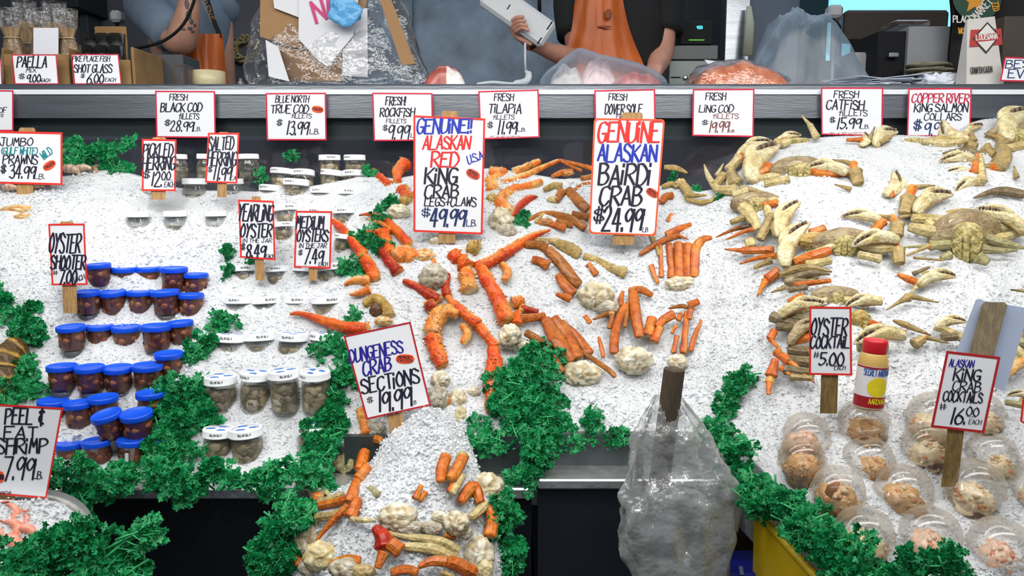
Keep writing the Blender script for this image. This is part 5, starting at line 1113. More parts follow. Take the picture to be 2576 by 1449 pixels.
def along(label, group, path, n, depth, size=1., jit=14, lift=.02, ang=None):
    n = int(n * .72 + .5)
    for k in range(n):
        t = (k + prnd.random()) / n * (len(path) - 1); i = min(len(path) - 2, int(t)); f = t - i
        u = path[i][0] * (1 - f) + path[i + 1][0] * f + prnd.gauss(0, jit); v = path[i][1] * (1 - f) + path[i + 1][1] * f + prnd.gauss(0, jit)
        sprig(u, v, depth(u, v) - prnd.uniform(0, lift), size, ang if ang is None else ang + prnd.uniform(-50, 50), label, group)
LIPD = lambda u, v: min(D(u, v), 1.475) - .01
scatter('green parsley behind the prawns at the back of the ice', 'parsley behind the prawns', [(165, 260, 365, 410, 9), (250, 355, 385, 430, 7), (330, 350, 355, 385, 2)], depth=lambda u, v: 2.2)
scatter('bushy green parsley on the ice above the brown lobster tail', 'parsley by the lobster tail', [(-20, 60, 740, 790, 7), (0, 105, 780, 850, 12), (60, 110, 810, 850, 4)])
scatter('green parsley between the lobster tail and the shrimp card', 'parsley by the shrimp card', [(30, 95, 925, 1010, 9), (-10, 60, 980, 1020, 6), (60, 95, 900, 930, 2)])
along('parsley sprig running down the ice between the shooter cups and the oyster jars', 'parsley between cups and jars', [(545, 800), (590, 805), (545, 850), (510, 890), (505, 905)], 9, D, 1., 10)
scatter('thick green parsley heap between the shooter cups and the front oyster jars', 'parsley heap between cups and jars', [(380, 500, 970, 1060, 16), (410, 520, 1050, 1130, 15), (360, 460, 960, 1000, 5), (350, 500, 1120, 1185, 12), (480, 530, 960, 1060, 6)], lift=.018)
along('green parsley hanging over the steel lip below the oyster jars', 'parsley along the steel lip', [(225, 1215), (300, 1205), (400, 1215), (500, 1200), (600, 1205), (700, 1200), (800, 1190)], 34, LIPD, 1., 13, .03)
along('green parsley down the side of the shrimp card', 'parsley beside the shrimp tray', [(140, 1195), (190, 1190), (195, 1230), (170, 1265), (225, 1290)], 14, lambda u, v: 1.42, 1., 13)
scatter('green parsley on the ice between the oyster jars and the tilted card', 'parsley between jars and tilted card', [(800, 865, 850, 895, 8), (835, 880, 920, 970, 6), (800, 850, 965, 1040, 6), (780, 850, 1040, 1100, 9), (790, 850, 1090, 1180, 9)])
scatter('green parsley tucked between the king crab legs and the oyster jars', 'parsley among the king crab legs', [(915, 990, 505, 560, 6), (890, 950, 560, 620, 5), (870, 915, 625, 690, 5), (885, 900, 760, 800, 2), (925, 945, 430, 450, 1), (965, 985, 600, 640, 2)], size=.9)
scatter('large green parsley heap below the spotted king crab leg', 'parsley heap below the crab', [(1265, 1390, 930, 1010, 18), (1290, 1420, 1000, 1080, 20), (1200, 1320, 1085, 1110, 8), (1330, 1440, 1060, 1110, 10), (1320, 1390, 870, 930, 8), (1270, 1300, 950, 1020, 4)], lift=.018)
along('green parsley spilling down over the dark bin wall', 'parsley over the bin wall', [(1370, 1105), (1360, 1150), (1335, 1185), (1330, 1225)], 11, lambda u, v: min(D(u, v), 1.50), 1., 15)
along('green parsley along the top edge of the grey bin wall', 'parsley on the bin edge', [(1190, 1120), (1250, 1105), (1400, 1108), (1500, 1103), (1580, 1105)], 12, lambda u, v: 1.545, .8, 8)
scatter('small parsley sprig sunk in the bare ice left of the bag stake', None, [(1492, 1494, 1040, 1042, 1)], size=.75)
along('green parsley on the ice between the bag stake and the cocktail tub', 'parsley right of the bag', [(1880, 950), (1855, 985), (1840, 1010), (1800, 1090), (1830, 1085), (1820, 1120)], 12, D, .95, 8)
along('green parsley lining the rim of the yellow cocktail tub', 'parsley on the tub rim', [(1880, 1160), (1900, 1230), (1960, 1260), (2010, 1310), (2070, 1370), (2140, 1420), (2200, 1465), (2280, 1490)], 44, lambda u, v: min(D(u, v), np.interp(u, [1860, 2250], [1.44, 1.2])) - .01, 1.05, 17, .04)
along('green parsley at the front of the yellow tub', 'parsley at the tub front', [(2200, 1452), (2300, 1450), (2380, 1425), (2420, 1450)], 9, lambda u, v: 1.16, 1., 14)
scatter('parsley behind the crab beside the bairdi card', 'parsley beside the bairdi card', [(1685, 1720, 440, 470, 2), (1745, 1765, 455, 480, 1), (1795, 1815, 495, 510, 1)], size=.65)
scatter('small parsley tuft between the blue lids and the white lids', 'parsley tufts in bare ice', [(562, 572, 690, 705, 2), (565, 575, 640, 645, 1)], size=.7)
scatter('parsley tucked among the back oyster jars', 'parsley by the back jars', [(655, 665, 445, 470, 2), (700, 740, 390, 405, 2), (615, 640, 655, 660, 1)], size=.7)
scatter('dark parsley showing behind the curved king crab leg', 'parsley behind the curved leg', [(1300, 1320, 545, 565, 3)], size=.7)
# ================================================================ the heap of sections in front
HB = [(1030, 1.475), (1100, 1.41), (1200, 1.345), (1300, 1.29), (1449, 1.235), (1650, 1.17)]
HL = [(1030, 1070), (1050, 1038), (1080, 1000), (1110, 965), (1150, 945), (1200, 905), (1250, 815), (1300, 775), (1400, 745), (1500, 730), (1650, 760)]
HR = [(1030, 1098), (1050, 1128), (1080, 1160), (1110, 1180), (1150, 1196), (1200, 1212), (1250, 1242), (1300, 1252), (1400, 1262), (1500, 1265), (1650, 1240)]
def HD(u, v):
    l, r = pw(HL, v), pw(HR, v); x = (u - (l + r) / 2) / ((r - l) / 2); return pw(HB, v) + .10 * min(1.4, abs(x)) ** 2.2
def PH(u, v, h=0.): return un(u, v, HD(u, v) - h)
def heap_ice(name, vrange, L, R_, dep, label, extra=.10, nsh=9000):
    v0, v1 = vrange; vs = np.arange(v0, v1, 5.); xs = np.linspace(-1, 1, 90); rowsX = []
    for v in vs:
        l, r = pw(L, v), pw(R_, v); u = (l + r) / 2 + xs * (r - l) / 2
        rowsX.append(unN(u, np.full(len(u), v), np.array([dep(a, v) for a in u])))
    A = np.array(rowsX); n = np.array([0, -.8, .6]); X = A.reshape(-1, 3); X = X + n[None] * rough_ice(X, .6)[:, None]; A = X.reshape(A.shape)
    lo = A[:, :1] + np.array([.02, extra, -.02]); hi = A[:, -1:] + np.array([-.02, extra, -.02]); A = np.concatenate([lo, A, hi], 1)
    top = A[:1] + np.array([0, extra, -.03]); A = np.concatenate([top, A], 0)
    nr, nc = A.shape[:2]; idx = np.arange(nr * nc).reshape(nr, nc); Fq = np.stack([idx[:-1, :-1], idx[1:, :-1], idx[1:, 1:], idx[:-1, 1:]], -1).reshape(-1, 4)
    j = RNG.randint(1, nr, nsh); i = RNG.randint(1, nc - 1, nsh); C = A[j, i] + RNG.normal(0, .002, (nsh, 3))
    S, T = shards(C, RNG.gamma(2.6, .0006, nsh) + .0010)
    o = mesh_np(name, np.concatenate([A.reshape(-1, 3), S]), Fq, [ICE], True, T + nr * nc); return tag(o, label, 'ice', kind='stuff')
heap_ice('crushed_ice', (1034, 1640), HL, HR, HD, 'crushed ice heaped over the dungeness crab sections in front of the counter')
DEPTH[0] = PH
HG = 'dungeness crab sections in the front heap'
def dsec(label, body, legs, **k): return section('dungeness_crab_section', label, 'crab section', body, legs, HG, grooves=k.pop('grooves', 7), **k)
dsec('dungeness crab section at the upper corner of the heap with a long jointed orange leg', [(872, 1166, 34, 27, 'dol', .01)],
     [('958,1108,8 932,1106,11 914,1132,12', 'dor'), ('918,1136,11 911,1162,14 904,1182,10', 'dor'), ('924,1176,13 902,1204,11', 'dor'), ('897,1210,9 888,1240,13 878,1262,10', 'dor'), ('900,1255,10 893,1275,14 882,1300,13', 'dor'), ('884,1305,6 915,1309,6 946,1308,1.5', 'dcream'), ('886,1150,7 880,1175,7', 'dol')], h=.03, flat=.7)
dsec('dungeness crab section at the side of the heap with an orange pincer', [(790, 1288, 34, 22, 'white', .0), (800, 1250, 20, 24, 'grey', .0)],
     [('824,1182,8 800,1204,11 788,1236,13 802,1256,12', 'dor'), ('803,1196,5 815,1226,8 829,1250,2', 'dcream'), ('772,1273,1.5 820,1258,7 864,1242,5', 'dcream'), ('805,1272,9 850,1262,10 875,1254,8', 'dor'), ('798,1302,10 840,1296,10 872,1280,8', 'dtan'), ('786,1373,2 828,1320,7 875,1274,8', 'dor')], h=.026, flat=.75)
dsec('cream dungeness crab body piece mid-heap with a long pale leg under it', [(1000, 1302, 52, 36, 'white', .016), (1020, 1325, 38, 24, 'grey', .012)],
     [('955,1331,6 1030,1350,8 1110,1362,10 1152,1386,9', 'dcream'), ('1016,1375,8 1095,1383,13 1156,1416,10', 'dcream'), ('1060,1221,5 1045,1254,8', 'dor'), ('1072,1238,6 1055,1260,5', 'dor')], h=.018, flat=.7)
dsec('dungeness crab section near the top of the ice heap with a folded orange leg', [(1163, 1148, 16, 12, 'ybrown', .03)],
     [('1122,1148,12 1112,1180,14 1108,1212,8', 'dor'), ('1168,1146,11 1154,1172,14 1134,1206,12', 'dor'), ('1165,1197,7 1150,1220,9 1138,1242,7', 'dcream'), ('1147,1205,7 1132,1238,8', 'dor')], h=.04, flat=.75)
dsec('white dungeness crab body piece at the right shoulder of the heap with arched orange claw', [(1226, 1232, 42, 44, 'white', .0), (1245, 1275, 22, 30, 'white', .0)],
     [('1208,1264,10 1192,1226,15 1170,1244,12 1160,1264,8', 'dor'), ('1184,1302,9 1205,1285,12 1223,1268,8', 'dcream'), ('1228,1276,9 1238,1310,14 1232,1348,13', 'dor')], h=.03, flat=.75)
dsec('lumpy cream dungeness crab body piece beside the arched claw', [(1148, 1316, 34, 32, 'white', .03), (1170, 1340, 20, 18, 'grey', .025)], [('1120,1345,6 1145,1352,6', 'dor')])
dsec('large cream dungeness crab body piece at the lower left of the heap', [(772, 1348, 46, 52, 'white', .0), (805, 1400, 44, 38, 'dcream', .01), (780, 1425, 30, 26, 'grey', .012)], [('742,1385,7 752,1420,8', 'dor')])
dsec('white cracked dungeness crab body piece at the very bottom of the heap', [(870, 1432, 46, 30, 'grey', .012), (915, 1440, 30, 22, 'dtan', .02)], [('830,1420,6 870,1405,9 905,1410,8', 'dor'), ('985,1440,8 1020,1432,10 1050,1440,8', 'dor')])
dsec('grey dungeness crab body piece tucked between the pale legs and the arched claw', [(1085, 1330, 30, 20, 'grey', .008), (1105, 1300, 20, 15, 'white', .008)], [('930,1225,5 950,1245,8', 'dol'), ('1118,1395,9 1150,1400,8', 'dcream')])
dsec('red-brown dungeness crab claw standing at the front of the heap', [(985, 1345, 12, 10, 'dtan')],
     [('943,1328,9 962,1350,18 967,1376,18', 'kred'), ('965,1392,13 950,1428,7', 'dor'), ('983,1368,16 1006,1386,15', 'dor')], h=.04, flat=.8)
dsec('orange dungeness crab claw lying at the bottom of the heap beside a cream body piece', [(1206, 1396, 42, 50, 'white', .012), (1215, 1430, 26, 30, 'dcream', .02)],
     [('1054,1426,5 1085,1412,11 1120,1413,10', 'dor'), ('1128,1412,13 1160,1425,17 1192,1442,13', 'dor'), ('1110,1440,6 1140,1452,6', 'dtan')], h=.04, flat=.8)
DEPTH[0] = P
scatter('green parsley hanging from the side of the front crab heap, below the oyster jars', 'parsley beside the front heap', [(690, 770, 1290, 1350, 11), (640, 740, 1390, 1450, 13), (690, 740, 1340, 1400, 7)], depth=lambda u, v: 1.36)
scatter('green parsley at the bag side of the front crab heap', 'parsley beside the front heap, bag side', [(1240, 1285, 1270, 1340, 7), (1250, 1300, 1385, 1450, 8)], depth=lambda u, v: 1.375)
m_ = MB(); b_ = un(995, 1640, 1.24); m_.lathe((b_.x, b_.y + .03, 0), [(.13, 0), (.135, .01), (.15, b_.z - .06), (.165, b_.z + .01), (.155, b_.z + .012), (.14, b_.z - .04)], 32)
tag(m_.build('steel_pail', STEELD, loc=(b_.x, b_.y + .03, 0)), 'steel pail carrying the heap of crab sections in front of the counter', 'pail')
# ================================================================ shrimp tray, prawns, lobster tail
PINK = mat('pink_shrimp_meat', attr=True, rough=.35, coat=.3, var=.2, vscale=60)
tc_ = un(-40, 1440, 1.235)
Rt = Matrix.Rotation(.42, 3, 'X')
m_ = MB(); m_.lathe(tc_, [(.10, -.03), (.13, -.028), (.145, .0), (.163, .010), (.165, .015), (.145, .008), (.128, -.02), (.0005, -.022)], 48, R=Rt)
tag(m_.build('steel_tray', mat('tray_grey_steel', (.30, .30, .29), rough=.4, metal=.7, var=.2), loc=tc_), 'round grey steel tray under the pink shrimp ice', 'tray')
m_ = MB(); m_.lathe((tc_.x, tc_.y + .02, 0), [(.12, 0), (.05, .02), (.045, tc_.z - .08), (.09, tc_.z - .045)], 24); tag(m_.build('tray_stand', BLACKP, loc=(tc_.x, tc_.y + .02, 0)), 'black stand holding up the round shrimp tray', 'stand')
TL = [(1255, -150), (1700, -150)]; TR = [(1255, 100), (1268, 150), (1300, 200), (1340, 217), (1400, 205), (1460, 180), (1560, 60)]
TD = lambda u, v: 1.30 - (v - 1270) * .00045 + .05 * max(0, (u - 60) / 160) ** 2
heap_ice('crushed_ice', (1258, 1520), TL, TR, TD, 'crushed ice with pink shrimp under the peel and eat shrimp card', .05, 1800)
for i, (u, v, a, s) in enumerate([(10, 1295, .3, 1.2), (40, 1312, -.3, 1.1), (15, 1340, .8, 1.2), (60, 1350, 2., .9), (10, 1385, 1.4, 1.3), (35, 1400, .2, 1.), (-20, 1360, 2.2, 1.)]):
    mb = MB(); pts = []; X = un(u, v, TD(u, v) + .006); k = .00065 * s
    fw = (CAM - X).normalized(); ri = Vector((1, 0, 0)); up = fw.cross(ri)
    for q in range(11):
        t = -2.1 + q * .34; pts.append(X + (ri * math.cos(t + a) + up * math.sin(t + a)) * 26 * k)
    mb.tube(pts, [k * r for r in (5, 9, 12, 13, 13, 12, 11, 9, 7, 4, 2)], 10, col=lambda t, th: mixc((.78, .24, .14), (.80, .48, .38), max(0, min(1, .5 + .5 * math.sin(t * 40) * .6 - .3 * math.sin(th)))))
    o = mb.build('peeled_shrimp', PINK, loc=X); fan = MB()
    for sgn in (-.5, 0, .5): fan.ball(pts[-1] + (ri * math.cos(a + 1.6 + sgn) + up * math.sin(a + 1.6 + sgn)) * 7 * k, 7 * k, 3 * k, 1.5 * k, 8, 5, col=(.70, .16, .08))
    f = fan.build('tail_fan', PINK, loc=X); f.parent = o; f.location = (0, 0, 0)
    tag(o, 'pink cooked shrimp in the tray ice, ' + ['topmost by the stake', 'second from the top, away from the stake', 'middle one near the frame', 'faintest, toward the tray rim', 'lowest dark red one near the frame', 'lowest one toward the rim', 'mostly cut off by the frame'][i], 'shrimp', 'pink shrimp in the round tray')
for i, (u, v, a, s) in enumerate([(190, 418, .2, 1.), (215, 435, .5, .9), (245, 415, 1.2, .8), (262, 432, 2.2, .9), (175, 438, -.4, .9), (95, 478, .3, .9), (30, 482, .1, .8), (120, 470, 2.7, .9)]):
    mb = MB(); X = un(u, v, D(u, v) - .012); k = .00115 * s; fw = (CAM - X).normalized(); ri = Vector((1, 0, 0)); up = fw.cross(ri)
    pts = [X + (ri * math.cos(t + a) + up * math.sin(t + a) * .7) * 24 * k for t in [2.8 - q * .26 for q in range(11)]]
    mb.tube(pts, [k * r for r in (4, 9, 12, 13, 12, 12, 11, 9, 7, 5, 3)], 10, col=lambda t, th: mixc((.30, .17, .10), (.62, .46, .34), max(0, min(1, .55 + .45 * math.sin(t * 36)))))
    o = mb.build('raw_prawn', PINK, loc=X); fan = MB()
    for sgn in (-.5, 0, .5): fan.ball(pts[-1] + (ri * math.cos(a + sgn) + up * math.sin(a + sgn)) * 8 * k, 8 * k, 3 * k, 1.5 * k, 8, 5, col=(.35, .18, .10))
    f = fan.build('tail_fan', PINK, loc=X); f.parent = o; f.location = (0, 0, 0)
    tag(o, 'raw brown-grey prawn by the jumbo prawn card, ' + ['curled at its upper edge', 'pale belly showing beside the card', 'upright behind the pale one', 'farthest from the card', 'touching the card side', 'under the card, beside the stake', 'under the card, on the frame side', 'under the lower corner of the card'][i], 'prawn', 'raw prawns by the prawn card')
for (u, v, ru, rv, lab) in ((45, 528, 44, 13, 'pale orange fillet frozen into the ice below the prawn card'), (60, 545, 26, 8, 'faint beige fillet end in the ice under the pale orange one')):
    mb = MB(); chunk(mb, u, v, ru, rv, 'kcream', h=-.002, seed=u, wob=.4, thick=.5); tag(mb.build('fish_piece', FLESH, loc=P(u, v)), lab, 'fish')
scatter('green parsley piled in front of the round shrimp tray', 'parsley in front of the shrimp tray', [(-20, 60, 1400, 1450, 10), (60, 190, 1375, 1450, 16), (180, 240, 1350, 1420, 8), (230, 330, 1400, 1455, 9)], depth=lambda u, v: 1.12)
for u, v, a in ((352, 1335, 60), (335, 1345, 50), (310, 1365, 40), (298, 1395, 25), (290, 1430, 10), (265, 1365, -10), (175, 1345, 10), (195, 1340, 20)): sprig(u, v, 1.11, .9, a, 'long parsley sprig reaching out over the black panel beside the shrimp tray', 'long parsley sprigs by the shrimp tray', 3)
# lobster tail cut by the frame
X = P(20, 920, .02); t = thing('lobster_tail', 'brown and yellow banded lobster tail half cut off by the frame', 'lobster', X)
pts = cr([tuple(P(*p)) for p in ((58, 872, .012), (34, 885, .025), (14, 915, .03), (8, 950, .025), (14, 985, .012), (26, 1004, .004))], 14); k = X.y / F; n_ = len(pts)
mb = MB(); mb.tube(pts, [k * (15 + 22 * math.sin(math.pi * min(1, .12 + i / n_ * .95)) ** .7) * (1 + .13 * ((i * 6 / n_) % 1)) for i in range(n_)], 20, .7, col=lambda t, th: mixc((.075, .038, .010), (.46, .27, .03), max(0, min(1, ((t * 6) % 1 - .72) * 4 + .9 * mnoise.noise(Vector((t * 22, th * 2, 1)))))))
mb.build('tail_shell', SHELL, t)
mb = MB()
for q in (-.7, -.2, .3): mb.ball(Vector(pts[-1]) + Vector((k * 22 * q, 0, -k * 8)), 9 * k, 5 * k, 16 * k, 12, 8, col=(.10, .05, .015), wob=.2, seed=int(q * 9))
mb.build('tail_fan', SHELL, t)
# ================================================================ yellow tub
TUBP = [(1925, 1232, 1.5), (1897, 1288, 1.405), (1960, 1347, 1.335), (2035, 1432, 1.265), (2110, 1512, 1.21), (2250, 1640, 1.13), (2600, 1680, 1.11), (3050, 1680, 1.11)]
tp = [un(*p) for p in TUBP]; YEL = mat('yellow_plastic_tub', (.62, .42, .008), rough=.38, var=.12, vscale=6)
t = thing('yellow_tub', 'yellow plastic tub holding the ice with the cocktail cups', 'tub', (tp[3].x + .25, tp[3].y + .2, 0))
mb = MB(); bot = [Vector((p.x + .02, p.y + .02, .12)) for p in tp]; n = len(tp)
mb.grid([tp, bot]); mb.grid([[p + Vector((.008, .012, 0)) for p in tp], [p + Vector((.008, .012, 0)) for p in bot]])
mb.add(bot + [Vector((tp[-1].x, 1.5, .12)), Vector((tp[0].x, 1.42, .12))], [tuple(range(n + 2))]); mb.build('wall', YEL, t, smooth=False)
mb = MB(); mb.tube(tp, .0075, 8, ref=Vector((0, 0, 1))); mb.build('rim', YEL, t)
mb = MB(); mb.box((tp[3].x + .35, tp[3].y + .18, .06), .7, .3, .118); mb.build('base', BLACKP, t, smooth=False)
mb = MB(); a = uy(1868, 1412, 1.38); mb.box((a.x, 1.38, a.z / 2), .085, .10, a.z, bev=.006); o = mb.build('blue_crate', mat('deep_blue_plastic', (.004, .012, .22), rough=.4), loc=(a.x, 1.38, 0), smooth=False); tag(o, 'deep blue box on the floor between the bag and the yellow tub', 'box')
mb = MB(); mb.add([uy(u, v, 1.3290) for u, v in ((1858, 1424), (1868, 1424), (1872, 1446), (1862, 1446))], [(3, 2, 1, 0)]); q = mb.build('pale_mark', mat('pale_print', (.25, .32, .55)), o, smooth=False); q.location = -Vector(o.location)
# ================================================================ hanging bag on a stake
s0, s1 = un(1697, 925, 1.37), un(1655, 1240, 1.40); ax = (s0 - s1).normalized(); xx = Vector((1, 0, 0)); xx = (xx - ax * xx.dot(ax)).normalized(); R = Matrix((xx, ax.cross(xx), ax)).transposed() @ Matrix.Rotation(.62, 3, 'Z')
mb = MB(); mb.box((s0 + s1) / 2, .030, .030, (s0 - s1).length, R=R, bev=.004)
tag(mb.build('wooden_stake', mat('dark_stake_wood', '4E4232', rough=.65, var=.35, vscale=40, bump=.3, bscale=70, stretch=(6, 6, .7)), loc=s1, smooth=False), 'dark square wooden stake with the clear bag hung on it', 'stake')
BAGF = film('clear_bag_film', (.93, .95, .95), .30, rough=.10, gloss=.8, edge=.5, bump=.9, bscale=20, g0=.09)
def bag(name, label, rings, d, parent=None, n=64, fold=.08, seed=0, flat=.42, mat_=None, closed_bottom=True, nf=7):
    """rings: (v, left u, right u[, shift]) from the top down"""
    q = cr([r[:3] for r in rings], 5); Ps = []
    for j, (v, l, r) in enumerate(q):
        row = []
        for i in range(n):
            a = 2 * math.pi * i / n; X = math.cos(a); Z = math.sin(a); w_ = (r - l) / 2; c = (l + r) / 2
            f = 1 + fold * (math.sin(a * nf + seed + 1.5 * math.sin(j * .21)) * .5 + 1.6 * mnoise.noise(Vector((X * 2.4, Z * 2.4, j * .13 + seed))) + .9 * mnoise.noise(Vector((X * 6, Z * 6, j * .3 + seed))))
            row.append(un(c + w_ * X * (1 + (f - 1) * .35), v, d - Z * w_ * flat * f * d / F))
        Ps.append(row)
    mb = MB(); mb.grid(Ps, closeu=True)
    for R_, rev in ((Ps[0], 0), (Ps[-1], 1)):
        c = sum(R_, Vector()) / n; b = mb.add([c] + R_, [(0, 1 + i, 1 + (i + 1) % n) for i in range(n)])
    return mb.build(name, mat_ or BAGF, parent, loc=Ps[-1][0] if parent is None else None)
o = bag('plastic_bag', '', [(992, 1648, 1712), (1030, 1628, 1738), (1085, 1603, 1784), (1130, 1592, 1808), (1200, 1583, 1836), (1250, 1570, 1848), (1300, 1567, 1851), (1360, 1570, 1842), (1420, 1584, 1832), (1490, 1600, 1820)], 1.385, fold=.30, seed=3, flat=.34, nf=9)
tag(o, 'clear plastic bag hanging from the dark wooden stake in front of the counter', 'bag')
o2 = bag('wadded_plastic', '', [(1225, 1680, 1720), (1245, 1640, 1775), (1300, 1618, 1800), (1360, 1620, 1805), (1430, 1640, 1790), (1480, 1660, 1770)], 1.385, fold=.45, seed=9, flat=.28, nf=5, mat_=film('crumpled_clear_film', (.92, .94, .94), .55, rough=.12, gloss=.8, edge=.4, bump=.9, bscale=28, g0=.12))
tag(o2, 'wad of crumpled clear plastic inside the hanging bag', 'plastic wad')
# ================================================================ things on and behind the service counter
def ub(name, u0, u1, v0, v1, y0, y1, m, label=None, cat=None, parent=None, bev=.003, group=None, z0=None):
    a = uy(u0, v0, y0); b = uy(u1, v1, y0); zb = b.z if z0 is None else z0; c = ((a.x + b.x) / 2, (y0 + y1) / 2, zb)
    mb = MB(); mb.box((c[0], c[1], (a.z + zb) / 2), abs(b.x - a.x), y1 - y0, abs(a.z - zb), bev=bev)
    o = mb.build(name, m, parent, smooth=False, loc=c); return tag(o, label, cat, group)
CARDB = mat('brown_cardboard', (.25, .145, .055), rough=.8, var=.25, vscale=12)
CELLO = film('cellophane', (.7, .66, .6), .05, rough=.12, gloss=.6, bump=.8, bscale=45, edge=.25)
# paella kits in a cardboard box
bxp = thing('cardboard_box', 'open cardboard box of paella kits behind the paella card', 'box', uy(90, 214, 2.6))
for nm, u0, u1, v0, y0, y1 in (('front_flap', 6, 176, 136, 2.575, 2.585), ('back_flap', 6, 176, 95, 2.84, 2.85), ('side_flap', 6, 10, 120, 2.585, 2.84), ('side_flap', 172, 177, 120, 2.585, 2.84)):
    ub(nm, u0, u1, v0, 214, y0, y1, CARDB, parent=bxp, z0=ZT)
RICE = mat('rice_bag_contents', attr=True, rough=.6, var=.2, vscale=90)
for i, (u, y, lab) in enumerate(((40, 2.66, 'leftmost'), (112, 2.66, 'middle, with a white label'), (178, 2.67, 'rightmost'), (75, 2.77, 'back row, near the frame'), (150, 2.78, 'back row, away from the frame'))):
    b0 = uy(u, 214, y); b0.z = ZT; t = thing('paella_kit', 'cellophane bag of paella rice with a brown raffia top, ' + lab, 'bag', b0, 'paella kits in the box'); hgt = .205 + .04 * (i > 2)
    prof = [(.030, .002), (.042, .02), (.045, .06), (.042, .10), (.036, .125), (.030, .15), (.022, .175), (.034, hgt)]
    Ps = []; cs = []
    for r_, z in prof:
        Ps.append([b0 + Vector((r_ * math.cos(a) * (1 + .10 * math.sin(a * 5 + i + z * 40)), r_ * .62 * math.sin(a) * (1 + .12 * math.sin(a * 7 + i)), z)) for a in [k * 6.2832 / 24 for k in range(24)]])
        cs.append([(.55, .46, .30) if z < .115 else mixc((.20, .12, .06), (.42, .30, .16), (k * 7 % 5) / 5) for k in range(24)])
    mb = MB(); mb.grid(Ps, closeu=True, col=cs); mb.add(Ps[-1], [tuple(range(24))], 0, (.25, .17, .09)); mb.build('contents', RICE, t)
    mb = MB(); mb.grid([[b0 + (p - b0) * 1.03 + Vector((0, 0, .001)) for p in r] for r in Ps] + [[p + (p - b0) * .2 + Vector((0, 0, .02)) for p in Ps[-1]]], closeu=True); mb.build('wrapper', CELLO, t)
    mb = MB(); mb.tube([b0 + Vector((.025 * math.cos(a), .017 * math.sin(a), .172)) for a in [k * .4 for k in range(17)]], .0025, 5, ref=Vector((0, 0, 1))); mb.build('raffia_tie', mat('raffia', (.45, .33, .16), rough=.7), t)
    if i == 1: mb = MB(); mb.grid([[uy(u_, v_, y - .032) for u_ in (84, 115, 147)] for v_ in (70, 137)]); mb.build('label', mat('pale_label_paper', ()), t)
# shot glasses in their box
bxs = thing('cardboard_box', 'cut open cardboard box of shot glasses behind the shot glass card', 'box', uy(265, 214, 2.6))
for nm, u0, u1, v0, y0, y1 in (('front_flap', 178, 330, 150, 2.575, 2.585), ('back_flap', 236, 325, 66, 2.80, 2.81), ('side_flap', 327, 341, 118, 2.585, 2.80), ('side_flap', 178, 184, 140, 2.585, 2.80)):
    ub(nm, u0, u1, v0, 214, y0, y1, CARDB, parent=bxs, z0=ZT)
SG = film('smoky_shot_glass', (.10, .09, .07), .30, rough=.05, gloss=.8, edge=.5)
def shot(u, vt, y):
    b = uy(u, vt, y); t = thing('shot_glass', 'dark stamped shot glass in the cut open cardboard box', 'glass', (b.x, y, b.z - .075), 'shot glasses in the box')
    mb = MB(); mb.lathe((0, 0, 0), [(.020, 0), (.0205, .002), (.026, .075), (.0245, .075), (.019, .018), (.0005, .017)], 20); o = mb.build('glass_body', SG); o.parent = t
    mb = MB(); mb.lathe((0, 0, .030), [(.0232, 0), (.0238, .02)], 20, cap=False); o = mb.build('printed_band', mat('dark_print', (.03, .028, .025), rough=.5)); o.parent = t
for u, v, y in ((222, 116, 2.62), (258, 116, 2.62), (292, 117, 2.62), (230, 86, 2.70), (262, 86, 2.70), (295, 86, 2.70)): shot(u, v, y)
for k, (u, v, y) in enumerate(((230, 86, 2.70), (262, 86, 2.70), (295, 86, 2.70))):     # the back row stands on a second row
    shot(u, 118, 2.70)
# dispenser, tape, bottle, twine
ub('label_printer', 340, 462, 136, 186, 2.80, 2.95, mat('dark_grey_plastic', (.05, .055, .06), rough=.4), 'dark grey flat box on the counter under the tattooed arm', 'machine', z0=ZT)
ub('clear_box', 436, 474, 162, 214, 2.58, 2.64, film('clear_acrylic', (.5, .4, .36), .16, rough=.06, gloss=.7, edge=.4), 'small clear acrylic box beside the roll of tape', 'box', z0=ZT)
a = uy(525, 190, 2.66); t = thing('packing_tape', 'wide beige roll of packing tape standing on the counter', 'tape', (a.x, 2.66, ZT))
mb = MB(); mb.lathe((a.x, 2.66, ZT + .002), [(.038, 0), (.053, 0), (.053, .062), (.038, .062), (.038, 0)], 36, cap=False); mb.build('tape_roll', mat('beige_tape', (.46, .40, .24), rough=.3), t)
mb = MB(); mb.lathe((a.x, 2.66, ZT + .003), [(.035, 0), (.0378, 0), (.0378, .06), (.035, .06), (.035, 0)], 30, cap=False); mb.build('cardboard_core', CARDB, t)
a = uy(606, 214, 2.6); mb = MB(); mb.lathe((a.x, 2.6, ZT), [(.008, 0), (.010, .002), (.010, .022), (.005, .027), (.006, .028), (.006, .034), (.0005, .034)], 16)
tag(mb.build('small_bottle', film('clear_acrylic', ()), loc=(a.x, 2.6, ZT)), 'tiny clear bottle beside the bag of packing paper', 'bottle')
a = uy(602, 116, 4.2); t = thing('twine_spool', 'olive coil of twine hung on the wall behind the counter', 'twine', (a.x, 4.3, a.z)); mb = MB(); pts = []
for k in range(140): th = k * .62; r_ = .055 + .02 * math.sin(k * 1.7); pts.append(Vector((a.x + r_ * 1.3 * math.cos(th), 4.33 + .05 * math.sin(k * 2.1), a.z + r_ * math.sin(th))))
mb.tube(pts, .006, 5); mb.build('coil', mat('olive_twine', (.30, .26, .12), rough=.8), t)
mb = MB(); mb.box((a.x, 4.37, a.z), .2, .08, .12, bev=.01); mb.build('bracket', mat('dark_grey_plastic', ()), t, smooth=False)
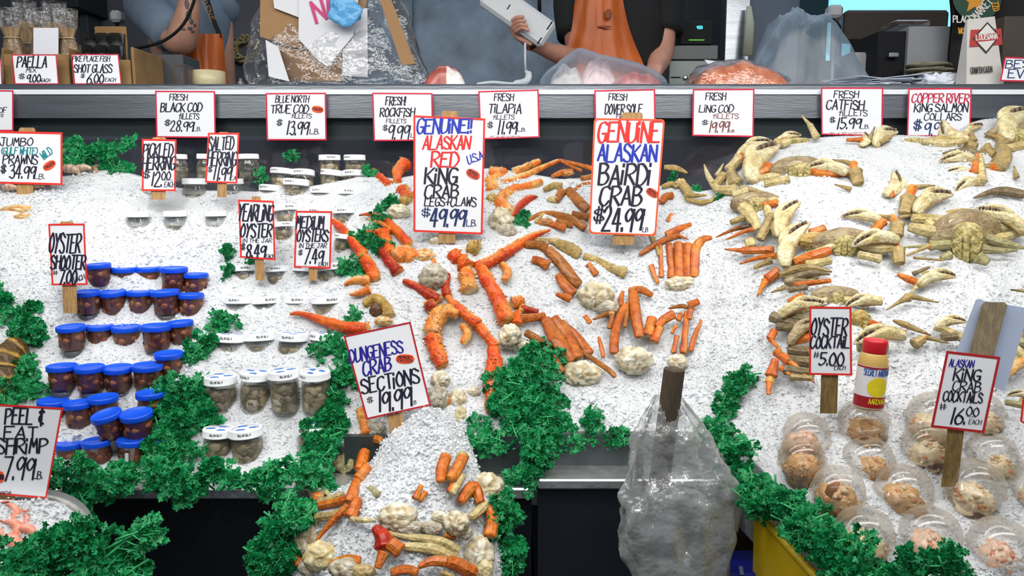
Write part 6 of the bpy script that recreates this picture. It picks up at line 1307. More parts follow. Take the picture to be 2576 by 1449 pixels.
# ---- the big bag of packing paper
def sheet(name, pts, y, m, parent, th=.002, crumple=0., seed=0):
    """stiff sheet with real thickness; pts in picture units on the plane at depth y"""
    P0 = [uy(u, v, y + d) for u, v, d in [(*p, 0) if len(p) == 2 else p for p in pts]]; mb = MB(); n = len(P0)
    mb.add(P0 + [p + Vector((0, th, 0)) for p in P0], [tuple(range(n))[::-1], tuple(range(n, 2 * n))] + [(i, (i + 1) % n, n + (i + 1) % n, n + i) for i in range(n)])
    return mb.build(name, m, parent, smooth=False)
WPAP = mat('white_wrapping_paper', (.62, .63, .66), rough=.6, bump=.35, bscale=8); BPAP = mat('kraft_paper', (.30, .17, .075), rough=.75, bump=.25, bscale=10)
b0 = uy(850, 214, 2.66); pk = thing('packing_bundle', 'bundle of kraft card and white paper inside the big clear bag', 'paper', (b0.x, 2.66, ZT))
sheet('kraft_sheet', [(655, -60), (930, -60), (910, 96), (865, 108), (810, 130), (735, 118), (654, 92)], 2.72, BPAP, pk)
sheet('kraft_sheet', [(700, 118), (880, 100), (858, 204), (726, 204)], 2.73, BPAP, pk)
sheet('kraft_sheet', [(936, -60), (962, -60), (1045, 160), (1010, 165)], 2.72, BPAP, pk)
wp = sheet('white_sheet', [(752, -60), (910, -60), (888, 90), (825, 167), (803, 155), (751, 98)], 2.70, WPAP, pk)
sheet('white_sheet', [(680, -60), (751, -60), (752, 44), (690, 20)], 2.708, WPAP, pk); sheet('white_sheet', [(866, 30), (924, 20), (925, 194), (860, 190)], 2.712, WPAP, pk); sheet('white_sheet', [(668, 100), (700, 118), (728, 205), (676, 192)], 2.69, WPAP, pk)
mb = MB(); pos_ = lambda u, v, o=0.: uy(u, v, 2.698 - o); ink(mb, 'NA', 786, 846, -8, 44, pos_, 8, -24); q = mb.build('pink_marker_lettering', mat('magenta_ink', (.50, .02, .16), rough=.5), smooth=False); q.parent = wp; q.location = Vector((0, 0, 0)) - Vector(pk.location) - Vector(wp.location) + Vector(pk.location) * 0
q.location = (0, 0, 0); mb2 = MB()
blu = MB(); blu.ball(uy(868, 22, 2.66), .050, .012, .052, 30, 20, wob=.45, seed=4, freq=.8); blu.build('blue_plastic_wad', mat('blue_plastic_wad', (.10, .34, .62), rough=.2, bump=.9, bscale=40), pk)
bagA = bag('plastic_bag', '', [(-70, 690, 960), (-20, 675, 985), (40, 650, 1020), (100, 635, 1043), (150, 625, 1060), (190, 618, 1078), (213, 622, 1084)], 2.70, fold=.13, seed=5, flat=.30, mat_=film('clear_bag_film_thin', (.72, .76, .82), .05, rough=.1, gloss=.8, edge=.22, bump=.9, bscale=14), nf=9)
tag(bagA, 'big clear plastic bag stuffed with kraft card and white paper', 'bag')
# ---- fish on the counter
def lump(name, u, v0, v1, hw, y, m, label, cat, col, seed=0, th=.05, shift=0, wob=.25):
    a = uy(u, v0, y); b = uy(u, v1, y); k = hw * (y * 1.03) / F; mb = MB(); z0 = ZT; H = a.z - z0
    vs = []; nu, nv = 30, 12; cs = []
    for j in range(nv + 1):
        f = j / nv
        for i in range(nu + 1):
            x = -1 + 2 * i / nu; prof = max(0, 1 - abs(x) ** 2.2) ** .6 * (1 + wob * mnoise.noise(Vector((x * 2.5, f * 2, seed))))
            yy = (f - .5) * 2; hh = math.sqrt(max(0, 1 - abs(yy) ** 2.4))
            vs.append(Vector((a.x + x * k + shift * (1 - f), y + yy * th, z0 + .001 + H * prof * hh))); cs.append(col(x, f, mnoise.noise(Vector((x * 6, f * 5, seed)))))
    W = nu + 1; mb.add(vs, [(j * W + i, j * W + i + 1, (j + 1) * W + i + 1, (j + 1) * W + i) for j in range(nv) for i in range(nu)], 0, cs)
    mb.add([vs[0], vs[nu], vs[-1], vs[-1 - nu]], [(0, 3, 2, 1)], 0, [cs[0]] * 4)
    return tag(mb.build(name, m, loc=(a.x, y, z0)), label, cat)
RAW = mat('raw_fish_flesh', attr=True, rough=.3, coat=.4, var=.25, vscale=40)
lump('salmon_fillet', 1855, 160, 212, 112, 2.66, RAW, 'orange salmon fillet in thin wrap on the counter edge', 'fish', lambda x, f, n: mixc((.56, .13, .03), (.70, .30, .14), max(0, min(1, .4 + n))), 3, .09)
lump('fish_collar', 1120, 166, 213, 52, 2.68, RAW, 'red fish collar with a white rim beside the big clear bag', 'fish', lambda x, f, n: (.70, .66, .62) if (x > .1 and f < .28) or f > .9 else mixc((.30, .05, .04), (.45, .12, .09), .5 + n), 5, .05)
lump('fish_fillet', 1600, 180, 212, 60, 2.64, RAW, 'deep red fish fillet at the open end of the bagged fish', 'fish', lambda x, f, n: mixc((.40, .04, .035), (.62, .20, .14), max(0, min(1, .4 + n))), 8, .05)
lump('fish_fillet', 1505, 150, 212, 45, 2.70, RAW, 'pale pink fish fillet in the middle of the bagged fish', 'fish', lambda x, f, n: mixc((.62, .38, .40), (.70, .55, .56), max(0, min(1, .4 + n))), 12, .04)
lump('fish_fillet', 1425, 165, 212, 42, 2.70, RAW, 'grey-white fish fillet at the tied end of the bagged fish', 'fish', lambda x, f, n: mixc((.50, .47, .46), (.62, .58, .56), max(0, min(1, .4 + n))), 15, .04)
def mound(name, label, outline, y, th, m, seed=0, rough=.1):
    """bag of film lying on the counter: outline = (u, v of its top edge)"""
    pts = cr([(a, b) for a, b in outline], 6); nv = 12; mb = MB(); Ps = []
    for j in range(nv + 1):
        yy = -1 + 2 * j / nv; hh = math.sqrt(max(.0, 1 - abs(yy) ** 2.5)); row = []
        for (u, v) in pts:
            p = uy(u, v, y); H = max(.003, p.z - ZT); w_ = 1 + rough * mnoise.noise(Vector((u * .018, yy * 1.7, seed))) + rough * .5 * mnoise.noise(Vector((u * .06, yy * 4, seed)))
            row.append(Vector((p.x + .015 * mnoise.noise(Vector((u * .03, yy * 3, seed + 4))), y + yy * th, ZT + .002 + H * hh * w_)))
        Ps.append(row)
    mb.grid(Ps); return tag(mb.build(name, m, loc=(uy(outline[len(outline) // 2][0], 0, y).x, y, ZT)), label, 'bag')
FILM2 = film('clear_bag_film_thin', (), 0); FILM3 = film('milky_bag_film', (.60, .70, .78), .14, rough=.32, gloss=.5, edge=.4, bump=.3, bscale=7)
mound('plastic_bag', 'clear bag of fish fillets lying on the counter in front of the orange apron', [(1357, 208), (1375, 182), (1400, 165), (1452, 131), (1500, 140), (1560, 150), (1620, 172), (1655, 195), (1666, 211)], 2.68, .13, FILM3, 2)
mound('plastic_bag', 'tall billowing empty clear bag on the counter between the salmon and the papers', [(1868, 200), (1895, 165), (1915, 130), (1935, 75), (1958, 45), (1998, 22), (2030, 40), (2068, 42), (2090, 80), (2120, 120), (2145, 160), (2160, 205)], 2.75, .13, FILM3, 7, .16)
mound('salmon_wrap', 'thin crinkled wrap over the salmon fillet', [(1738, 210), (1745, 182), (1790, 160), (1850, 150), (1900, 162), (1950, 185), (1972, 208)], 2.66, .10, FILM2, 9, .1)
# ladle hook, papers, sack
a = thing('metal_hook', 'grey bent metal scoop handle resting on the counter', 'utensil', uy(1322, 210, 2.7)); mb = MB()
mb.tube([uy(*p) for p in ((1321, 108, 2.72), (1321, 150, 2.72), (1322, 178, 2.72))], .004, 8); mb.tube(cr([tuple(uy(*p)) for p in ((1322, 178, 2.72), (1330, 190, 2.71), (1322, 205, 2.70), (1290, 211, 2.68), (1240, 207, 2.66), (1200, 212, 2.64))], 5), [.006] * 3 + [.012] * 12 + [.005] * 11, 8, .4); mb.build('handle', mat('grey_plastic', (.40, .44, .47), rough=.35), a)
PAPER = mat('office_paper', (.66, .70, .78), rough=.55)
for i in range(9):
    y = 2.60 + .012 * i; mb = MB(); c = uy(2215 + (i * 37 % 50) - 25, 213, y); z = ZT + .003 + i * .0045; R_ = Matrix.Rotation(-.12 + .05 * (i % 4), 3, 'Y') @ Matrix.Rotation((i * 1.7 % 1) - .5, 3, 'Z')
    mb.box((c.x, 2.74, z + .008), .24, .17, .0015, R=R_); tag(mb.build('paper_sheet', PAPER, loc=(c.x, 2.74, z), smooth=False), 'white paper in the loose fanned stack beside the tall clear bag', 'paper', 'loose fanned stack of papers')
sheetp = sheet('paper_sheet', [(1772, 150), (1850, 160), (1940, 170), (1790, 172)], 2.80, PAPER, None); tag(sheetp, 'single white paper lying behind the salmon fillet', 'paper')
mb = MB(); c = uy(2365, 185, 2.72); mb.ball((c.x, 2.72, ZT + .03), .085, .06, .034, 30, 18, wob=.7, seed=21, freq=2); tag(mb.build('crumpled_paper', PAPER, loc=(c.x, 2.72, ZT)), 'crumpled white paper with an orange stain beside the paper sack', 'paper')
mb = MB()
for k in range(7): mb.ball((uy(2355, 0, 2.9).x + .01 * math.sin(k * 2), 2.90, ZT + .018 + .017 * k), .085, .06, .012, 24, 8, wob=.25, seed=k)
tag(mb.build('folded_cloth', mat('olive_grey_cloth', (.22, .21, .15), rough=.9, bump=.3), loc=(uy(2355, 0, 2.9).x, 2.9, ZT)), 'folded stack of olive-grey cloth in front of the stickered box', 'cloth')
SACK = mat('white_sack_paper', (.52, .50, .47), rough=.7, var=.1); a = uy(2435, 213, 2.60); t = thing('paper_sack', 'white paper sack of crawfish boil with a red band and diamond badge', 'bag', (uy(2480, 0, 2.62).x, 2.62, ZT))
tl, tr, br, bl = [uy(u, v, 2.58) for u, v in ((2447, 44), (2517, 36), (2528, 205), (2432, 205))]; bl.z = br.z = ZT + .001; mb = MB(); dp = Vector((0, .07, 0)); mb.add([tl + Vector((0, .03, 0)), tr + Vector((0, .03, 0)), br, bl, tl + dp - Vector((0, .03, 0)), tr + dp - Vector((0, .03, 0)), br + dp, bl + dp], [(0, 3, 2, 1), (4, 5, 6, 7), (0, 4, 7, 3), (1, 2, 6, 5), (0, 1, 5, 4), (3, 7, 6, 2)])
sk = mb.build('sack_body', SACK, t, smooth=False)
def sp_(u, v, o=0.):
    f = max(0, min(1, (205 - v) / 165)); return uy(u, v, 2.58 + .03 * f - .0008 - o)
def poly(name, pts, pos, m, parent, off=0.):
    mb = MB(); mb.add([pos(u, v, off) for u, v in pts], [tuple(range(len(pts)))[::-1]]); o = mb.build(name, m, smooth=False); o.parent = parent; o.location = -Vector(parent.matrix_basis.translation) if parent.parent is None else (0, 0, 0); return o
REDB = mat('red_band_print', (.38, .03, .03), rough=.6); WHP = mat('white_print', (.60, .58, .56), rough=.6); BLK = mat('black_print', (.015, .015, .015), rough=.6)
poly('red_band', [(2442, 75), (2519, 72), (2522, 112), (2439, 118)], sp_, REDB, sk); poly('badge_edge', [(2484, 55), (2517, 90), (2481, 135), (2446, 97)], sp_, BLK, sk, .0004); poly('badge', [(2484, 60), (2512, 91), (2481, 129), (2451, 97)], sp_, WHP, sk, .0008); poly('badge_band', [(2452, 88), (2512, 82), (2514, 100), (2453, 106)], sp_, REDB, sk, .0012)
def txt(text, u0, u1, v0, v1, pos, m, parent, w_=2., rot=0, off=.0016, name='lettering'):
    mb = MB(); ink(mb, text, u0, u1, v0, v1, pos, w_, rot, slant=0, jit=0, off=off, chisel=.15); o = mb.build(name, m, smooth=False); o.parent = parent; o.location = (0, 0, 0) if parent.parent is not None or parent.type != 'EMPTY' else -Vector(parent.location)
    if parent.parent is None and parent.type == 'MESH': o.location = -Vector(parent.location)
    return o
txt('LOUiSiANA', 2456, 2509, 86, 99, sp_, WHP, sk, 2.2, -4); txt('CRAWFiSH CAJUN', 2442, 2496, 168, 183, sp_, BLK, sk, 1.6, -4)
# ---- behind: till, post, steel column, screen, window, stickered box
t = thing('cash_register', 'dark cash register with a lit cyan total on a grey drawer', 'register', uy(1745, 214, 3.4)); GRT = mat('till_grey_green', (.22, .26, .25), rough=.4); TDK = mat('till_black', (.006, .0065, .008), rough=.6, spec=.2)
ub('drawer', 1684, 1812, 152, 260, 3.34, 3.75, GRT, parent=t); ub('base', 1690, 1806, 114, 150, 3.33, 3.7, mat('till_dark_grey', (.07, .08, .085), rough=.4), parent=t); ub('screen_housing', 1712, 1792, 52, 112, 3.40, 3.5, TDK, parent=t)
mb = MB(); ink(mb, '9500', 1753, 1767, 65, 73, lambda u, v, o=0.: uy(u, v, 3.398 - o), 1.5, slant=0, jit=0); mb.build('display_digits', mat('cyan_display', (.05, .7, .8), emit=1.2), t, smooth=False)
ub('status_light', 1733, 1772, 99, 102, 3.395, 3.4, mat('green_status_light', (.08, .35, .02), emit=.5), parent=t, bev=0); mb = MB(); c = uy(1724, 195, 3.336); mb.lathe(c, [(.010, 0), (.010, .006), (.004, .006)], 16, R=Matrix.Rotation(1.57, 3, 'X')); mb.build('lock', STEEL, t)
ub('drawer_slot', 1688, 1712, 193, 196, 3.337, 3.341, TDK, parent=t, bev=0)
ub('till_counter', 1716, 1836, 262, 263.5, 3.32, 3.9, GRT, 'grey work surface behind the counter under the cash register', 'counter', z0=.8)
def sw(name, u0, u1, v0, v1, y0, y1, m, z=None): return tag(ub(name, u0, u1, v0, v1, y0, y1, m, z0=z), kind='structure')
sw('trim_1', 1838, 1879, -300, 250, 3.95, 4.05, STEEL, .78)
sw('wall_right', 1880, 2000, -300, 260, 4.0, 4.06, mat('slate_blue_panel', (.09, .125, .18), rough=.4, var=.25, vscale=3), .78)
mb = MB(); mb.tube([uy(1884, 16, 3.9), uy(1886, 60, 3.88), uy(1880, 140, 3.88)], [.012, .022, .026], 10, .4); tag(mb.build('hanging_cloth', mat('pale_hanging_cloth', (.42, .43, .34), rough=.8), loc=uy(1884, 140, 3.88)), 'pale narrow cloth hanging beside the steel post', 'cloth')
sw('window_1', 2108, 2412, -320, 150, 4.30, 4.34, mat('window_daylight', (.26, .74, .95), emit=1.05, var=.3, vscale=1.5), None)
t = thing('sauce_pump', 'grey pump dispenser on a pole in front of the bright window', 'dispenser', (uy(2106, 214, 3.3).x, 3.3, .78)); mb = MB(); c = uy(2106, 100, 3.3); mb.tube([uy(2106, 44, 3.3), Vector((uy(2106, 240, 3.3).x, 3.3, .78))], .022, 14, 1, ref=Vector((0, 1, 0))); mb.build('pole', STEELD, t); ub('head', 2088, 2123, 10, 44, 3.27, 3.33, mat('pump_grey', (.36, .38, .40), rough=.4), parent=t, bev=.012)
mb = MB(); mb.tube(cr([tuple(uy(*p)) for p in ((2075, 55, 3.28), (2098, 53, 3.26), (2112, 68, 3.26), (2112, 100, 3.28))], 5), .006, 8); mb.build('hose', TDK, t)
t = thing('screen_back', 'dark brown back of a wide screen in front of the bright window', 'screen', uy(2255, 214, 3.6)); ub('panel', 2130, 2385, 24, 105, 3.6, 3.66, mat('dark_brown_panel', (.035, .025, .018), rough=.5), parent=t, bev=.012); ub('neck', 2155, 2202, 100, 260, 3.62, 3.66, mat('brown_neck', (.09, .06, .04), rough=.5), parent=t)
ub('napkin_box', 2138, 2206, 130, 214, 3.05, 3.2, mat('pale_grey_plastic', (.30, .30, .31), rough=.4), 'pale grey napkin box between the tall clear bag and the stickered box', 'box', z0=ZT, bev=.012)
t = thing('steel_cabinet', 'dark cabinet with baseball and fishing stickers on its pale front', 'cabinet', uy(2340, 214, 2.95)); ub('side_panel', 2210, 2290, 78, 214, 2.96, 3.2, TDK, parent=t, z0=ZT); fr = ub('front_panel', 2288, 2405, 66, 214, 2.94, 3.2, mat('cabinet_grey', (.22, .23, .25), rough=.4), parent=t, z0=ZT); ub('handle', 2238, 2262, 132, 144, 2.935, 2.96, STEEL, parent=t)
cp_ = lambda u, v, o=0.: uy(u, v, 2.9395 - o)
poly('sticker', [(2290, 86), (2344, 86), (2342, 126), (2290, 126)], cp_, mat('sticker_navy', (.01, .03, .16)), fr); poly('sticker_red_half', [(2326, 86), (2344, 86), (2342, 116), (2334, 112)], cp_, REDB, fr, .0004); poly('sticker_figure', [(2308, 92), (2316, 88), (2322, 92), (2326, 104), (2338, 112), (2304, 116), (2308, 106)], cp_, WHP, fr, .0008)
poly('sticker', [(2346, 84), (2404, 84), (2404, 138), (2344, 138)], cp_, mat('sticker_blue', (.01, .05, .35)), fr)
txt("i'M HOOKED", 2347, 2400, 94, 108, cp_, WHP, fr, 2); txt('WOMEN', 2350, 2402, 110, 121, cp_, mat('pale_blue_print', (.25, .38, .6)), fr, 2); txt('FiSH', 2358, 2402, 123, 134, cp_, mat('pale_blue_print', ()), fr, 2); txt('KiS', 2292, 2332, 128, 145, cp_, WHP, fr, 3); txt('LOCAL KEYS GOOD KARMA', 2294, 2372, 70, 77, cp_, BLK, fr, .9)
t = thing('steel_tray', 'small stack of clear trays on top of the stickered cabinet', 'tray', uy(2300, 66, 3.05)); ub('tray', 2255, 2340, 50, 64, 3.0, 3.12, film('clear_acrylic', ()), parent=t)
# black shirt with the market badge, hung at the edge
a0 = uy(2490, 214, 2.86); t = thing('black_apron', 'black hanging garment with an orange star badge and market lettering', 'garment', (a0.x, 2.9, ZT)); Ps = []
for j in range(14):
    v = -80 + j * 22; Ps.append([uy(u + 4 * math.sin(v * .03 + u * .05), v, 2.86 + .02 * math.sin(u * .06 + v * .01)) for u in (2392, 2410, 2430, 2455, 2480, 2505, 2540, 2580, 2620)])
mb = MB(); mb.grid(Ps); mb.grid([[p + Vector((0, .012, 0)) for p in r] for r in Ps]); gb = mb.build('cloth', mat('black_cloth', (.008, .008, .009), rough=.85), t)
gp = lambda u, v, o=0.: uy(u, v, 2.838 - o); ORP = mat('orange_print', (.60, .26, .02), rough=.6); GRP = mat('dark_green_print', (.015, .06, .035), rough=.6)
poly('badge_disc', [(2458 + 62 * math.cos(k * .2618), -8 + 62 * math.sin(k * .2618)) for k in range(24)], gp, GRP, gb); poly('badge_star', [(2452 + (34 if k % 2 == 0 else 15) * math.sin(k * .6283), 2 - (34 if k % 2 == 0 else 15) * math.cos(k * .6283)) for k in range(10)], gp, ORP, gb, .001)
txt('MARKET', 2440, 2500, 12, 32, gp, WHP, gb, 3, -50, .002); txt('PLACE', 2398, 2446, 40, 56, gp, WHP, gb, 3, 0, .002); txt('WORLD FAMOUS', 2412, 2500, 70, 84, gp, ORP, gb, 3, 0, .002); txt('ZZO', 2494, 2516, 8, 24, gp, ORP, gb, 3, 75, .002)
ub('dark_crate', 2530, 2640, 40, 214, 2.72, 2.84, mat('brown_crate', (.06, .045, .035), rough=.6), 'dark brown crate behind the card with blue lettering', 'box', z0=ZT)
# left background: pole with a grey head, dark shelf, cable
t = thing('sauce_pump', 'grey pump dispenser on a pole behind the paella kits', 'dispenser', (uy(288, 214, 3.4).x, 3.4, .78)); mb = MB(); mb.tube([uy(288, 50, 3.4), Vector((uy(290, 240, 3.4).x, 3.4, .78))], .018, 14, 1, ref=Vector((0, 1, 0))); mb.build('pole', STEEL, t); ub('head', 271, 302, 24, 54, 3.37, 3.43, mat('pump_grey', ()), parent=t, bev=.012)
ub('wall_shelf', 118, 196, -120, 18, 4.1, 4.4, mat('dark_recess', ()), 'black machine on the wall above the paella kits', 'machine')
sw('trim_2', 196, 214, -300, 260, 4.25, 4.39, mat('dark_metal_edge', (.03, .035, .04), rough=.4), .78)
sw('trim_3', 1028, 1040, -300, 260, 4.30, 4.37, STEELD, .78)
mb = MB(); mb.tube([uy(1357, -60, 3.6), uy(1357, 14, 3.6), uy(1358, 40, 3.6)], [.003, .009, .006], 8); tag(mb.build('hanging_cable', TDK, loc=uy(1357, 40, 3.6)), 'black cable end hanging in front of the steel panel', 'cable')
# ---- fish seen through the case glass
for i, (u, v, hu, hv, c) in enumerate(((175, 372, 60, 22, (.30, .16, .22)), (235, 392, 40, 16, (.26, .13, .14)), (1010, 420, 80, 28, (.24, .13, .11)), (1300, 395, 90, 30, (.26, .22, .26)), (1430, 425, 70, 24, (.28, .22, .28)), (1760, 430, 60, 22, (.30, .20, .26)), (760, 430, 60, 24, (.30, .22, .25)))):
    c_ = uy(u, v, 2.75); k = 2.75 / F; mb = MB(); mb.ball(c_, hu * k, .10, hv * k, 22, 12, col=c, wob=.2, seed=i); tag(mb.build('fish_fillet', RAW, loc=c_), 'fillet behind the case glass, ' + ['pinkish, above the prawns', 'brownish, beside the prawn parsley', 'brown-pink, left of the red king crab card', 'greyish, under the tilapia card', 'mauve, between the two tall crab cards', 'pink, beside the bairdi card', 'dusky, above the white lidded back jars'][i], 'fish')
# ================================================================ people
SKIN = mat('skin', (.46, .24, .165), rough=.5, var=.15, vscale=20, sss=.1); SKIN2 = mat('skin_ruddy', (.50, .25, .18), rough=.5, var=.18, vscale=20, sss=.1)
def person(label, joints_, edges, rad, root, m, name='person'):
    t = thing(name, label, 'person', root); me = bpy.data.meshes.new('body'); keys = list(joints_); ix = {k: i for i, k in enumerate(keys)}
    me.from_pydata([tuple(Vector(joints_[k]) - Vector(root)) for k in keys], [(ix[a], ix[b]) for a, b in edges], [])
    o = bpy.data.objects.new('body', me); COL.objects.link(o); o.parent = t; me.materials.append(m)
    md = o.modifiers.new('skin', 'SKIN'); sv_ = me.skin_vertices[0].data
    for k in keys: r = rad[k]; sv_[ix[k]].radius = r if isinstance(r, tuple) else (r, r); sv_[ix[k]].use_root = (k == 'pelvis')
    md.use_smooth_shade = True; s = o.modifiers.new('sub', 'SUBSURF'); s.levels = 2; s.render_levels = 2; return t, o
PZ = .78
def fig(cx, y, lean=0.):
    J = {'pelvis': (cx, y, PZ + .94), 'spine': (cx + lean * .4, y - .01, PZ + 1.12), 'chest': (cx + lean, y, PZ + 1.34), 'neck': (cx + lean, y + .01, PZ + 1.50), 'skull': (cx + lean, y - .01, PZ + 1.60), 'crown': (cx + lean, y, PZ + 1.70)}
    R = {'pelvis': (.15, .11), 'spine': (.14, .10), 'chest': (.15, .11), 'neck': .055, 'skull': .08, 'crown': .07}; E = [('pelvis', 'spine'), ('spine', 'chest'), ('chest', 'neck'), ('neck', 'skull'), ('skull', 'crown')]
    for s, n in ((-1, 'l'), (1, 'r')):
        J.update({n + 'hip': (cx + s * .09, y, PZ + .86), n + 'knee': (cx + s * .10, y - .02, PZ + .47), n + 'ankle': (cx + s * .10, y, PZ + .07), n + 'toe': (cx + s * .11, y - .15, PZ + .03)}); R.update({n + 'hip': .085, n + 'knee': .058, n + 'ankle': .04, n + 'toe': .03}); E += [('pelvis', n + 'hip'), (n + 'hip', n + 'knee'), (n + 'knee', n + 'ankle'), (n + 'ankle', n + 'toe')]
    return J, R, E
def arm(J, R, E, n, sh, el, wr, palm, fingers, thumb):
    J.update({n + 'sh': sh, n + 'el': el, n + 'fa': Vector(el).lerp(Vector(wr), .3), n + 'wr': wr, n + 'pm': palm}); R.update({n + 'sh': .058, n + 'el': .042, n + 'fa': .044, n + 'wr': (.030, .024), n + 'pm': (.036, .018)}); E += [('chest', n + 'sh'), (n + 'sh', n + 'el'), (n + 'el', n + 'fa'), (n + 'fa', n + 'wr'), (n + 'wr', n + 'pm')]
    for i, f in enumerate(fingers):
        pr = n + 'pm'
        for j, q in enumerate(f): k = '%sf%d%d' % (n, i, j); J[k] = q; R[k] = (.011, .010, .009, .007)[j]; E.append((pr, k)); pr = k
    pr = n + 'wr'
    for j, q in enumerate(thumb): k = '%st%d' % (n, j); J[k] = q; R[k] = (.014, .012, .009)[j]; E.append((pr, k)); pr = k
# the fishmonger in the black shirt
cx = uy(1555, 0, 3.35).x; J, R, E = fig(cx, 3.35)
f4 = [[uy(1296 + 7 * i, 92 - 3 * i, 3.03), uy(1283 + 4 * i, 58 + 7 * i, 3.0), uy(1300 + 5 * i, 44 + 8 * i, 2.965), uy(1320 + 4 * i, 42 + 12 * i, 2.955)] for i in range(4)]
arm(J, R, E, 'l', Vector((cx - .19, 3.35, PZ + 1.44)), uy(1452, 150, 3.25), uy(1358, 122, 3.06), uy(1318, 96, 3.03), f4, [uy(1340, 100, 3.03), uy(1352, 84, 3.04), uy(1356, 70, 3.04)])
f5 = [[uy(1618 + 10 * i, 222, 3.10), uy(1612 + 11 * i, 236, 3.09), uy(1612 + 11 * i, 246, 3.08), uy(1612 + 11 * i, 254, 3.09)] for i in range(4)]
arm(J, R, E, 'r', Vector((cx + .20, 3.35, PZ + 1.44)), uy(1664, 135, 3.32), uy(1640, 192, 3.14), uy(1634, 208, 3.11), f5, [uy(1650, 214, 3.10), uy(1655, 226, 3.09), uy(1654, 236, 3.08)])
R['lel'] = .045; R['rel'] = .055; R['rfa'] = .052; R['rsh'] = .062
p1, body1 = person('person in a black T-shirt and orange apron raising a white scale in one hand', J, E, R, (cx, 3.35, PZ), SKIN2)
BSH = mat('black_tshirt', (.007, .007, .008), rough=.85, bump=.2, bscale=20); GSH = mat('blue_grey_tshirt', (.135, .185, .25), rough=.9, bump=.25, bscale=25, var=.2, vscale=8); APR = mat('orange_apron', (.50, .105, .012), rough=.42, bump=.35, bscale=9, var=.3, vscale=6); TRO = mat('dark_trousers', (.02, .022, .03), rough=.8)
def shirt(t, root, cx, y, m, sleeves, lean=0., wid=1.):
    mb = MB(); Ps = []
    for z, rx, ry in ((.93, .195, .15), (1.0, .19, .145), (1.12, .185, .14), (1.25, .20, .145), (1.36, .215, .14), (1.43, .20, .12), (1.475, .13, .09), (1.50, .075, .075)):
        f = (z - .94) / .4
        Ps.append([Vector((cx + lean * min(1, max(0, f)) + rx * wid * math.cos(a), y + ry * math.sin(a) * (1 + .04 * math.sin(a * 6 + z * 9)), PZ + z)) for a in [k * 6.2832 / 40 for k in range(40)]])
    mb.grid(Ps, closeu=True); mb.build('shirt', m, t)
    for pts, rad in sleeves:
        s = MB(); s.tube(cr([tuple(p) for p in pts], 5), [rad[0] + (rad[1] - rad[0]) * i / (5 * (len(pts) - 1)) for i in range(5 * (len(pts) - 1) + 1)], 20, 1, cap=True); s.build('sleeve', m, t)
    mb = MB()
    for s in (-1, 1): mb.tube([(cx + s * .09, y, PZ + .95), (cx + s * .095, y, PZ + .5), (cx + s * .10, y, PZ + .06)], [.115, .085, .075], 16)
    mb.build('trousers', TRO, t)
    h = MB(); h.ball((cx + lean, y + .015, PZ + 1.665), .088, .10, .085, 18, 10, wob=.1); h.build('hair', mat('dark_hair', (.03, .02, .015), rough=.7), t)
    fc = MB(); fc.ball((cx + lean, y - .105, PZ + 1.60), .013, .02, .022, 8, 6); fc.build('nose', SKIN, t); ey = MB()
    for s in (-1, 1): ey.ball((cx + lean + s * .032, y - .085, PZ + 1.63), .012, .008, .008, 8, 6)
    ey.build('eyes', mat('dark_eyes', (.05, .04, .03)), t); mo = MB(); mo.ball((cx + lean, y - .09, PZ + 1.555), .024, .006, .006, 8, 5); mo.build('mouth', mat('lips', (.40, .14, .12)), t)
shirt(p1, (cx, 3.35, PZ), cx, 3.35, BSH, [((Vector((cx - .15, 3.35, PZ + 1.45)), Vector(J['lsh']), Vector(J['lsh']).lerp(Vector(J['lel']), .62)), (.085, .075)), ((Vector((cx + .14, 3.35, PZ + 1.45)), Vector(J['rsh']), Vector(J['rsh']).lerp(Vector(J['rel']), .60)), (.088, .082))])
def apron(t, outline, y, m, name='apron', bulge=.05):
    Ps = []
    for v, l, r in cr(outline, 4):
        Ps.append([uy(l + (r - l) * i / 14, v, y - bulge * math.sin(math.pi * i / 14) - .006 * math.sin(i * 1.9 + v * .02)) for i in range(15)])
    mb = MB(); mb.grid(Ps); mb.grid([[p + Vector((0, .006, 0)) for p in r] for r in Ps]); return mb.build(name, m, t)
ap = apron(p1, [(-60, 1466, 1560), (0, 1447, 1567), (60, 1440, 1580), (110, 1430, 1597), (170, 1414, 1622), (240, 1402, 1640), (330, 1395, 1655)], 3.20, APR)
for pu, pv, py, pa, pb in ((1530, 36, 3.140, .014, .020), (1520, 67, 3.138, .032, .004)):
    q = MB(); q.ball(uy(pu, pv, py), pa, .002, pb, 14, 6, wob=.3); q = q.build('apron_print', mat('dark_apron_print', (.20, .045, .010), rough=.6)); q.parent = ap
# the white hand scale
t = thing('hand_scale', 'white rectangular device with dark marks held up in the hand', 'device', uy(1310, 60, 3.0)); c = uy(1302, 36, 3.0); R_ = Matrix.Rotation(.60, 3, 'Y')
mb = MB(); mb.box(c, .285, .035, .105, R=R_, bev=.012); sb = mb.build('casing', mat('white_casing', (.50, .52, .54), rough=.45), t, smooth=False)
mb = MB(); mb.box(c + R_ @ Vector((.123, -.001, .030)), .006, .036, .036, R=R_, bev=.002); mb.box(c + R_ @ Vector((.123, -.001, -.034)), .006, .036, .028, R=R_, bev=.002); mb.box(c + R_ @ Vector((-.04, -.0175, .0)), .004, .003, .02, R=R_); q = mb.build('dark_mark', mat('dark_marks', (.03, .03, .04), rough=.5)); q.parent = sb
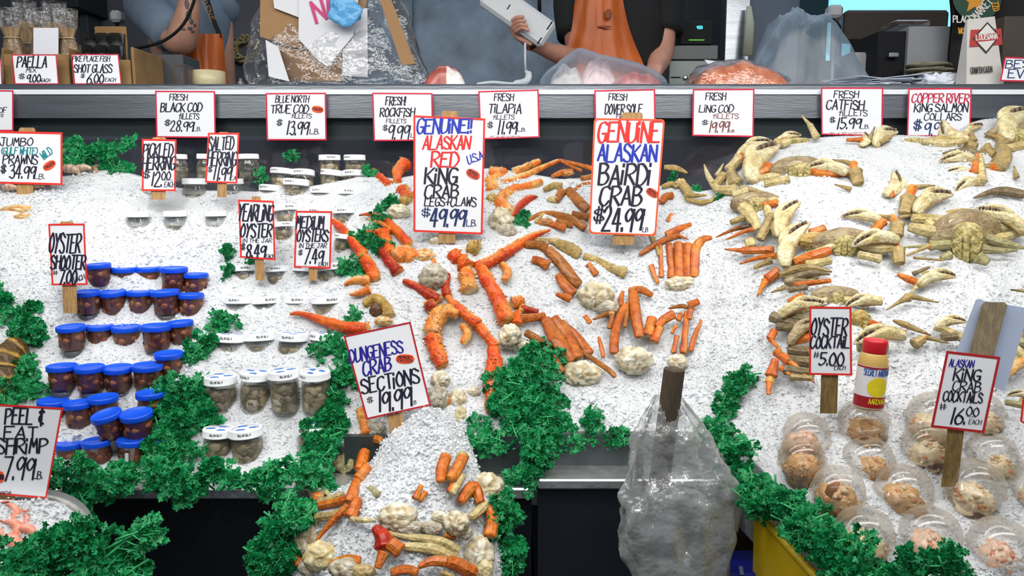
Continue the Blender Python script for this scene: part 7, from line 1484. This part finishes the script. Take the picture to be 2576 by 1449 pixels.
# the fishmonger in the grey shirt, arm bent with the elbow down
cx = uy(488, 0, 3.40).x; J, R, E = fig(cx, 3.40)
f6 = [[uy(486 + 8 * i, -60, 3.08), uy(486 + 8 * i, -80, 3.07), uy(487 + 8 * i, -92, 3.09), uy(488 + 8 * i, -98, 3.10)] for i in range(4)]
arm(J, R, E, 'l', Vector((cx - .17, 3.36, PZ + 1.42)), uy(452, 118, 3.08), uy(484, 0, 3.05), uy(494, -40, 3.06), f6, [uy(474, -36, 3.04), uy(468, -52, 3.05), uy(468, -64, 3.06)])
f7 = [[uy(520 + 8 * i, 232, 3.44), uy(520 + 8 * i, 246, 3.43), uy(520 + 8 * i, 256, 3.43), uy(520 + 8 * i, 263, 3.44)] for i in range(4)]
arm(J, R, E, 'r', Vector((cx + .12, 3.42, PZ + 1.42)), uy(535, 110, 3.46), uy(530, 200, 3.46), uy(530, 218, 3.46), f7, [uy(512, 222, 3.44), uy(506, 232, 3.43), uy(506, 242, 3.43)])
R['lel'] = .060; R['lfa'] = .060; R['lwr'] = (.040, .034); R['lsh'] = .066
p2, body2 = person('person in a blue-grey T-shirt and orange apron with a tattooed bent arm', J, E, R, (cx, 3.40, PZ), SKIN)
shirt(p2, (cx, 3.4, PZ), cx, 3.40, GSH, [((Vector((cx - .12, 3.38, PZ + 1.42)), Vector(J['lsh']) + Vector((-.02, 0, 0)), uy(408, 62, 3.16), uy(428, 88, 3.10)), (.095, .070)), ((Vector((cx + .08, 3.4, PZ + 1.42)), Vector(J['rsh']), uy(545, 60, 3.44), uy(536, 118, 3.46)), (.065, .055))], wid=.70)
apron(p2, [(85, 430, 560), (120, 432, 562), (170, 438, 566), (214, 440, 574), (300, 436, 580)], 3.25, APR, bulge=.06)
st_ = MB(); st_.grid([[uy(u + dx, v, 3.235) for dx in (0, 13)] for u, v in ((508, -60), (515, 0), (524, 30), (534, 60), (543, 80), (546, 95))]); so = st_.build('neck_strap', mat('black_strap', (.012, .012, .012), rough=.7), p2)
txt('O.EN.E.', 497, 555, 22, 34, lambda u, v, o=0.: uy(u, v, 3.232 - o), mat('tan_strap_print', (.35, .22, .10)), so, 2, 66)
tt = MB()
for u, v, a, b in ((475, 38, 11, 16), (482, 55, 8, 8), (460, 74, 10, 4), (478, 72, 9, 6), (485, 80, 7, 5), (490, 64, 6, 6), (470, 10, 9, 14)):
    h_ = uy(u, v, 2.99); tt.ball(h_, a * .0010, .002, b * .0012, 12, 6, wob=.4, seed=u)
q = tt.build('tattoo', mat('tattoo_ink', (.10, .085, .085), rough=.6)); q.parent = body2; q.location = -Vector((cx, 3.40, PZ)); q.hide_render = False
sc_ = SC; bpy.context.view_layer.update()
# lay the tattoo onto the arm's surface
dg = bpy.context.evaluated_depsgraph_get(); ev = body2.evaluated_get(dg); mw = body2.matrix_world; inv = mw.inverted()
me = q.data
for vtx in me.vertices:
    w_ = Vector(vtx.co); d_ = (w_ - CAM).normalized(); ok, loc, nrm, fi = ev.ray_cast(inv @ CAM, (inv.to_3x3() @ d_).normalized())
    if ok: vtx.co = (mw @ loc) - d_ * (.0006 + .0003 * (w_.y < 2.99))
    else: vtx.co = w_ + d_ * .12
mb = MB(); mb.tube(cr([tuple(uy(*p)) for p in ((500, -60, 2.96), (489, 0, 2.95), (462, 60, 2.95), (420, 98, 2.95), (375, 115, 2.95), (330, 123, 2.96))], 6), .0055, 8); tag(mb.build('hanging_cable', TDK, loc=uy(400, 110, 2.95)), 'black cable looping down in front of the tattooed arm', 'cable')
# parts of wrapped things keep their place whatever the parent
